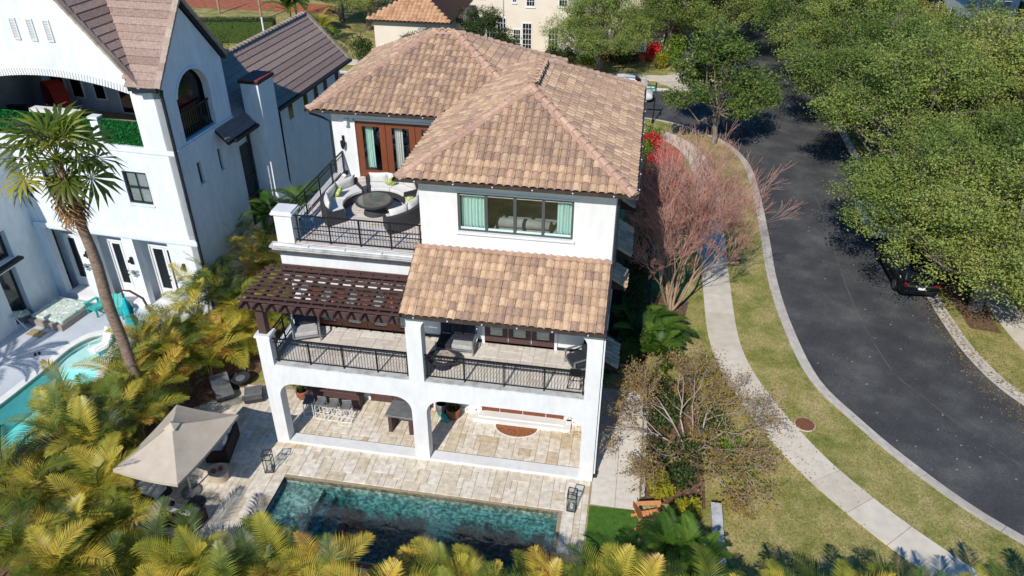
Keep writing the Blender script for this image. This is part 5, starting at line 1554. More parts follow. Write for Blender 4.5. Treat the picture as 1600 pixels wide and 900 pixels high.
t = thing('grill_table', 'slate topped serving table on brown legs beside the middle pier', 'table', (4.52, 1.62, .012), R(-2))
MB().box(-.55, -.47, .82, .55, .45, .9).build('table_top', M['greytop'], t, bevel=.01)
for x in (-.48, .34): MB().box(x, -.4, 0, x + .14, .4, .82).build('leg', M['darkwood'], t)
MB().box(-.34, .1, .2, .34, .3, .26).build('stretcher', M['darkwood'], t)
mb = MB()
for k in range(3): mb.lathe([(.05, 0), (.07, .1), (.03, .2), (.025, .3)], 10, (-.15 + k * .17, .15, .26))
mb.build('bottle', M['steel'], t)
def pot(name, label, x, y, r, h, m, plant=None, rim=True):
    t = thing(name, label, 'plant pot', (x, y, .012))
    MB().lathe([(r * .7, 0), (r * .95, h * .35), (r, h * .8), (r * .96, h), (r * .84, h), (r * .8, h * .9)], 20).build('pot', m, t, smooth=True)
    MB().lathe([(r * .8, h * .88), (r * .79, h * .9)], 20).build('soil', M['mulch'], t)
    if plant:
        P = np.stack([rng.normal(0, r * .5, 140), rng.normal(0, r * .5, 140), h + rng.uniform(0, r * 1.3, 140)], 1)
        leaf_obj('foliage', P, .16, .05, plant, t)
pot('planter', 'reddish brown planter with dark foliage at the left end of the bar', -.05, 2.6, .27, .42, M['terracotta'], M['leaf_dark'])
pot('planter', 'round grey pot with a dark rim in the right bay near the middle pier', 5.78, 2.62, .24, .55, M['greytop'])
pot('planter', 'squat brown barrel pot with dark opening in the right bay', 6.3, 2.5, .3, .48, M['terracotta'], M['leaf_dark'])
t = thing('vase', 'turquoise glazed vase lying beside the grey pot in the right bay', 'vase', (5.95, 2.32, .14), 0)
o_ = MB().lathe([(.05, -.3), (.1, -.22), (.14, 0), (.11, .18), (.06, .26), (.08, .3)], 16).build('body', M['teal'], t, smooth=True); o_.rotation_euler = (R(88), 0, R(40))
t = thing('door_mat', 'half round brown mat with a pale edge in front of the right bay doors', 'mat', (8.85, 2.36, .012))
mb = MB(); mb.panel([(.88 * math.cos(a), .62 * math.sin(a)) for a in [PI + PI * k / 24 for k in range(25)]], [], (0, 0, .012), (1, 0, 0), (0, 1, 0), .012); mb.build('border', M['coping'], t)
mb = MB(); mb.panel([(.82 * math.cos(a), .57 * math.sin(a) - .0) for a in [PI + PI * k / 24 for k in range(25)]], [], (0, 0, .02), (1, 0, 0), (0, 1, 0), .008); mb.build('pile', mat('brown_mat', [(.3, '#7a4a30'), (.55, '#95603f'), (.75, '#a9744e')], scale=9, rough=.95), t)

# lanterns on the paving
def lantern(label, x, y, rz, h, w):
    t = thing('floor_lantern', label, 'lantern', (x, y, .012), rz, 'open framed lanterns on the paving')
    a = w / 2; mb = MB(); p = [(-a, -a), (a, -a), (a, a), (-a, a)]
    for q in p: mb.bar((q[0], q[1], 0), (q[0], q[1], h), .022, .022)
    for z in (.011, h - .011, h * .72):
        for i in range(4): mb.bar((p[i][0], p[i][1], z), (p[(i + 1) % 4][0], p[(i + 1) % 4][1], z), .022, .022)
    mb.build('frame', M['iron'], t)
    MB().box(-a + .02, -a + .02, .022, a - .02, a - .02, .035).build('base_plate', M['greytop'], t)
    MB().lathe([(.06, 0), (.06, .16)], 12, (0, 0, .036)).build('candle', M['cushion'], t)
    for i in (0, 2):
        MB().box(-a + .012, p[i][1] - .003, .04, a - .012, p[i][1] + .003, h - .03).build('glass_pane', M['clearglass'], t, fix=False)
lantern('tall open framed black lantern on the paving left of the dark pool', .34, -1.45, R(14), .86, .3)
lantern('tall open framed black lantern on the paving right of the dark pool', 11.4, -1.38, R(-4), .86, .3)

# shaded sitting corner on the left
t = thing('parasol', 'large square beige cantilever parasol over the left corner of the patio', 'parasol', (-1.85, -3.0, .012))
cc = [(-.98, 1.72), (1.42, 1.6), (1.04, -1.78), (-1.34, -1.55)]
mb = MB(); zc_ = 2.5
vs = [(.02, 0, zc_ + .75)]; K = 6; NS = 8
for k in range(1, K + 1):
    f = k / K
    for i in range(4):
        a, b = Vector(cc[i]), Vector(cc[(i + 1) % 4])
        for q in range(NS):
            u = q / NS; p = a.lerp(b, u) * f
            vs.append((p.x, p.y, zc_ + .75 * (1 - f) - .09 * f * math.sin(PI * u) - .05 * math.sin(PI * f)))
fs = [(0, 1 + i, 1 + (i + 1) % (4 * NS)) for i in range(4 * NS)]
for k in range(K - 1):
    for i in range(4 * NS):
        a, b = 1 + k * 4 * NS + i, 1 + k * 4 * NS + (i + 1) % (4 * NS); fs.append((a, a + 4 * NS, b + 4 * NS, b))
mb.add(vs, fs)
o_ = mb.build('canopy', M['beige'], t, fix=False); md = o_.modifiers.new('thickness', 'SOLIDIFY'); md.thickness = .012
mb = MB()
for i in range(4):
    a, b = cc[i], cc[(i + 1) % 4]
    for q in range(NS):
        u0, u1 = q / NS, (q + 1) / NS
        p, r_ = Vector(a).lerp(Vector(b), u0), Vector(a).lerp(Vector(b), u1); z0_, z1_ = zc_ - .09 * math.sin(PI * u0), zc_ - .09 * math.sin(PI * u1)
        mb.add([(p.x, p.y, z0_), (r_.x, r_.y, z1_), (r_.x, r_.y, z1_ - .1), (p.x, p.y, z0_ - .1)], [(0, 1, 2, 3)])
mb.build('valance', M['beige'], t, fix=False)
mb = MB(); mb.add([(-.2, -.2, 3.2), (.2, -.2, 3.2), (.2, .2, 3.2), (-.2, .2, 3.2), (0, 0, 3.36)], [(0, 1, 4), (1, 2, 4), (2, 3, 4), (3, 0, 4), (3, 2, 1, 0)]); mb.build('vent_cap', M['beige'], t)
mb = MB()
ctr_ = (.02, -.0, 3.2)
for q in cc: mb.bar((ctr_[0], ctr_[1], 3.05), (q[0] * .95, q[1] * .95, zc_ - .14), .025, .025)
mb.build('rib', M['whitemetal'], t)
mb = MB(); mb.tube([(-.1, .1, 0), (-.1, .1, 3.18)], .03, 10); mb.build('pole', M['steel'], t)
MB().lathe([(.34, 0), (.34, .05), (.3, .07), (.06, .09), (.05, .3)], 28, (-.1, .1, 0)).build('base', M['greytop'], t)
MB().lathe([(.3, 0), (.3, .05), (.05, .08)], 24, (.35, -.35, 0)).build('base_weight', M['navycush'], t)
def club(label, x, y, rz, w, d, group=None):
    t = thing('wicker_sofa', label, 'sofa', (x, y, .012), rz, group)
    a, b = w / 2, d / 2; mb = MB()
    mb.box(-a, -b, .02, a, b, .3); mb.box(-a, b - .12, .3, a, b, .68); mb.box(-a, -b, .3, -a + .12, b - .12, .52); mb.box(a - .12, -b, .3, a, b - .12, .52)
    mb.build('body', M['wicker_br'], t)
    k = 2 if w > 1.2 else 1
    for i in range(k):
        cw = (w - .26) / k; cx = -a + .13 + cw * (i + .5)
        mb = MB(); mb.box(cx - cw / 2 + .01, -b + .02, .305, cx + cw / 2 - .01, b - .14, .45); mb.build('seat_cushion', M['cushion'], t, bevel=.03)
        cushion('back_cushion', M['cushion'], t, (cw - .03, .45, .2), TR((cx, b - .22, .62), R(75)))
    return t
club('brown wicker sofa with white cushions right of the beige parasol', -1.85, -.72, R(-78), 1.5, .85)
club('brown wicker sofa with pale cushions below the parasol at the palm bed', -1.45, -4.2, R(176), 1.3, .7)
club('brown wicker armchair with a white cushion half under the parasol on the left', -3.1, -3.4, R(80), .9, .85)
t = thing('round_table', 'round tray table with ornaments under the parasol', 'table', (-1.25, -2.15, .012))
MB().lathe([(.3, 0), (.32, .38), (.36, .4), (.36, .43)], 24).build('drum', M['beige'], t)
mb = MB(); mb.lathe([(.05, .43), (.1, .5), (.04, .6)], 10, (.1, .05, 0)); mb.lathe([(.08, .43), (.1, .48), (.09, .5)], 10, (-.12, -.1, 0)); mb.build('ornament', M['terracotta'], t)
t = thing('ottoman', 'round white pouffe under the lower edge of the parasol', 'ottoman', (-2.35, -3.9, .012))
MB().lathe([(.28, .0), (.36, .08), (.38, .25), (.34, .38), (.2, .42)], 24).build('body', M['cushion'], t, smooth=True)
def lounge_chair(label, x, y, rz):
    t = thing('lounge_chair', label, 'lounge chair', (x, y, .012), rz, 'low grey chairs in the shaded corner')
    mb = MB(); mb.box(-.36, -.42, .1, .36, .42, .28); mb.build('base', M['wicker'], t, bevel=.01)
    for i in range(8): MB().box(-.35, -.41 + i * .1, .285, .35, -.41 + i * .1 + .09, .32).build('slat', M['greytop'], t)
    mb = MB(); mb.add([(-.36, .38, .3), (.36, .38, .3), (.36, .62, .72), (-.36, .62, .72), (-.36, .45, .28), (.36, .45, .28), (.36, .69, .7), (-.36, .69, .7)], [(0, 1, 2, 3), (7, 6, 5, 4), (0, 4, 5, 1), (1, 5, 6, 2), (2, 6, 7, 3), (3, 7, 4, 0)]); mb.build('backrest', M['greytop'], t)
    return t
lounge_chair('low grey slatted chair in the shaded corner nearest the white pier', -2.0, 2.2, R(-155))
lounge_chair('low grey slatted chair in the shaded corner nearest the palms', -3.25, 2.1, R(40))
t = thing('fire_bowl', 'round dark fire bowl between the two low grey chairs', 'fire pit', (-2.95, 3.0, .012))
MB().lathe([(.15, 0), (.3, .15), (.4, .32), (.42, .36), (.36, .34), (.15, .25)], 24).build('bowl', M['navycush'], t, smooth=True)
mb = MB(); mb.lathe([(.2, .27), (.2, .3)], 18); mb.build('ash', M['greytop'], t)
# Adirondack chair and a round planter at the turf edge
t = thing('adirondack_chair', 'orange painted adirondack chair at the edge of the green turf', 'chair', (14.05, -1.55, .0), R(103))
for i in range(5):
    x = -.25 + i * .125; h = .95 - .1 * abs(i - 2)
    MB().bar((x, .22, .28), (x * 1.15, .22 + h * .42, .28 + h * .62), .115, .02, upv=(0, -.8, .5)).build('back_slat', M['orangewood'], t)
for i in range(5): MB().box(-.28, -.4 + i * .125, .34 - i * .018, .28, -.4 + i * .125 + .115, .36 - i * .018).build('seat_slat', M['orangewood'], t)
for s_ in (-1, 1):
    MB().box(s_ * .37 - .08, -.45, .55, s_ * .37 + .08, .4, .575).build('armrest', M['orangewood'], t)
    MB().box(s_ * .32 - .02, -.42, 0, s_ * .32 + .02, -.32, .55).build('leg', M['orangewood'], t)
    MB().bar((s_ * .3, -.4, .3), (s_ * .3, .55, .06), .03, .11).build('leg', M['orangewood'], t)
t = thing('planter', 'smooth blue grey ball planter beside the orange chair', 'planter', (14.3, -2.45, .0))
MB().lathe([(.08, 0), (.24, .08), (.31, .28), (.26, .48), (.16, .56)], 20).build('ball', M['greytop'], t, smooth=True)
t = thing('garden_wall', 'low white garden wall running toward the palms beside the lawn', 'wall', (16.28, -.7, -.03))
MB().box(-.14, -3.6, 0, .14, .0, .42).build('wall', M['stucco'], t)
MB().box(-.18, -3.62, .42, .18, .03, .48).build('cap', M['ledge'], t)
t = thing('garden_wall', 'narrow pale retaining edge between side path and shrubs', 'wall', (13.82, 2.0, -.03))
MB().box(-.06, -2.4, 0, .06, 3.6, .12).build('wall', M['ledge'], t)
t = thing('manhole_cover', 'round rusty manhole cover in the grass verge beside the pavement', 'manhole cover', (20.02, 4.45, -.03))
MB().lathe([(.40, 0), (.40, .03), (.37, .035)], 32).build('ring', M['concrete'], t)
MB().lathe([(.37, .03), (.37, .045), (.3, .045)], 32).build('lid', mat('rusty_iron', [(.3, '#6b4433'), (.7, '#875942')], scale=12, rough=.9, bump=.6, bscale=60), t)

# ================================================================== NEIGHBOUR'S POOL TERRACE AND LOGGIA THINGS
def nbp(x, y, z=0): 
    c, s_ = math.cos(-.06), math.sin(-.06)
    return (-10.19 + c * x - s_ * y, 7.47 + s_ * x + c * y, z)
t = thing('daybed', 'low wooden daybed with a leaf print mattress beside the turquoise pool', 'daybed', (-13.55, 6.15, .0), R(-8))
MB().box(-.95, -.95, 0, .95, .95, .3).build('wooden_base', mat('weathered_board', [(.3, '#8d8078'), (.7, '#a89a90')], scale=6, rough=.8, stretch=(1, 1, 10)), t)
MB().box(-.9, -.8, .3, .9, .9, .46).build('mattress', M['leafprint'], t, bevel=.04)
MB().box(-1.35, -.9, 0, -.97, -.3, .2).build('step', M['greytop'], t)
t = thing('doormat', 'small patterned mat on the pale pool deck by the daybed', 'mat', (-13.85, 4.75, .004), R(-10))
MB().box(-.42, -.24, 0, .42, .24, .015).build('mat', mat('mosaic_mat', [(.4, '#7d3b2e'), (.48, '#c9b98f'), (.56, '#5f6b4a'), (.64, '#b98f6a')], scale=14, rough=.95), t)
t = thing('daybed', 'second wooden daybed with a leaf print cover at the left picture edge', 'daybed', (-15.9, 5.6, .0), R(-35))
MB().box(-.95, -.8, 0, .95, .8, .3).build('wooden_base', M['greytop'], t)
MB().box(-.9, -.75, .3, .9, .75, .44).build('mattress', M['leafprint'], t, bevel=.04)
t = thing('towel_stand', 'white A framed towel stand by the left daybed', 'stand', (-14.95, 4.95, .0), R(20))
mb = MB(); mb.bar((-.3, -.5, 0), (0, 0, .75), .035, .035); mb.bar((.45, -.15, 0), (0, 0, .75), .035, .035); mb.bar((-.1, .5, 0), (0, 0, .75), .035, .035); mb.build('leg', M['whitemetal'], t)
mb = MB(); mb.box(-.45, -.2, .75, .35, .25, .8); mb.build('tray', M['leafprint'], t)
def teal_chair(label, x, y, rz):
    t = thing('pool_chair', label, 'chair', (x, y, 0), rz, 'turquoise chairs by the neighbour pool')
    for i in range(4): MB().bar((-.24 + i * .16, .2, .25), (-.27 + i * .18, .55, .9), .14, .025, upv=(0, -.8, .5)).build('back_slat', M['teal'], t)
    for i in range(4): MB().box(-.3, -.4 + i * .15, .33, .3, -.4 + i * .15 + .135, .355).build('seat_slat', M['teal'], t)
    for s_ in (-1, 1):
        MB().box(s_ * .38 - .08, -.42, .54, s_ * .38 + .08, .3, .57).build('armrest', M['teal'], t)
        MB().box(s_ * .34 - .02, -.4, 0, s_ * .34 + .02, -.3, .54).build('leg', M['teal'], t)
        MB().box(s_ * .34 - .02, .2, 0, s_ * .34 + .02, .3, .54).build('leg', M['teal'], t)
teal_chair('turquoise slatted chair nearer the leaf print daybed', -12.05, 6.85, R(-20))
teal_chair('turquoise slatted chair nearer the white pier of the neighbour house', -11.0, 6.7, R(15))
t = thing('closed_parasol', 'closed bright turquoise parasol hanging from a curved brown arm', 'parasol', (-8.75, 4.75, 0))
mb = MB(); vs = []; n = 16; zs = [(.42, .04), (.62, .2), (.95, .17), (1.3, .24), (1.6, .17), (1.95, .2), (2.3, .1), (2.55, .04)]
for z, r_ in zs:
    for k in range(n):
        a = 2 * PI * k / n; rr_ = r_ * (1 + .28 * math.cos(5 * a + z * 2)); vs.append((rr_ * math.cos(a), rr_ * math.sin(a), z))
mb.add(vs, [(i * n + k, i * n + (k + 1) % n, (i + 1) * n + (k + 1) % n, (i + 1) * n + k) for i in range(len(zs) - 1) for k in range(n)] + [tuple(range(n))[::-1], tuple((len(zs) - 1) * n + k for k in range(n))])
mb.build('folded_canopy', M['tealfab'], t, smooth=True)
mb = MB(); mb.tube([(.9, -.2, 0), (1.1, -.1, .8), (1.05, .1, 1.7), (.75, .2, 2.45), (.3, .1, 2.85), (0, 0, 2.9), (0, 0, 2.5)], [.06, .06, .055, .05, .05, .045, .04], 10); mb.build('curved_arm', M['darkwood'], t)
MB().box(.6, -.5, 0, 1.2, .1, .1).build('base', M['greytop'], t)
t = thing('pool_lounger', 'white framed chair standing in the shallow end of the turquoise pool', 'chair', (-10.35, 4.35, -.3), R(-30))
mb = MB()
for x in (-.28, .28): mb.tube([(x, -.5, .25), (x, .2, .3), (x, .55, 1.0)], .025, 6); mb.tube([(x, -.4, 0), (x, -.35, .5), (x, .3, .55)], .022, 6)
mb.build('frame', M['whitemetal'], t)
mb = MB(); mb.add([(-.27, -.5, .27), (.27, -.5, .27), (.27, .2, .32), (-.27, .2, .32), (.27, .55, 1.0), (-.27, .55, 1.0)], [(0, 1, 2, 3), (3, 2, 4, 5)]); o_ = mb.build('sling', M['coping'], t, fix=False); o_.modifiers.new('thickness', 'SOLIDIFY').thickness = .015
t = thing('sandals', 'pair of dark sandals left on the pale pool deck', 'shoes', (-12.75, 3.35, .003), R(40))
for s_ in (-1, 1):
    mb = MB(); mb.panel([(.05 * math.cos(a) + s_ * .08, .13 * math.sin(a)) for a in [2 * PI * k / 12 for k in range(12)]], [], (0, 0, .03), (1, 0, 0), (0, 1, 0), .03)
    mb.bar((s_ * .08 - .05, .03, .05), (s_ * .08 + .05, .03, .05), .04, .015); mb.build('sandal', M['navycush'], t)
# in the upper loggia
p = nbp(-4.75, 3.6, 8.0)
t = thing('round_daybed', 'round red hooded daybed with a dark inside in the neighbour loggia', 'daybed', p, R(-35))
mb = MB(); n = 24; vs = []
for x, r_ in ((-.25, .8), (.45, .72)):
    for k in range(n): a = 2 * PI * k / n; vs.append((r_ * math.cos(a), x, .82 + r_ * math.sin(a)))
mb.add(vs, [(k, (k + 1) % n, n + (k + 1) % n, n + k) for k in range(n)]); o_ = mb.build('hood', M['redfab'], t, fix=False); md = o_.modifiers.new('thickness', 'SOLIDIFY'); md.thickness = .05
mb = MB(); mb.panel([(.76 * math.cos(2 * PI * k / n), .82 + .76 * math.sin(2 * PI * k / n)) for k in range(n)], [], (0, .3, 0), (1, 0, 0), (0, 0, 1), .04); mb.build('inside_panel', M['navycush'], t)
club_ = thing('loggia_sofa', 'long black sofa at the left end of the neighbour loggia', 'sofa', nbp(-6.0 + 1.4, 1.9, 8.0), R(8))
mb = MB(); mb.box(-1.2, -.4, .05, 1.0, .4, .5); mb.box(-1.2, .25, .5, 1.0, .45, .95); mb.box(.8, -.4, .5, 1.0, .25, .75); mb.build('body', M['navycush'], club_, bevel=.03)
mb = MB(); mb.box(-1.1, -.38, .5, .75, .24, .62); mb.build('seat_cushion', M['navycush'], club_, bevel=.03)
t = thing('loggia_chair', 'grey steel framed chair at the right end of the neighbour loggia', 'chair', nbp(1.2, 2.3, 8.0), R(-60))
mb = MB(); mb.box(-.4, -.4, .1, .4, .4, .2); mb.bar((-.4, .4, .1), (-.4, .5, .9), .05, .05); mb.bar((.4, .4, .1), (.4, .5, .9), .05, .05); mb.build('frame', M['steel'], t)
mb = MB(); mb.box(-.38, -.38, .2, .38, .3, .42); mb.build('seat_cushion', M['greycush'], t, bevel=.03)
cushion('back_cushion', M['greycush'], t, (.76, .55, .2), TR((0, .36, .68), R(75)))
t = thing('rug', 'orange and white patterned rug on the neighbour loggia floor', 'rug', nbp(1.3, 1.2, 8.003), R(-10))
MB().box(-.7, -.45, 0, .7, .45, .015).build('pile', mat('orange_rug', [(.42, '#d9822b'), (.5, '#e8e0d2'), (.58, '#c96f3a')], scale=3, rough=.95), t)
# ================================================================== VEGETATION
def frond_np(L=1.7, n=30, a0=70, a1=-25, lw=.5, wid=.036, vee=.35, fwd=.75, droop=.25, seed=0, twist=0.0):
    """feather frond: arching rachis with folded, drooping leaflets"""
    r_ = np.random.default_rng(seed)
    m = 14; ang = np.radians(np.linspace(a0, a1, m)); st = L / (m - 1)
    px = np.concatenate([[0], np.cumsum(np.cos(ang[:-1]) * st)]); pz = np.concatenate([[0], np.cumsum(np.sin(ang[:-1]) * st)])
    py = np.linspace(0, 1, m) ** 2 * twist
    V = []; F = []
    # rachis
    for i in range(m):
        w = .018 * (1 - .8 * i / (m - 1)) + .003
        up_ = np.array([-math.sin(ang[i]), 0, math.cos(ang[i])])
        p = np.array([px[i], py[i], pz[i]])
        V += [p + np.array([0, w, 0]), p - np.array([0, w, 0]), p + up_ * w * 1.4]
    for i in range(m - 1):
        b = i * 3
        for k in range(3):
            k2 = (k + 1) % 3; F += [(b + k, b + k2, b + 3 + k2), (b + k, b + 3 + k2, b + 3 + k)]
    for s in range(n):
        t = .16 + .84 * (s + .5) / n
        q = t * (m - 1); i = min(int(q), m - 2); f = q - i
        p = np.array([px[i] * (1 - f) + px[i + 1] * f, py[i] * (1 - f) + py[i + 1] * f, pz[i] * (1 - f) + pz[i + 1] * f])
        a = ang[i] * (1 - f) + ang[i + 1] * f
        tg = np.array([math.cos(a), 0, math.sin(a)]); nn = np.array([-math.sin(a), 0, math.cos(a)])
        ll = lw * (math.sin(PI * (.12 + .84 * t)) ** .8) * r_.uniform(.85, 1.12)
        fw_ = fwd * (.6 + .8 * t)
        for sd in (1, -1):
            d = tg * fw_ + np.array([0, sd, 0]) + nn * vee * r_.uniform(.6, 1.3); d /= np.linalg.norm(d)
            d2 = d + np.array([0, 0, -droop * r_.uniform(.6, 1.6)]); d2 /= np.linalg.norm(d2)
            wv = np.cross(d, nn); wv /= np.linalg.norm(wv); w = wid * r_.uniform(.85, 1.15)
            b = len(V)
            p1 = p + d * ll * .5; p2 = p1 + d2 * ll * .5
            V += [p + wv * w * .25, p - wv * w * .25, p1 + wv * w * .5, p1 - wv * w * .5, p2]
            F += [(b, b + 1, b + 3), (b, b + 3, b + 2), (b + 2, b + 3, b + 4)]
    return np.array(V), np.array(F)
FR = []
for k in range(9):
    lvl = k % 3
    a0, a1 = [(84, 30), (68, -15), (48, -48)][lvl]
    V_, F_ = frond_np(L=[1.9, 2.0, 1.85][lvl] * (1 + .08 * (k // 3 - 1)), n=32, a0=a0, a1=a1, lw=.60, wid=.033, vee=.42, seed=k, twist=[-.25, 0, .3][k // 3])
    FR.append(np_mesh('frond', V_, F_, M['frond']))
FRG = []
for k in range(6):
    a0, a1 = [(75, 0), (50, -40)][k % 2]
    V_, F_ = frond_np(L=1.25, n=34, a0=a0, a1=a1, lw=.32, wid=.026, seed=40 + k, droop=.15)
    FRG.append(np_mesh('frond', V_, F_, M['frond_g']))
sm_ = MB(); sm_.tube([(0, 0, 0), (.02, .01, .6), (.0, .03, 1.0)], [.04, .034, .028], 7)
STEM = sm_.mesh('stem', M['stem'], True)
def palm_clump(x, y, h, label, group, fr, nf, ns, sc=1.0, cat='palm', spread=.28, name='areca_palm', stem=None):
    t = thing(name, label, cat, (x, y, -.02), random.uniform(0, 6.28), group, sc)
    for s in range(ns):
        a = random.uniform(0, 6.28); r_ = random.uniform(.05, spread); hh = h * random.uniform(.65, 1.0)
        bx, by = r_ * math.cos(a), r_ * math.sin(a)
        lean = Matrix.Rotation(random.uniform(.02, .16), 4, Vector((-math.sin(a), math.cos(a), 0)))
        T = Matrix.Translation((bx, by, 0)) @ lean @ Matrix.Diagonal((1, 1, hh, 1))
        link('stem', stem or STEM, t, T)
        tip = (Matrix.Translation((bx, by, 0)) @ lean) @ Vector((0, .03, hh))
        k = nf // ns
        for f in range(k):
            lvl = 0 if f == 0 else (1 if f < k * .55 else 2)
            cand = [fr[i] for i in range(len(fr)) if i % 3 == lvl] if len(fr) == 9 else fr
            az = a + (f + random.uniform(-.3, .3)) * 2 * PI / k
            T = Matrix.Translation(tip + Vector((0, 0, random.uniform(-.25, .1)))) @ Matrix.Rotation(az, 4, 'Z') @ Matrix.Rotation(random.uniform(-.15, .15), 4, 'Y') @ Matrix.Scale(random.uniform(.75, 1.1), 4)
            link('frond', random.choice(cand), t, T)
    return t
LEFT = [(-5.0, 9.9), (-6.5, 10.3), (-6.0, 7.7), (-3.7, 7.5), (-5.9, 5.7), (-4.3, 5.8), (-5.6, 4.2), (-4.2, 3.8), (-3.0, 5.0), (-6.2, 2.2), (-4.6, 1.9), (-6.9, 2.4), (-6.3, 3.2), (-4.9, .3), (-6.4, .6), (-6.3, -.9), (-5.3, -1.6), (-4.4, -1.2), (-6.4, -2.4), (-5.3, -3.2), (-4.6, -2.8), (-6.6, -3.8), (-4.7, -4.6), (-5.9, -4.9), (-7.2, -5.2), (-7.0, -2.6), (-4.6, -5.9), (-5.8, -6.3), (-7.0, -6.6), (-3.6, -6.6), (-4.7, -7.4), (-6.0, -7.7), (-3.4, -7.8), (-2.6, -7.2), (-7.4, -.6), (-5.3, 3.0), (-3.9, -4.6), (-3.4, -5.6), (-2.9, 6.4), (-3.3, 4.3), (-4.0, 2.8), (-2.3, 8.0), (-4.2, 8.9)]
for i, (x, y) in enumerate(LEFT):
    z = 'at the far end of the left hedge by the neighbour house' if y > 3.4 else ('in the left hedge between turquoise pool and patio' if y > -3 else 'in the near left corner below the turquoise pool')
    palm_clump(x, y, random.uniform(2.0, 2.9) if y > 4.5 else random.uniform(1.4, 2.2), 'golden green palm ' + z, 'areca palms ' + z, FR, 15, 3)
BOT = [(-.9, -6.7), (-1.9, -7.8), (.3, -6.9), (1.3, -6.9), (.0, -7.9), (2.0, -5.7), (3.2, -5.7), (4.4, -5.7), (2.9, -6.6), (4.9, -6.6), (2.2, -7.4), (6.0, -6.2), (7.1, -5.9), (8.1, -5.6), (7.7, -6.6), (9.1, -5.8), (10.2, -6.0), (6.3, -6.9), (10.9, -5.5), (11.9, -5.5), (12.8, -5.6), (11.4, -6.3), (13.8, -5.5), (3.8, -7.4), (8.8, -6.7), (9.9, -7.0), (5.5, -7.3), (7.0, -7.3), (10.8, -7.0), (12.4, -6.6), (-2.7, -5.5), (1.0, -7.9), (13.4, -6.6), (14.6, -6.2)]
for i, (x, y) in enumerate(BOT):
    z = 'in the front hedge below the parasol' if x < 2.5 else ('in front of the dark pool along the bottom edge' if x < 10.5 else 'in the front hedge below the green turf')
    palm_clump(x, y - (.72 if 1.5 < x < 11.5 else .1), random.uniform(.95, 1.5) if 1.5 < x < 11.5 else random.uniform(.9, 1.5), 'golden palm ' + z, 'areca palms ' + z, FR, 15, 3)
for i, (x, y) in enumerate([(19.4, -4.8), (21.5, -4.8), (23.4, -4.7), (15.8, -5.6), (17.7, -5.5), (25.4, -4.5), (18.4, -5.3), (20.5, -5.3), (22.5, -5.2), (24.5, -5.0), (16.8, -5.9), (26.8, -4.4)]):
    palm_clump(x, y, random.uniform(1.0, 1.6), 'golden feathery palm beside the lawn along the lower right edge', 'areca palms along the lower right lawn edge', FR, 12, 3)
palm_clump(-4.6, 10.9, 3.4, 'dark feathery palm between the two houses below the terrace railing', None, FRG, 24, 3, 1.25)
palm_clump(-1.4, 8.8, 4.2, 'tall dark feathery palm in the gap behind the terrace railing', None, FRG, 24, 3, 1.4)
for i, (x, y, l) in enumerate([(13.6, 8.7, 'bright green feathery palm at the foot of the leafless red tree'), (14.3, 7.0, 'bright green feathery palm behind the brown shrub tree'), (14.6, 8.6, 'bright green feathery palm beside the pavement near the red tree'), (13.4, 7.1, 'bright green feathery palm closest to the shaded side wall')]):
    palm_clump(x, y, .9, l, 'green palms in the side bed', FRG, 26, 2, 1.25, name='pygmy_palm')
for i, (x, y, l) in enumerate([(14.7, -3.1, 'dark green feathery palm beside the grey ball planter'), (15.2, -3.5, 'dark green feathery palm against the low white garden wall')]):
    palm_clump(x, y, .9, l, 'dark palms by the garden wall', FRG, 30, 2, 1.1, name='pygmy_palm')

# fan palm by the neighbour's pool
def fan_np(seed, R_=1.0, nseg=22, dead=False):
    r_ = np.random.default_rng(seed); V = []; F = []
    span = math.radians(290 if not dead else 150)
    for s in range(nseg):
        a = -span / 2 + span * s / (nseg - 1); l = R_ * (1 - .25 * abs(a) / (span / 2)) * r_.uniform(.9, 1.08)
        d = np.array([math.cos(a), math.sin(a), 0]); w = np.array([-math.sin(a), math.cos(a), 0])
        fold = .05 * (1 if s % 2 else -1); dr = .62 if not dead else 1.3
        p0 = np.zeros(3); p1 = d * l * .55 + np.array([0, 0, fold]); p2 = d * l * .95 + np.array([0, 0, -dr * l * r_.uniform(.25, .6)])
        ww = .40 * l * span / nseg
        b = len(V); V += [p0, p1 + w * ww * .55, p1 - w * ww * .55, p1 + np.array([0, 0, .03]), p2]
        F += [(b, b + 3, b + 1), (b, b + 2, b + 3), (b + 1, b + 3, b + 4), (b + 3, b + 2, b + 4)]
    return np.array(V), np.array(F)
WP = thing('fan_palm', 'tall slim fan palm with shaggy crown rising from the left hedge', 'palm', (-5.6, .43, -.02))
mb = MB(); zz = np.linspace(0, 10.9, 18)
mb.tube([(-.3 * (z / 10.9) ** 1.5 + .05 * math.sin(z), .03 * math.sin(z * 2), z) for z in zz], [.21 - .05 * (z / 10.9) + .012 * math.sin(z * 9) for z in zz], 12)
mb.build('trunk', M['bark_palm'], WP, smooth=True)
M['frond_fan'] = leaf_mat('fan_frond', [(0, '#33421a'), (.4, '#5b6a22'), (.75, '#8f9a30'), (1, '#b3a640')], trans=.4, rough=.4, obj=True, spec=.4)
FANS = [np_mesh('fan_frond', *fan_np(60 + k, 1.15, 18), M['frond_fan']) for k in range(4)]
FAND = [np_mesh('dead_frond', *fan_np(70 + k, .95, 14, True), M['frond_dead']) for k in range(3)]
top = Vector((-.31, 0, 10.95))
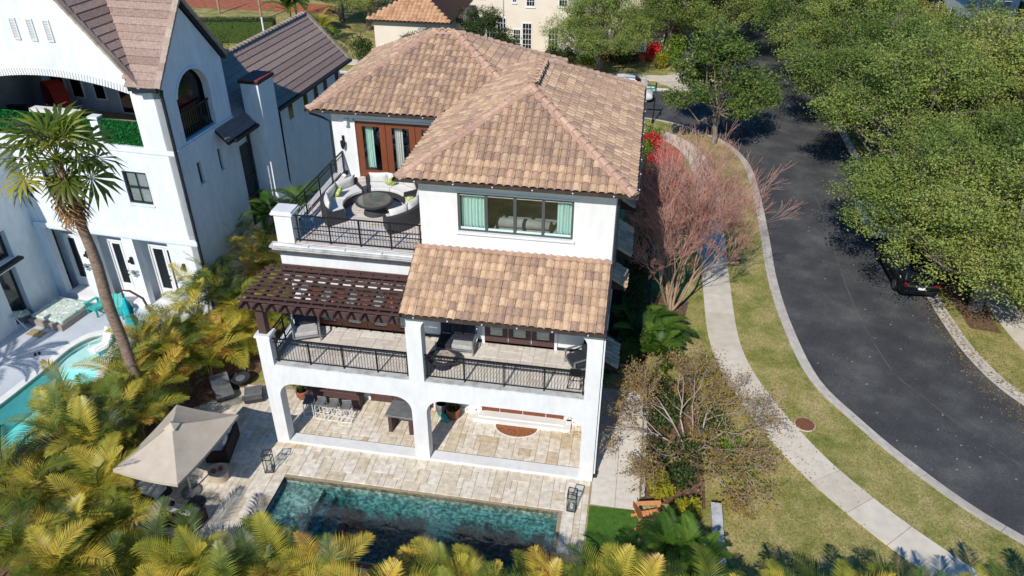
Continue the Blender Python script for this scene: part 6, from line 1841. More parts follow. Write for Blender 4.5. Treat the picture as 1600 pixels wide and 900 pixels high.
for k in range(22):
    az = k * 2.4; el = R(78 - 110 * (k / 21) ** .9); ln = random.uniform(.8, 1.4)
    d = Vector((math.cos(az) * math.cos(el), math.sin(az) * math.cos(el), math.sin(el)))
    e_ = top + d * ln
    m2 = MB(); mid = top + d * ln * .5 + Vector((0, 0, .06)); m2.tube([top, mid, e_], [.025, .018, .012], 5)
    st_ = m2.build('leaf_stalk', M['stem'], WP, fix=False)
    q = d.to_track_quat('X', 'Z').to_matrix().to_4x4()
    link('fan_frond', FANS[k % 4], WP, Matrix.Translation(e_ - d * .05) @ q @ Matrix.Rotation(R(random.uniform(-25, 25)), 4, 'X') @ Matrix.Rotation(R(12), 4, 'Y') @ Matrix.Scale(random.uniform(.85, 1.15), 4))
for k in range(15):
    az = k * 2.1; d = Vector((math.cos(az), math.sin(az), 0))
    z = 10.5 - random.uniform(0, 1.5)
    link('dead_frond', FAND[k % 3], WP, Matrix.Translation((top.x + d.x * .2, d.y * .2, z)) @ Matrix.Rotation(az, 4, 'Z') @ Matrix.Rotation(R(62 + random.uniform(-8, 14)), 4, 'Y') @ Matrix.Scale(random.uniform(.8, 1.15), 4))
# feather palm whose fronds reach in from the left edge
DP = thing('date_palm', 'feather palm just outside the left edge, fronds reaching over the pale pool deck', 'palm', (-14.6, -1.2, 0))
mb = MB(); mb.tube([(0, 0, 0), (.05, 0, 1.5), (0, .05, 3.0)], [.25, .2, .18], 10); mb.build('trunk', M['bark_palm'], DP, smooth=True)
V_, F_ = frond_np(L=2.6, n=40, a0=45, a1=-20, lw=.45, wid=.045, seed=90, fwd=.9, vee=.5, droop=.1); dfr = np_mesh('frond', V_, F_, M['frond'])
for k in range(14):
    link('frond', dfr, DP, Matrix.Translation((0, .05, 3.0)) @ Matrix.Rotation(k * 2.4 + .35, 4, 'Z') @ Matrix.Rotation(R(random.uniform(-30, 30)), 4, 'Y') @ Matrix.Scale(random.uniform(.85, 1.1), 4))

# ---------------------------------------------------------------- branching
class TB:
    """many thin tapering tubes in one mesh"""
    def __init__(s): s.V = []; s.F = []; s.n = 0
    def seg(s, p0, p1, r0, r1, k=3):
        d = p1 - p0; L_ = np.linalg.norm(d)
        if L_ < 1e-5: return
        d = d / L_; a = np.cross(d, [0, 0, 1.0] if abs(d[2]) < .9 else [1.0, 0, 0]); a /= np.linalg.norm(a); c = np.cross(d, a)
        b = s.n
        for p, r_ in ((p0, r0), (p1, r1)):
            for i in range(k):
                t = 2 * PI * i / k; s.V.append(p + (a * math.cos(t) + c * math.sin(t)) * r_)
        for i in range(k):
            i2 = (i + 1) % k; s.F.append((b + i, b + i2, b + k + i2, b + k + i))
        s.n += 2 * k
    def mesh(s, name, m): return np_mesh(name, s.V, s.F, m, smooth=True)
def grow(tb, p, d, L_, r, depth, r_, spread, up, tips, maxd, nsub=(3, 4), shrink=.68, wiggle=.18, tb2=None, k0=5, along=None):
    segs = 3 if depth < maxd else 2
    q = p.copy(); dd = d.copy(); rr = r
    for i in range(segs):
        dd = dd + r_.normal(size=3) * wiggle + np.array([0, 0, up]); dd /= np.linalg.norm(dd)
        e = q + dd * L_ / segs; r2 = max(rr * (.86 if depth < maxd else .6), .0062)
        (tb if depth < 2 or tb2 is None else tb2).seg(q, e, rr, r2, k0 if depth < 2 else 3)
        if along is not None and depth >= maxd - 1: along.append((e, dd))
        q, rr = e, r2
    if depth >= maxd:
        tips.append((q, dd)); return
    for c in range(r_.integers(nsub[0], nsub[1] + 1)):
        ax = r_.normal(size=3); ax -= dd * ax.dot(dd); ax /= np.linalg.norm(ax)
        a = spread * r_.uniform(.5, 1.25)
        nd = dd * math.cos(a) + ax * math.sin(a)
        st_ = q if c < 2 else q - dd * L_ * r_.uniform(.1, .5)
        grow(tb, st_, nd, L_ * shrink * r_.uniform(.75, 1.2), rr * .72, depth + 1, r_, spread, up, tips, maxd, nsub, shrink, wiggle, tb2, k0, along)

# leafless tree with red buds beside the villa
RT = thing('bare_tree', 'large leafless tree with dense reddish twigs between villa and pavement', 'tree', (14.75, 11.65, -.03), 0, None, .9)
r_ = np.random.default_rng(11); tb, tb2 = TB(), TB(); tips = []; al = []
for k in range(8):
    a = k * .79 + .3; lean = .14 + .16 * (k % 3)
    d = np.array([math.cos(a) * lean * .85 + .02, math.sin(a) * lean, 1.0]); d /= np.linalg.norm(d)
    grow(tb, np.array([.12 * math.cos(a), .12 * math.sin(a), 0.0]), d, 2.65, .09, 0, r_, .38, .065, tips, 6, (3, 4), .73, .12, tb2, 6, al)
link('trunk', tb.mesh('trunk', M['bark_pale']), RT)
link('twigs', tb2.mesh('twigs', M['twig']), RT, kind='stuff')
T_ = np.array([p for p, d in tips]); 
pick = r_.random(len(T_)) < .28
P = T_[pick] + r_.normal(size=(pick.sum(), 3)) * .06
leaf_obj('buds', P, .07, .045, M['bud_red'], RT, kind='stuff')
0 and print('red tree tips', len(T_), T_.max(0), T_.min(0))
P = T_[r_.random(len(T_)) < .012]; P = np.repeat(P, 3, 0) + r_.normal(size=(len(P) * 3, 3)) * .1
leaf_obj('blossom', P, .10, .08, M['leaf_red'], RT, kind='stuff')

# sprawling shrub tree with brown leaves at the corner of the villa
BT = thing('shrub_tree', 'sprawling grey twigged shrub tree with sparse brown leaves beside the pavement', 'tree', (15.5, 2.4, -.03))
r_ = np.random.default_rng(5); tb, tb2 = TB(), TB(); tips = []; al = []
for k in range(9):
    a = k * .7; lean = .75 + .3 * (k % 3)
    d = np.array([math.cos(a) * lean, math.sin(a) * lean, .85]); d /= np.linalg.norm(d)
    grow(tb, np.array([.25 * math.cos(a), .25 * math.sin(a), 0.0]), d, 1.5, .05, 0, r_, .6, .0, tips, 4, (3, 4), .72, .16, tb2, 5, al)
link('trunk', tb.mesh('trunk', M['twig_brown']), BT)
link('twigs', tb2.mesh('twigs', M['twig_brown']), BT, kind='stuff')
T_ = np.array([p for p, d in al]); 0 and print('shrub', len(T_), T_.max(0), T_.min(0))
P = np.repeat(T_[r_.random(len(T_)) < .9], 4, 0); P = P + r_.normal(size=P.shape) * .09; P[:, 2] = np.maximum(P[:, 2], .05)
leaf_obj('leaves', P, .085, .055, M['leaf_brown'], BT, kind='stuff')

# leafy bushes
def bush_np(rad, h, n, L_, W_, seed, lobes=7):
    r_ = np.random.default_rng(seed); C_ = []
    for k in range(lobes):
        a = r_.uniform(0, 6.28); q = rad * .55 * math.sqrt(r_.random()); C_.append((q * math.cos(a), q * math.sin(a), h * r_.uniform(.3, .72), rad * r_.uniform(.35, .6)))
    C_ = np.array(C_); i = r_.integers(0, lobes, n)
    d = r_.normal(size=(n, 3)); d /= np.linalg.norm(d, axis=1, keepdims=True)
    P = C_[i, :3] + d * (C_[i, 3] * r_.uniform(.55, 1.05, n))[:, None] * np.array([1, 1, min(1, h / rad)])
    P[:, 2] = np.abs(P[:, 2]) + .02
    return leaf_quads(P, L_, W_, .3, d)
BUSH = {}
def bush(name, label, x, y, rad, h, m, n=900, L_=.14, W_=.08, group=None, cat='shrub', z=-.02):
    key = (m.name, round(rad, 1), round(h, 1), n, L_)
    if key not in BUSH:
        V_, F_ = bush_np(rad, h, n, L_, W_, len(BUSH) + 200); BUSH[key] = np_mesh('foliage', V_, F_, m)
    t = thing(name, label, cat, (x, y, z), random.uniform(0, 6.28), group)
    link('foliage', BUSH[key], t)
    mb = MB()
    for k in range(4): a = k * 1.6; mb.tube([(0, 0, 0), (.3 * rad * math.cos(a), .3 * rad * math.sin(a), h * .6)], [.03, .012], 5)
    mb.build('stem', M['twig_brown'], t, fix=False)
    return t
for x, y, l in [(14.3, .1, 'yellow leaved shrub in the bed behind the orange chair'), (14.5, -.35, 'yellow leaved shrub touching the orange chair'), (15.3, -.9, 'yellow green shrub beside the low garden wall')]:
    bush('croton', l, x, y, .55, .7, M['leaf_yellow'], 500, .2, .09, 'yellow shrubs at the bed corner')
for x, y in [(14.4, 1.4), (15.2, .6), (14.3, 3.4), (15.6, 2.0), (16.6, 2.2), (16.3, 3.6), (15.0, 4.4), (17.0, 1.0), (14.3, 5.2)]:
    bush('green_shrub', 'low bright green shrub under the sprawling brown leaved tree' if (x + y) % 2 < 1.1 else 'low dark green shrub under the sprawling brown leaved tree', x, y, .9, .9, M['leaf_green'] if (x + y) % 2 < 1.1 else M['leaf_dark'], 700, .14, .08, 'low shrubs under the brown leaved tree')
for x, y, l in [(13.7, 20.6, 'red flowering bush near the back corner of the villa'), (14.2, 28.2, 'red flowering bush nearest the street sign'), (13.4, 24.8, 'red flowering bush beside the terracotta bed'), (13.5, 31.2, 'red flowering bush at the cross street corner')]:
    bush('bougainvillea', l, x, y, 1.1, 1.7, M['leaf_red'], 1100, .16, .12, 'red flowering bushes along the villa')
for x, y in [(13.4, 22.4), (13.2, 26.6), (13.2, 29.8), (13.6, 33.4), (12.9, 19.0)]:
    bush('green_shrub', 'dark green bush among the red flowering bushes by the villa', x, y, 1.1, 1.5, M['leaf_green'], 1000, .15, .09, 'green bushes among the red flowers')
def hedge(label, x0, y0, x1, y1, w, h, m, n):
    t = thing('hedge', label, 'hedge', ((x0 + x1) / 2, (y0 + y1) / 2, -.02), math.atan2(y1 - y0, x1 - x0))
    L_ = math.hypot(x1 - x0, y1 - y0)
    MB().box(-L_ / 2 + .1, -w / 2 + .12, 0, L_ / 2 - .1, w / 2 - .12, h - .15).build('inner_branches', M['leaf_dark'], t, fix=False)
    f = rng.random(n); P = np.stack([rng.uniform(-L_ / 2, L_ / 2, n), rng.uniform(-w / 2, w / 2, n), rng.uniform(.05, h, n)], 1)
    k = rng.integers(0, 3, n); s = np.sign(rng.normal(size=n))
    P[k == 0, 1] = s[k == 0] * w / 2 + rng.normal(0, .05, (k == 0).sum()); P[k >= 1, 2] = h + rng.normal(0, .06, (k >= 1).sum())
    leaf_obj('foliage', P, .13, .08, m, t)
hedge('dark clipped hedge in the shade along the right side of the villa', 13.0, 6.5, 13.0, 19.5, 1.0, 1.7, M['leaf_dark'], 9000)
hedge('green hedge on the corner between the villa and the cross street', 3.0, 35.0, 12.5, 34.8, 1.1, 1.3, M['leaf_green'], 6000)
hedge('dark trimmed hedge by the dry field behind the neighbour house', -34, 52, -24, 54, 1.6, 2.2, M['leaf_dark'], 5000)
for x, y, l in [(5.6, 51.3, 'dark green'), (7.4, 51.6, 'bright green'), (9.8, 52.0, 'rounded green'), (11.2, 52.2, 'dark rounded'), (14.6, 52.6, 'tall mixed green'), (4.0, 51.6, 'small green')]:
    bush('green_shrub', l + ' bush in front of the cream house and porch', x, y, 1.2, 1.3, M['leaf_green'] if 'bright' in l or 'mixed' in l else M['leaf_dark'], 900, .2, .12, 'bushes in front of the cream house')
bush('bougainvillea', 'red flowering bush right of the white porch balustrade', 13.2, 53.6, 1.0, 2.0, M['leaf_red'], 800, .2, .15)
bush('green_shrub', 'bushy conifer green shrub right of the red bush at the porch', 15.0, 53.5, 1.5, 2.6, M['leaf_green'], 1400, .22, .12)
bush('croton', 'yellow green bush below the porch at the lawn edge', 13.9, 51.4, .9, 1.5, M['leaf_yellow'], 800, .2, .1)

# ---------------------------------------------------------------- broad trees
def crown_tree(seed, H, rad, nblob, nleaf, L_, W_, trunk_r, m, flat=.62, bark=None, dens=.9, lean=.0):
    """trunk and limbs (one mesh) and a crown of small leaves in ragged clumps"""
    r_ = np.random.default_rng(seed); tb = TB(); tw = TB()
    base = np.zeros(3); fork = np.array([lean, 0, H * .28])
    prev = base; rr = trunk_r * 1.35
    for i in range(1, 5):
        q = base + (fork - base) * i / 4 + r_.normal(size=3) * .05 * np.array([1, 1, 0]); r2 = trunk_r * (1.25 - .3 * i / 4)
        tb.seg(prev, q, rr, r2, 9); prev, rr = q, r2
    C_ = []
    for k in range(nblob):
        a = k * 2.399 + r_.uniform(-.3, .3); q = math.sqrt((k + .6) / nblob)
        x, y = rad * .88 * q * math.cos(a), rad * .88 * q * math.sin(a)
        z = H * (1 - (1 - flat) * q ** 2) - rad * .28 + r_.uniform(-.12, .1) * H - (r_.random() < .3) * .16 * H
        z = max(z, H * .46)
        C_.append((x + lean, y, z, rad * r_.uniform(.2, .36)))
        c = np.array([x + lean, y, z]); mid = prev + (c - prev) * .5 + r_.normal(size=3) * rad * .07 + np.array([0, 0, -.12 * H * q])
        tb.seg(prev, mid, trunk_r * .5, trunk_r * .28, 6); tb.seg(mid, c, trunk_r * .28, trunk_r * .1, 5)
        for j in range(9):
            d = r_.normal(size=3); d /= np.linalg.norm(d); e = c + d * C_[-1][3] * r_.uniform(.7, 1.15)
            s0 = mid + (c - mid) * r_.uniform(.4, 1); mm = (s0 + e) / 2 + r_.normal(size=3) * .12
            tw.seg(s0, mm, .03, .02, 3); tw.seg(mm, e, .02, .006, 3)
    C_ = np.array(C_)
    i = r_.integers(0, nblob, nleaf)
    # leaves gather in sprays around points on each clump
    ns = nleaf // 48
    si = r_.integers(0, nblob, ns); d = r_.normal(size=(ns, 3)); d /= np.linalg.norm(d, axis=1, keepdims=True)
    SP = C_[si, :3] + d * (C_[si, 3] * r_.uniform(.7, 1.12, ns))[:, None] * np.array([1, 1, .75])
    k = r_.integers(0, ns, nleaf); P = SP[k] + r_.normal(size=(nleaf, 3)) * np.array([.26, .26, .13]) * (rad / 4.5) ** .3
    keep = P[:, 2] > H * .34; P = P[keep]; dd = d[k][keep]
    V_, F_ = leaf_quads(P, L_, W_, .35, dd)
    return tb.mesh('trunk', bark or M['bark']), tw.mesh('branches', M['bark']), np_mesh('crown', V_, F_, m)
OAK = [crown_tree(300 + k, 8.2 + .4 * k, 4.9, 30, 56000, .135, .075, .26, M['leaf_oak'], lean=.3 * (k - 1)) for k in range(3)]
OAK.append(crown_tree(313, 7.6, 4.7, 30, 56000, .135, .075, .26, M['leaf_oak'], lean=1.0))
def oak(name, label, x, y, rz, sc, k, group=None, z=-.03, set_=None):
    t = thing(name, label, 'tree', (x, y, z), rz, group, sc)
    a, b, c = (set_ or OAK)[k]
    link('trunk', a, t); link('branches', b, t, kind='stuff'); link('crown', c, t)
    return t
oak('oak_tree', 'big oak with grey leaning trunk beside the parked black car', 29.35, 14.4, .3, .98, 0)
RO = [(33.2, 17.5, 1.0, 1), (28.8, 18.0, 1.0, 3), (34.8, 24.0, 1.1, 0), (28.9, 28.2, 1.15, 1), (28.6, 37, 1.15, 0), (35.5, 32, 1.15, 2), (28.6, 45, 1.15, 1), (36, 41, 1.15, 0), (28.6, 53.5, 1.2, 2), (28.6, 63, 1.2, 0), (28.8, 74, 1.25, 1), (36, 57, 1.1, 1), (30, 88, 1.2, 2), (41, 20, 1.15, 1), (42, 29, 1.1, 2), (37.5, 12.5, 1.0, 2)]
ON = ['behind the black car, spreading over the right pavement', 'arching over the white parked car', 'behind the kerb row above the parked cars', 'third along the right kerb, shading the street', 'fourth along the right kerb, opposite the cross street', 'in the second row opposite the red twigged tree', 'fifth along the right kerb just past the cross street', 'in the second row before the grey blue house', 'sixth along the right kerb up the street', 'seventh along the right kerb up the street', 'eighth along the right kerb near the top edge', 'in the second row before the white house up the street', 'farthest along the right kerb at the top edge', 'at the right picture edge level with the white car', 'at the right picture edge below the grey blue house', 'at the right picture edge behind the oak with leaning trunk']
for (x, y, s, k), l in zip(RO, ON):
    oak('oak_tree', 'broad oak ' + l, x, y, PI + .2 if k == 3 else random.uniform(0, 6.28), s, k, 'oaks along the right side of the street')
for x, y, s, k, l in [(8.6, 48.4, .92, 1, 'oak with pale trunk on the lawn before the cream house'), (14.2, 56.5, .95, 0, 'oak behind the porch balustrade on the left verge'), (18.4, 55.5, 1.1, 2, 'oak on the left verge just beyond the cross street'), (18.8, 64, 1.15, 1, 'second oak up the left verge beyond the cross street'), (19.0, 74, 1.2, 0, 'third oak up the left verge near the top edge'), (13, 70, 1.0, 2, 'oak behind the left verge row near the top edge'), (17.5, 88, 1.1, 1, 'farthest oak up the left verge at the top edge')]:
    oak('oak_tree', l, x, y, random.uniform(0, 6.28), s, k, 'oaks beyond the cross street')
THIN = [crown_tree(320 + k, 6.2, 2.9, 20, 20000, .17, .085, .13, [M['leaf_oak'], M['leaf_dark']][k], flat=.5) for k in range(2)]
oak('young_oak', 'loose thin crowned oak at the street corner behind the red twigged tree', 17.9, 33.8, .5, 1.3, 0, set_=THIN)
oak('young_oak', 'small half bare tree behind the villa roof in front of the cream house', -1.6, 47.5, 1.5, .95, 1, set_=THIN)
oak('young_oak', 'small half bare tree before the orange roofed wing', -5.2, 41.5, 2.5, .85, 1, set_=THIN)
for x, y, s, l in [(-16.5, 60, .9, 'leafy tree left of the orange roofed wing'), (-20.5, 63, 1.0, 'rounded leafy tree beyond the neighbour roof ridge'), (-12.5, 66, 1.1, 'tall leafy tree behind the orange roofed wing'), (-25, 72, 1.1, 'leafy tree behind the dry field')]:
    oak('leafy_tree', l, x, y, random.uniform(0, 6.28), s, int(x) % 3, 'leafy trees behind the neighbour roof')
palm_clump(-22.6, 55.5, 1.6, 'pale feathery palm behind the ridge of the neighbour rear wing', None, FRG, 40, 2, 2.6)
palm_clump(-19.5, 54.0, 1.2, 'yellow green feathery palm right of the pale palm behind the neighbour roof', None, FR, 18, 3, 1.3)
for k, (x, y, l) in enumerate([(-8.6, 27, 'upright broad leaved banana plant nearest the neighbour gable end'), (-7.0, 28.5, 'upright broad leaved banana plant by the villa roof corner'), (-6.2, 31.0, 'upright broad leaved banana plant behind the villa roof corner')]):
    t = thing('banana_plant', l, 'plant', (x, y, 0), k * 1.1, 'banana plants behind the villa')
    m2 = MB(); m2.tube([(0, 0, 0), (.05, 0, 1.8)], [.14, .09], 8); m2.build('stem', M['stem'], t)
    for j in range(9):
        a = j * 2.4; el = R(80 - j * 5); V_ = []; n = 7
        for i in range(n + 1):
            q = i / n; w = .3 * math.sin(PI * min(1, q * .92 + .06)) ** .7; b_ = el - q * .8
            x_ = 2.2 * q * math.cos(el - q * .35); z_ = 1.7 + 2.2 * q * math.sin(el - q * .35)
            for s_ in (-1, 0, 1): V_.append((x_ * math.cos(a) - s_ * w * math.sin(a), x_ * math.sin(a) + s_ * w * math.cos(a), z_ + .06 * abs(s_)))
        F_ = [(i * 3 + k2, i * 3 + k2 + 1, i * 3 + 4 + k2, i * 3 + 3 + k2) for i in range(n) for k2 in (0, 1)]
        link('leaf', np_mesh('leaf', V_, F_, M['frond_g']), t)
for x, y, l in [(-31, 49, 'dark rounded bush at the near edge of the dry field'), (-27.5, 47.5, 'dark bush below the clipped hedge of the dry field'), (-21, 50.5, 'dark bush under the pale feathery palm'), (-17.5, 50, 'green bush left of the orange roofed wing'), (-13.8, 49, 'dark bush beside the orange roofed wing')]:
    bush('green_shrub', l, x, y, 1.7, 2.4, M['leaf_dark'] if 'dark' in l else M['leaf_green'], 1500, .22, .12, 'bushes behind the neighbour house')
# dry field behind the neighbour house
flat('field_track', [(-60, 56), (-28, 58), (-26, 61), (-60, 62)], [], -.02, M['redsoil'])
flat('field_track', [(-60, 66), (-22, 66), (-24, 70), (-60, 74)], [], -.02, M['redsoil'])
flat('lawn', [(-80, 74), (-18, 70), (-14, 118), (-80, 118)], [], -.02, M['field'])

# ---------------------------------------------------------------- grass blades close to the camera
def grass(poly, n, h, m, avoid=(), name='grass'):
    a = np.array(poly); x = rng.uniform(a[:, 0].min(), a[:, 0].max(), n); y = rng.uniform(a[:, 1].min(), a[:, 1].max(), n)
    k = inpoly(x, y, poly)
    for q in avoid: k &= ~inpoly(x, y, q)
    x, y = x[k], y[k]; n = len(x); ang = rng.uniform(0, 6.28, n); hh = h * rng.uniform(.4, 1.2, n); w = .012
    lx, ly = rng.normal(0, .4, n) * hh, rng.normal(0, .4, n) * hh
    V_ = np.stack([np.stack([x + np.cos(ang) * w, y + np.sin(ang) * w, np.full(n, -.03)], 1), np.stack([x - np.cos(ang) * w, y - np.sin(ang) * w, np.full(n, -.03)], 1), np.stack([x + lx, y + ly, -.03 + hh], 1)], 1).reshape(-1, 3)
    o = link(name, np_mesh(name, V_, np.arange(3 * n).reshape(n, 3), m)); o['kind'] = 'stuff'
M['blade'] = leaf_mat('grass_blade', [(0, '#5f7030'), (.3, '#84863f'), (.6, '#a39a58'), (.85, '#b5a56e'), (1, '#7d8a3a')], trans=.3, rough=.8)
M['blade_g'] = leaf_mat('turf_blade', [(0, '#3f6a1c'), (.5, '#5a8a2a'), (1, '#7aa03a')], trans=.3, rough=.8)
wl = [(p.x, p.y) for p in offs(WALK, -.7)]; wr = [(p.x, p.y) for p in offs(WALK, .7)]
verge = [(p.x - .06, p.y) for p in OL if p.y < 30] ; wpoly = wl + wr[::-1]
beds = [[(13.75, -.6), (16.0, -.6), (16.0, 6.3), (13.75, 6.3)], [(14.0, 10.4), (15.4, 10.4), (15.7, 12.6), (14.0, 12.8)], wpoly]
grass([(16.4, -5), (14, -4.9), (13.9, 20)] + [(p.x - .05, p.y) for p in OL if p.y < 24 and p.x < 33], 150000, .055, M['blade'], beds)
re = [(p.x + .06, p.y) for p in OR if 5 < p.y < 22]
grass(re + [(32.5, 7.9), (30.6, 12), (30, 22)][0:3], 16000, .055, M['blade'])
grass([(12.02, -4.3), (13.68, -4.3), (13.68, -1.1), (12.02, -1.15)], 26000, .035, M['blade_g'], name='turf_grass')

# fallen leaves on the pavement, in the gutter and on the lawn under the trees
n = 2600
x = rng.normal(16.8, 2.2, n); y = rng.normal(3.2, 2.8, n)
k = (x > 13.9) & (y > -3) & (y < 12)
P = np.stack([x[k], y[k], np.full(k.sum(), .022)], 1)
V_, F_ = leaf_quads(P, .07, .045, 6)
link('fallen_leaves', np_mesh('fallen_leaves', V_, F_, M['leaf_brown']))['kind'] = 'stuff'
n = 5000
q = [IR[int(i)] for i in rng.integers(0, len(IR), n)]
P = np.array([(p.x + abs(rng.normal(.25, .5)) * rng.choice([-.6, 1.2]), p.y + rng.normal(0, 1.5), 0) for p in q]); P[:, 2] = np.where(inpoly(P[:, 0], P[:, 1], main), -.108, .012)
P = P[(P[:, 1] > 4) & (P[:, 1] < 70)]
V_, F_ = leaf_quads(P, .08, .05, 6)
link('fallen_leaves', np_mesh('fallen_leaves', V_, F_, M['leaf_brown']))['kind'] = 'stuff'
# ================================================================== VEHICLES AND STREET THINGS
def car(label, x, y, rz, paint, L=4.7, Wd=1.88, H=1.66, group=None, suv=True):
    """body lofted along its length; faces +Y in its own axes"""
    t = thing('parked_car', label, 'car', (x, y, -.115), rz, group)
    a = L / 2
    # stations: y, half width, z bottom, z shoulder
    stn = [(-a, .80, .42, .78), (-a + .06, .86, .30, .95), (-a + .35, .90, .24, 1.02), (-a + 1.0, .93, .22, 1.02), (0, .94, .22, 1.0), (a - 1.35, .93, .22, .98), (a - .6, .90, .24, .90), (a - .15, .84, .30, .78), (a, .72, .40, .66)]
    k_ = Wd / 1.88; mb = MB(); n = 12; vs = []
    for (yy, hw, zb, zs) in stn:
        hw *= k_
        ring = [(-hw * .9, zb), (-hw, zb + .12), (-hw, (zb + zs) / 2), (-hw * .985, zs - .1), (-hw * .93, zs - .02), (-hw * .8, zs), (hw * .8, zs), (hw * .93, zs - .02), (hw * .985, zs - .1), (hw, (zb + zs) / 2), (hw, zb + .12), (hw * .9, zb)]
        vs += [(q[0], yy, q[1]) for q in ring]
    fs = [(i * n + k, i * n + (k + 1) % n, (i + 1) * n + (k + 1) % n, (i + 1) * n + k) for i in range(len(stn) - 1) for k in range(n)] + [tuple(range(n)), tuple((len(stn) - 1) * n + k for k in reversed(range(n)))]
    mb.add(vs, fs); mb.build('body', paint, t, smooth=True)
    cs = [(-a + .12, .70, .98, 1.02), (-a + .42, .68, .99, H - .14), (-a + .75, .67, .99, H - .03), (-.2, .68, .98, H), (.35, .66, .98, H - .04), (1.15, .70, .96, 1.0)]
    if not suv: cs = [(-a + .55, .68, .98, 1.0), (-a + 1.2, .62, .98, H - .1), (-.3, .62, .98, H), (.25, .6, .98, H - .04), (1.1, .68, .96, 1.0)]
    mb = MB(); vs = []
    for (yy, hw, zb, zt) in cs:
        hw *= k_; vs += [(-hw * 1.2, yy, zb), (-hw * 1.02, yy, zb + (zt - zb) * .75), (-hw * .85, yy, zt), (hw * .85, yy, zt), (hw * 1.02, yy, zb + (zt - zb) * .75), (hw * 1.2, yy, zb)]
    n = 6
    fs = [(i * n + k, i * n + (k + 1) % n, (i + 1) * n + (k + 1) % n, (i + 1) * n + k) for i in range(len(cs) - 1) for k in range(n)] + [tuple(range(n)), tuple((len(cs) - 1) * n + k for k in reversed(range(n)))]
    mb.add(vs, fs); mb.build('cabin', paint, t, smooth=False, bevel=.02)
    def quad(name, p, m, off, parent=t):
        p = [Vector(q) for q in p]; nn = (p[1] - p[0]).cross(p[3] - p[0]).normalized()
        b = MB(); b.add([q + nn * off for q in p] + [q - nn * .01 for q in p], [(0, 1, 2, 3), (7, 6, 5, 4), (0, 4, 5, 1), (1, 5, 6, 2), (2, 6, 7, 3), (3, 7, 4, 0)])
        return b.build(name, m, parent)
    def side(i, j, s, z0, z1, y0=0, y1=0):
        def pt(st, f):
            yy, hw, zb, zt = cs[st]; hw *= k_
            return Vector((s * (hw * 1.2 + (hw * 1.02 - hw * 1.2) * f / .75), yy, zb + (zt - zb) * f))
        return [pt(i, z0) + Vector((0, y0, 0)), pt(j, z0) + Vector((0, y1, 0)), pt(j, z1) + Vector((0, y1, 0)), pt(i, z1) + Vector((0, y0, 0))]
    m_ = len(cs) - 1
    for s in (1, -1):
        for (i, j) in ([(1, 2), (2, 3), (3, 4)] if suv else [(1, 2), (2, 3)]):
            p = side(i, j, s, .12, .68, .05, -.05)
            quad('side_window', p if s > 0 else p[::-1], M['darkglass'], .012)
        for yy in (-a + .88, a - .92):
            w = MB(); w.tube([(s * (.93 * k_ - .2), yy, .34), (s * (.93 * k_ + .015), yy, .34)], .34, 20); wh = w.build('wheel', M['rubber'], t)
            w = MB(); w.tube([(s * (.93 * k_ + .01), yy, .34), (s * (.93 * k_ + .03), yy, .34)], .23, 16); rim = w.build('rim', M['alloy'], wh)
        mb = MB(); mb.box(s * .98 * k_ - .1, .85, .98, s * .98 * k_ + .1, 1.0, 1.12); mb.build('mirror', paint, t, bevel=.03)
        mb = MB(); mb.box(s * .72 * k_ - .12, -a - .012, .80, s * .72 * k_ + .12, -a + .1, .90); mb.build('tail_light', M['tail'], t, bevel=.01)
        mb = MB(); mb.box(s * .62 * k_ - .16, a - .14, .62, s * .62 * k_ + .16, a - .02, .74); mb.build('headlight', M['clearglass'] if False else M['steel'], t, bevel=.02)
        mb = MB(); mb.bar((s * .56 * k_, -a + .8, H + .02), (s * .56 * k_, .3, H + .02), .03, .03); mb.build('roof_rail', M['alloy'], t)
    y0, hw0, _, z0 = cs[0]; y1, hw1, _, z1 = cs[1]
    rear = [Vector((-hw0 * .95, y0, z0)), Vector((hw0 * .95, y0, z0)), Vector((hw1 * .85, y1, z1)), Vector((-hw1 * .85, y1, z1))]
    quad('rear_window', [rear[0].lerp(rear[3], .15), rear[1].lerp(rear[2], .15), rear[1].lerp(rear[2], .9), rear[0].lerp(rear[3], .9)], M['darkglass'], .012)
    y0, hw0, _, z0 = cs[m_]; y1, hw1, _, z1 = cs[m_ - 1]
    fw2 = [Vector((hw0 * .98, y0, z0)), Vector((-hw0 * .98, y0, z0)), Vector((-hw1 * .85, y1, z1)), Vector((hw1 * .85, y1, z1))]
    quad('windscreen', [fw2[0].lerp(fw2[3], .1), fw2[1].lerp(fw2[2], .1), fw2[1].lerp(fw2[2], .92), fw2[0].lerp(fw2[3], .92)], M['darkglass'], .012)
    mb = MB(); mb.box(-.80, -a - .05, .34, .80, -a + .15, .56); mb.build('rear_bumper', paint, t, bevel=.04)
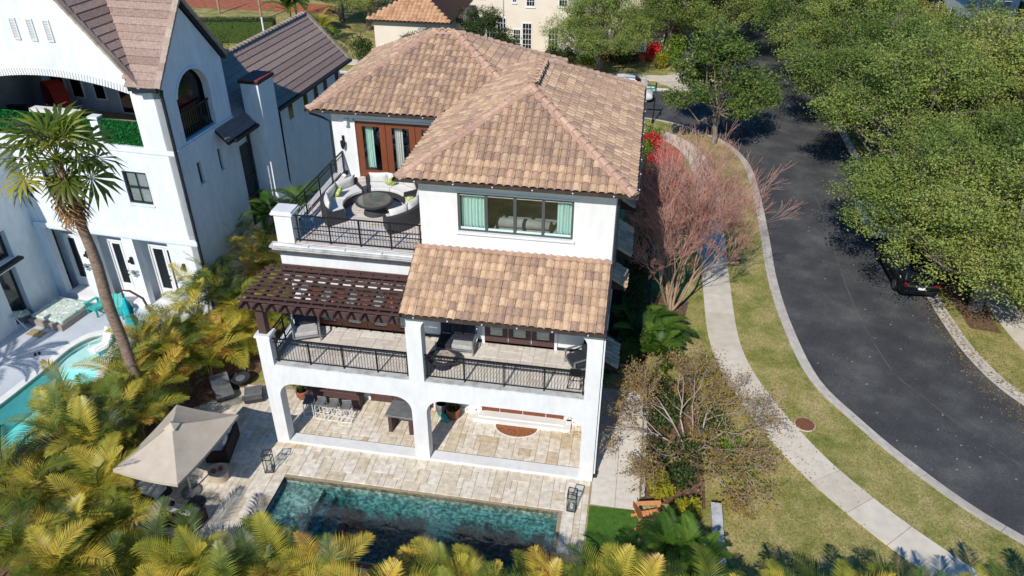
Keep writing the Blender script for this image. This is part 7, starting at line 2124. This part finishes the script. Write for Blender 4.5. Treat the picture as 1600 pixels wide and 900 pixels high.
    mb = MB(); mb.box(-.80 * k_, -a - .02, .765, .80 * k_, -a + .03, .785); mb.build('chrome_strip', M['alloy'], t)
    MB().box(-.17, -a - .055, .62, .17, -a - .03, .735).build('number_plate', M['whitemetal'], t)
    return t
car('black parked car with its rear toward the camera under the oak branches', 26.75, 17.2, R(3), M['paint_black'])
car('white parked car ahead of the black one, mostly hidden by oak leaves', 26.55, 23.0, R(1), M['paint_white'])
car('white parked car on the cross street beyond the villa roof', 10.7, 44.2, R(92), M['paint_white'], suv=False, H=1.48)
car('white car with pale windows beside the street sign on the cross street', 11.3, 42.6, R(-88), M['paint_white'], L=4.3, suv=False, H=1.45)
t = thing('street_sign', 'green street name sign on a black post at the cross street corner', 'street sign', (13.55, 37.2, -.03))
mb = MB(); mb.lathe([(.09, 0), (.09, .3), (.05, .35), (.05, 3.0), (.08, 3.05), (.03, 3.16)], 10); mb.build('post', M['iron'], t)
mb = MB(); mb.box(-1.15, -.03, 2.62, -.06, .0, 2.9); sg_ = mb.build('name_plate', M['greensign'], t, bevel=.01)
MB().box(-1.19, -.02, 2.9, -.05, -.01, 2.94).build('top_rail', M['iron'], t)
for (u, w_) in [(-1.08, .09), (-.92, .5), (-.34, .2)]:
    mb = MB(); x = u
    while x < u + w_ - .02:
        l_ = random.uniform(.03, .07); mb.box(x, -.036, 2.71, x + l_, -.031, 2.71 + random.choice([.09, .12])); x += l_ + .02
    mb.build('lettering', M['whitemetal'], sg_)
MB().box(-.02, -.9, 2.3, .01, -.06, 2.55).build('cross_plate', M['greensign'], t)
for k, (x, y, l) in enumerate([(-24.2, 58, 'thin pale trunk post by the dry field nearest the dark hedge'), (-29.5, 62, 'thin pale post further left by the dry field'), (-35.5, 64, 'striped thin post at the left of the dry field')]):
    t = thing('post', l, 'post', (x, y, 0), 0, 'thin posts by the dry field')
    mb = MB(); mb.tube([(0, 0, 0), (.05, 0, 2.2), (.0, .1, 4.2)], [.14, .11, .08], 8); mb.build('trunk', M['bark_pale'], t)
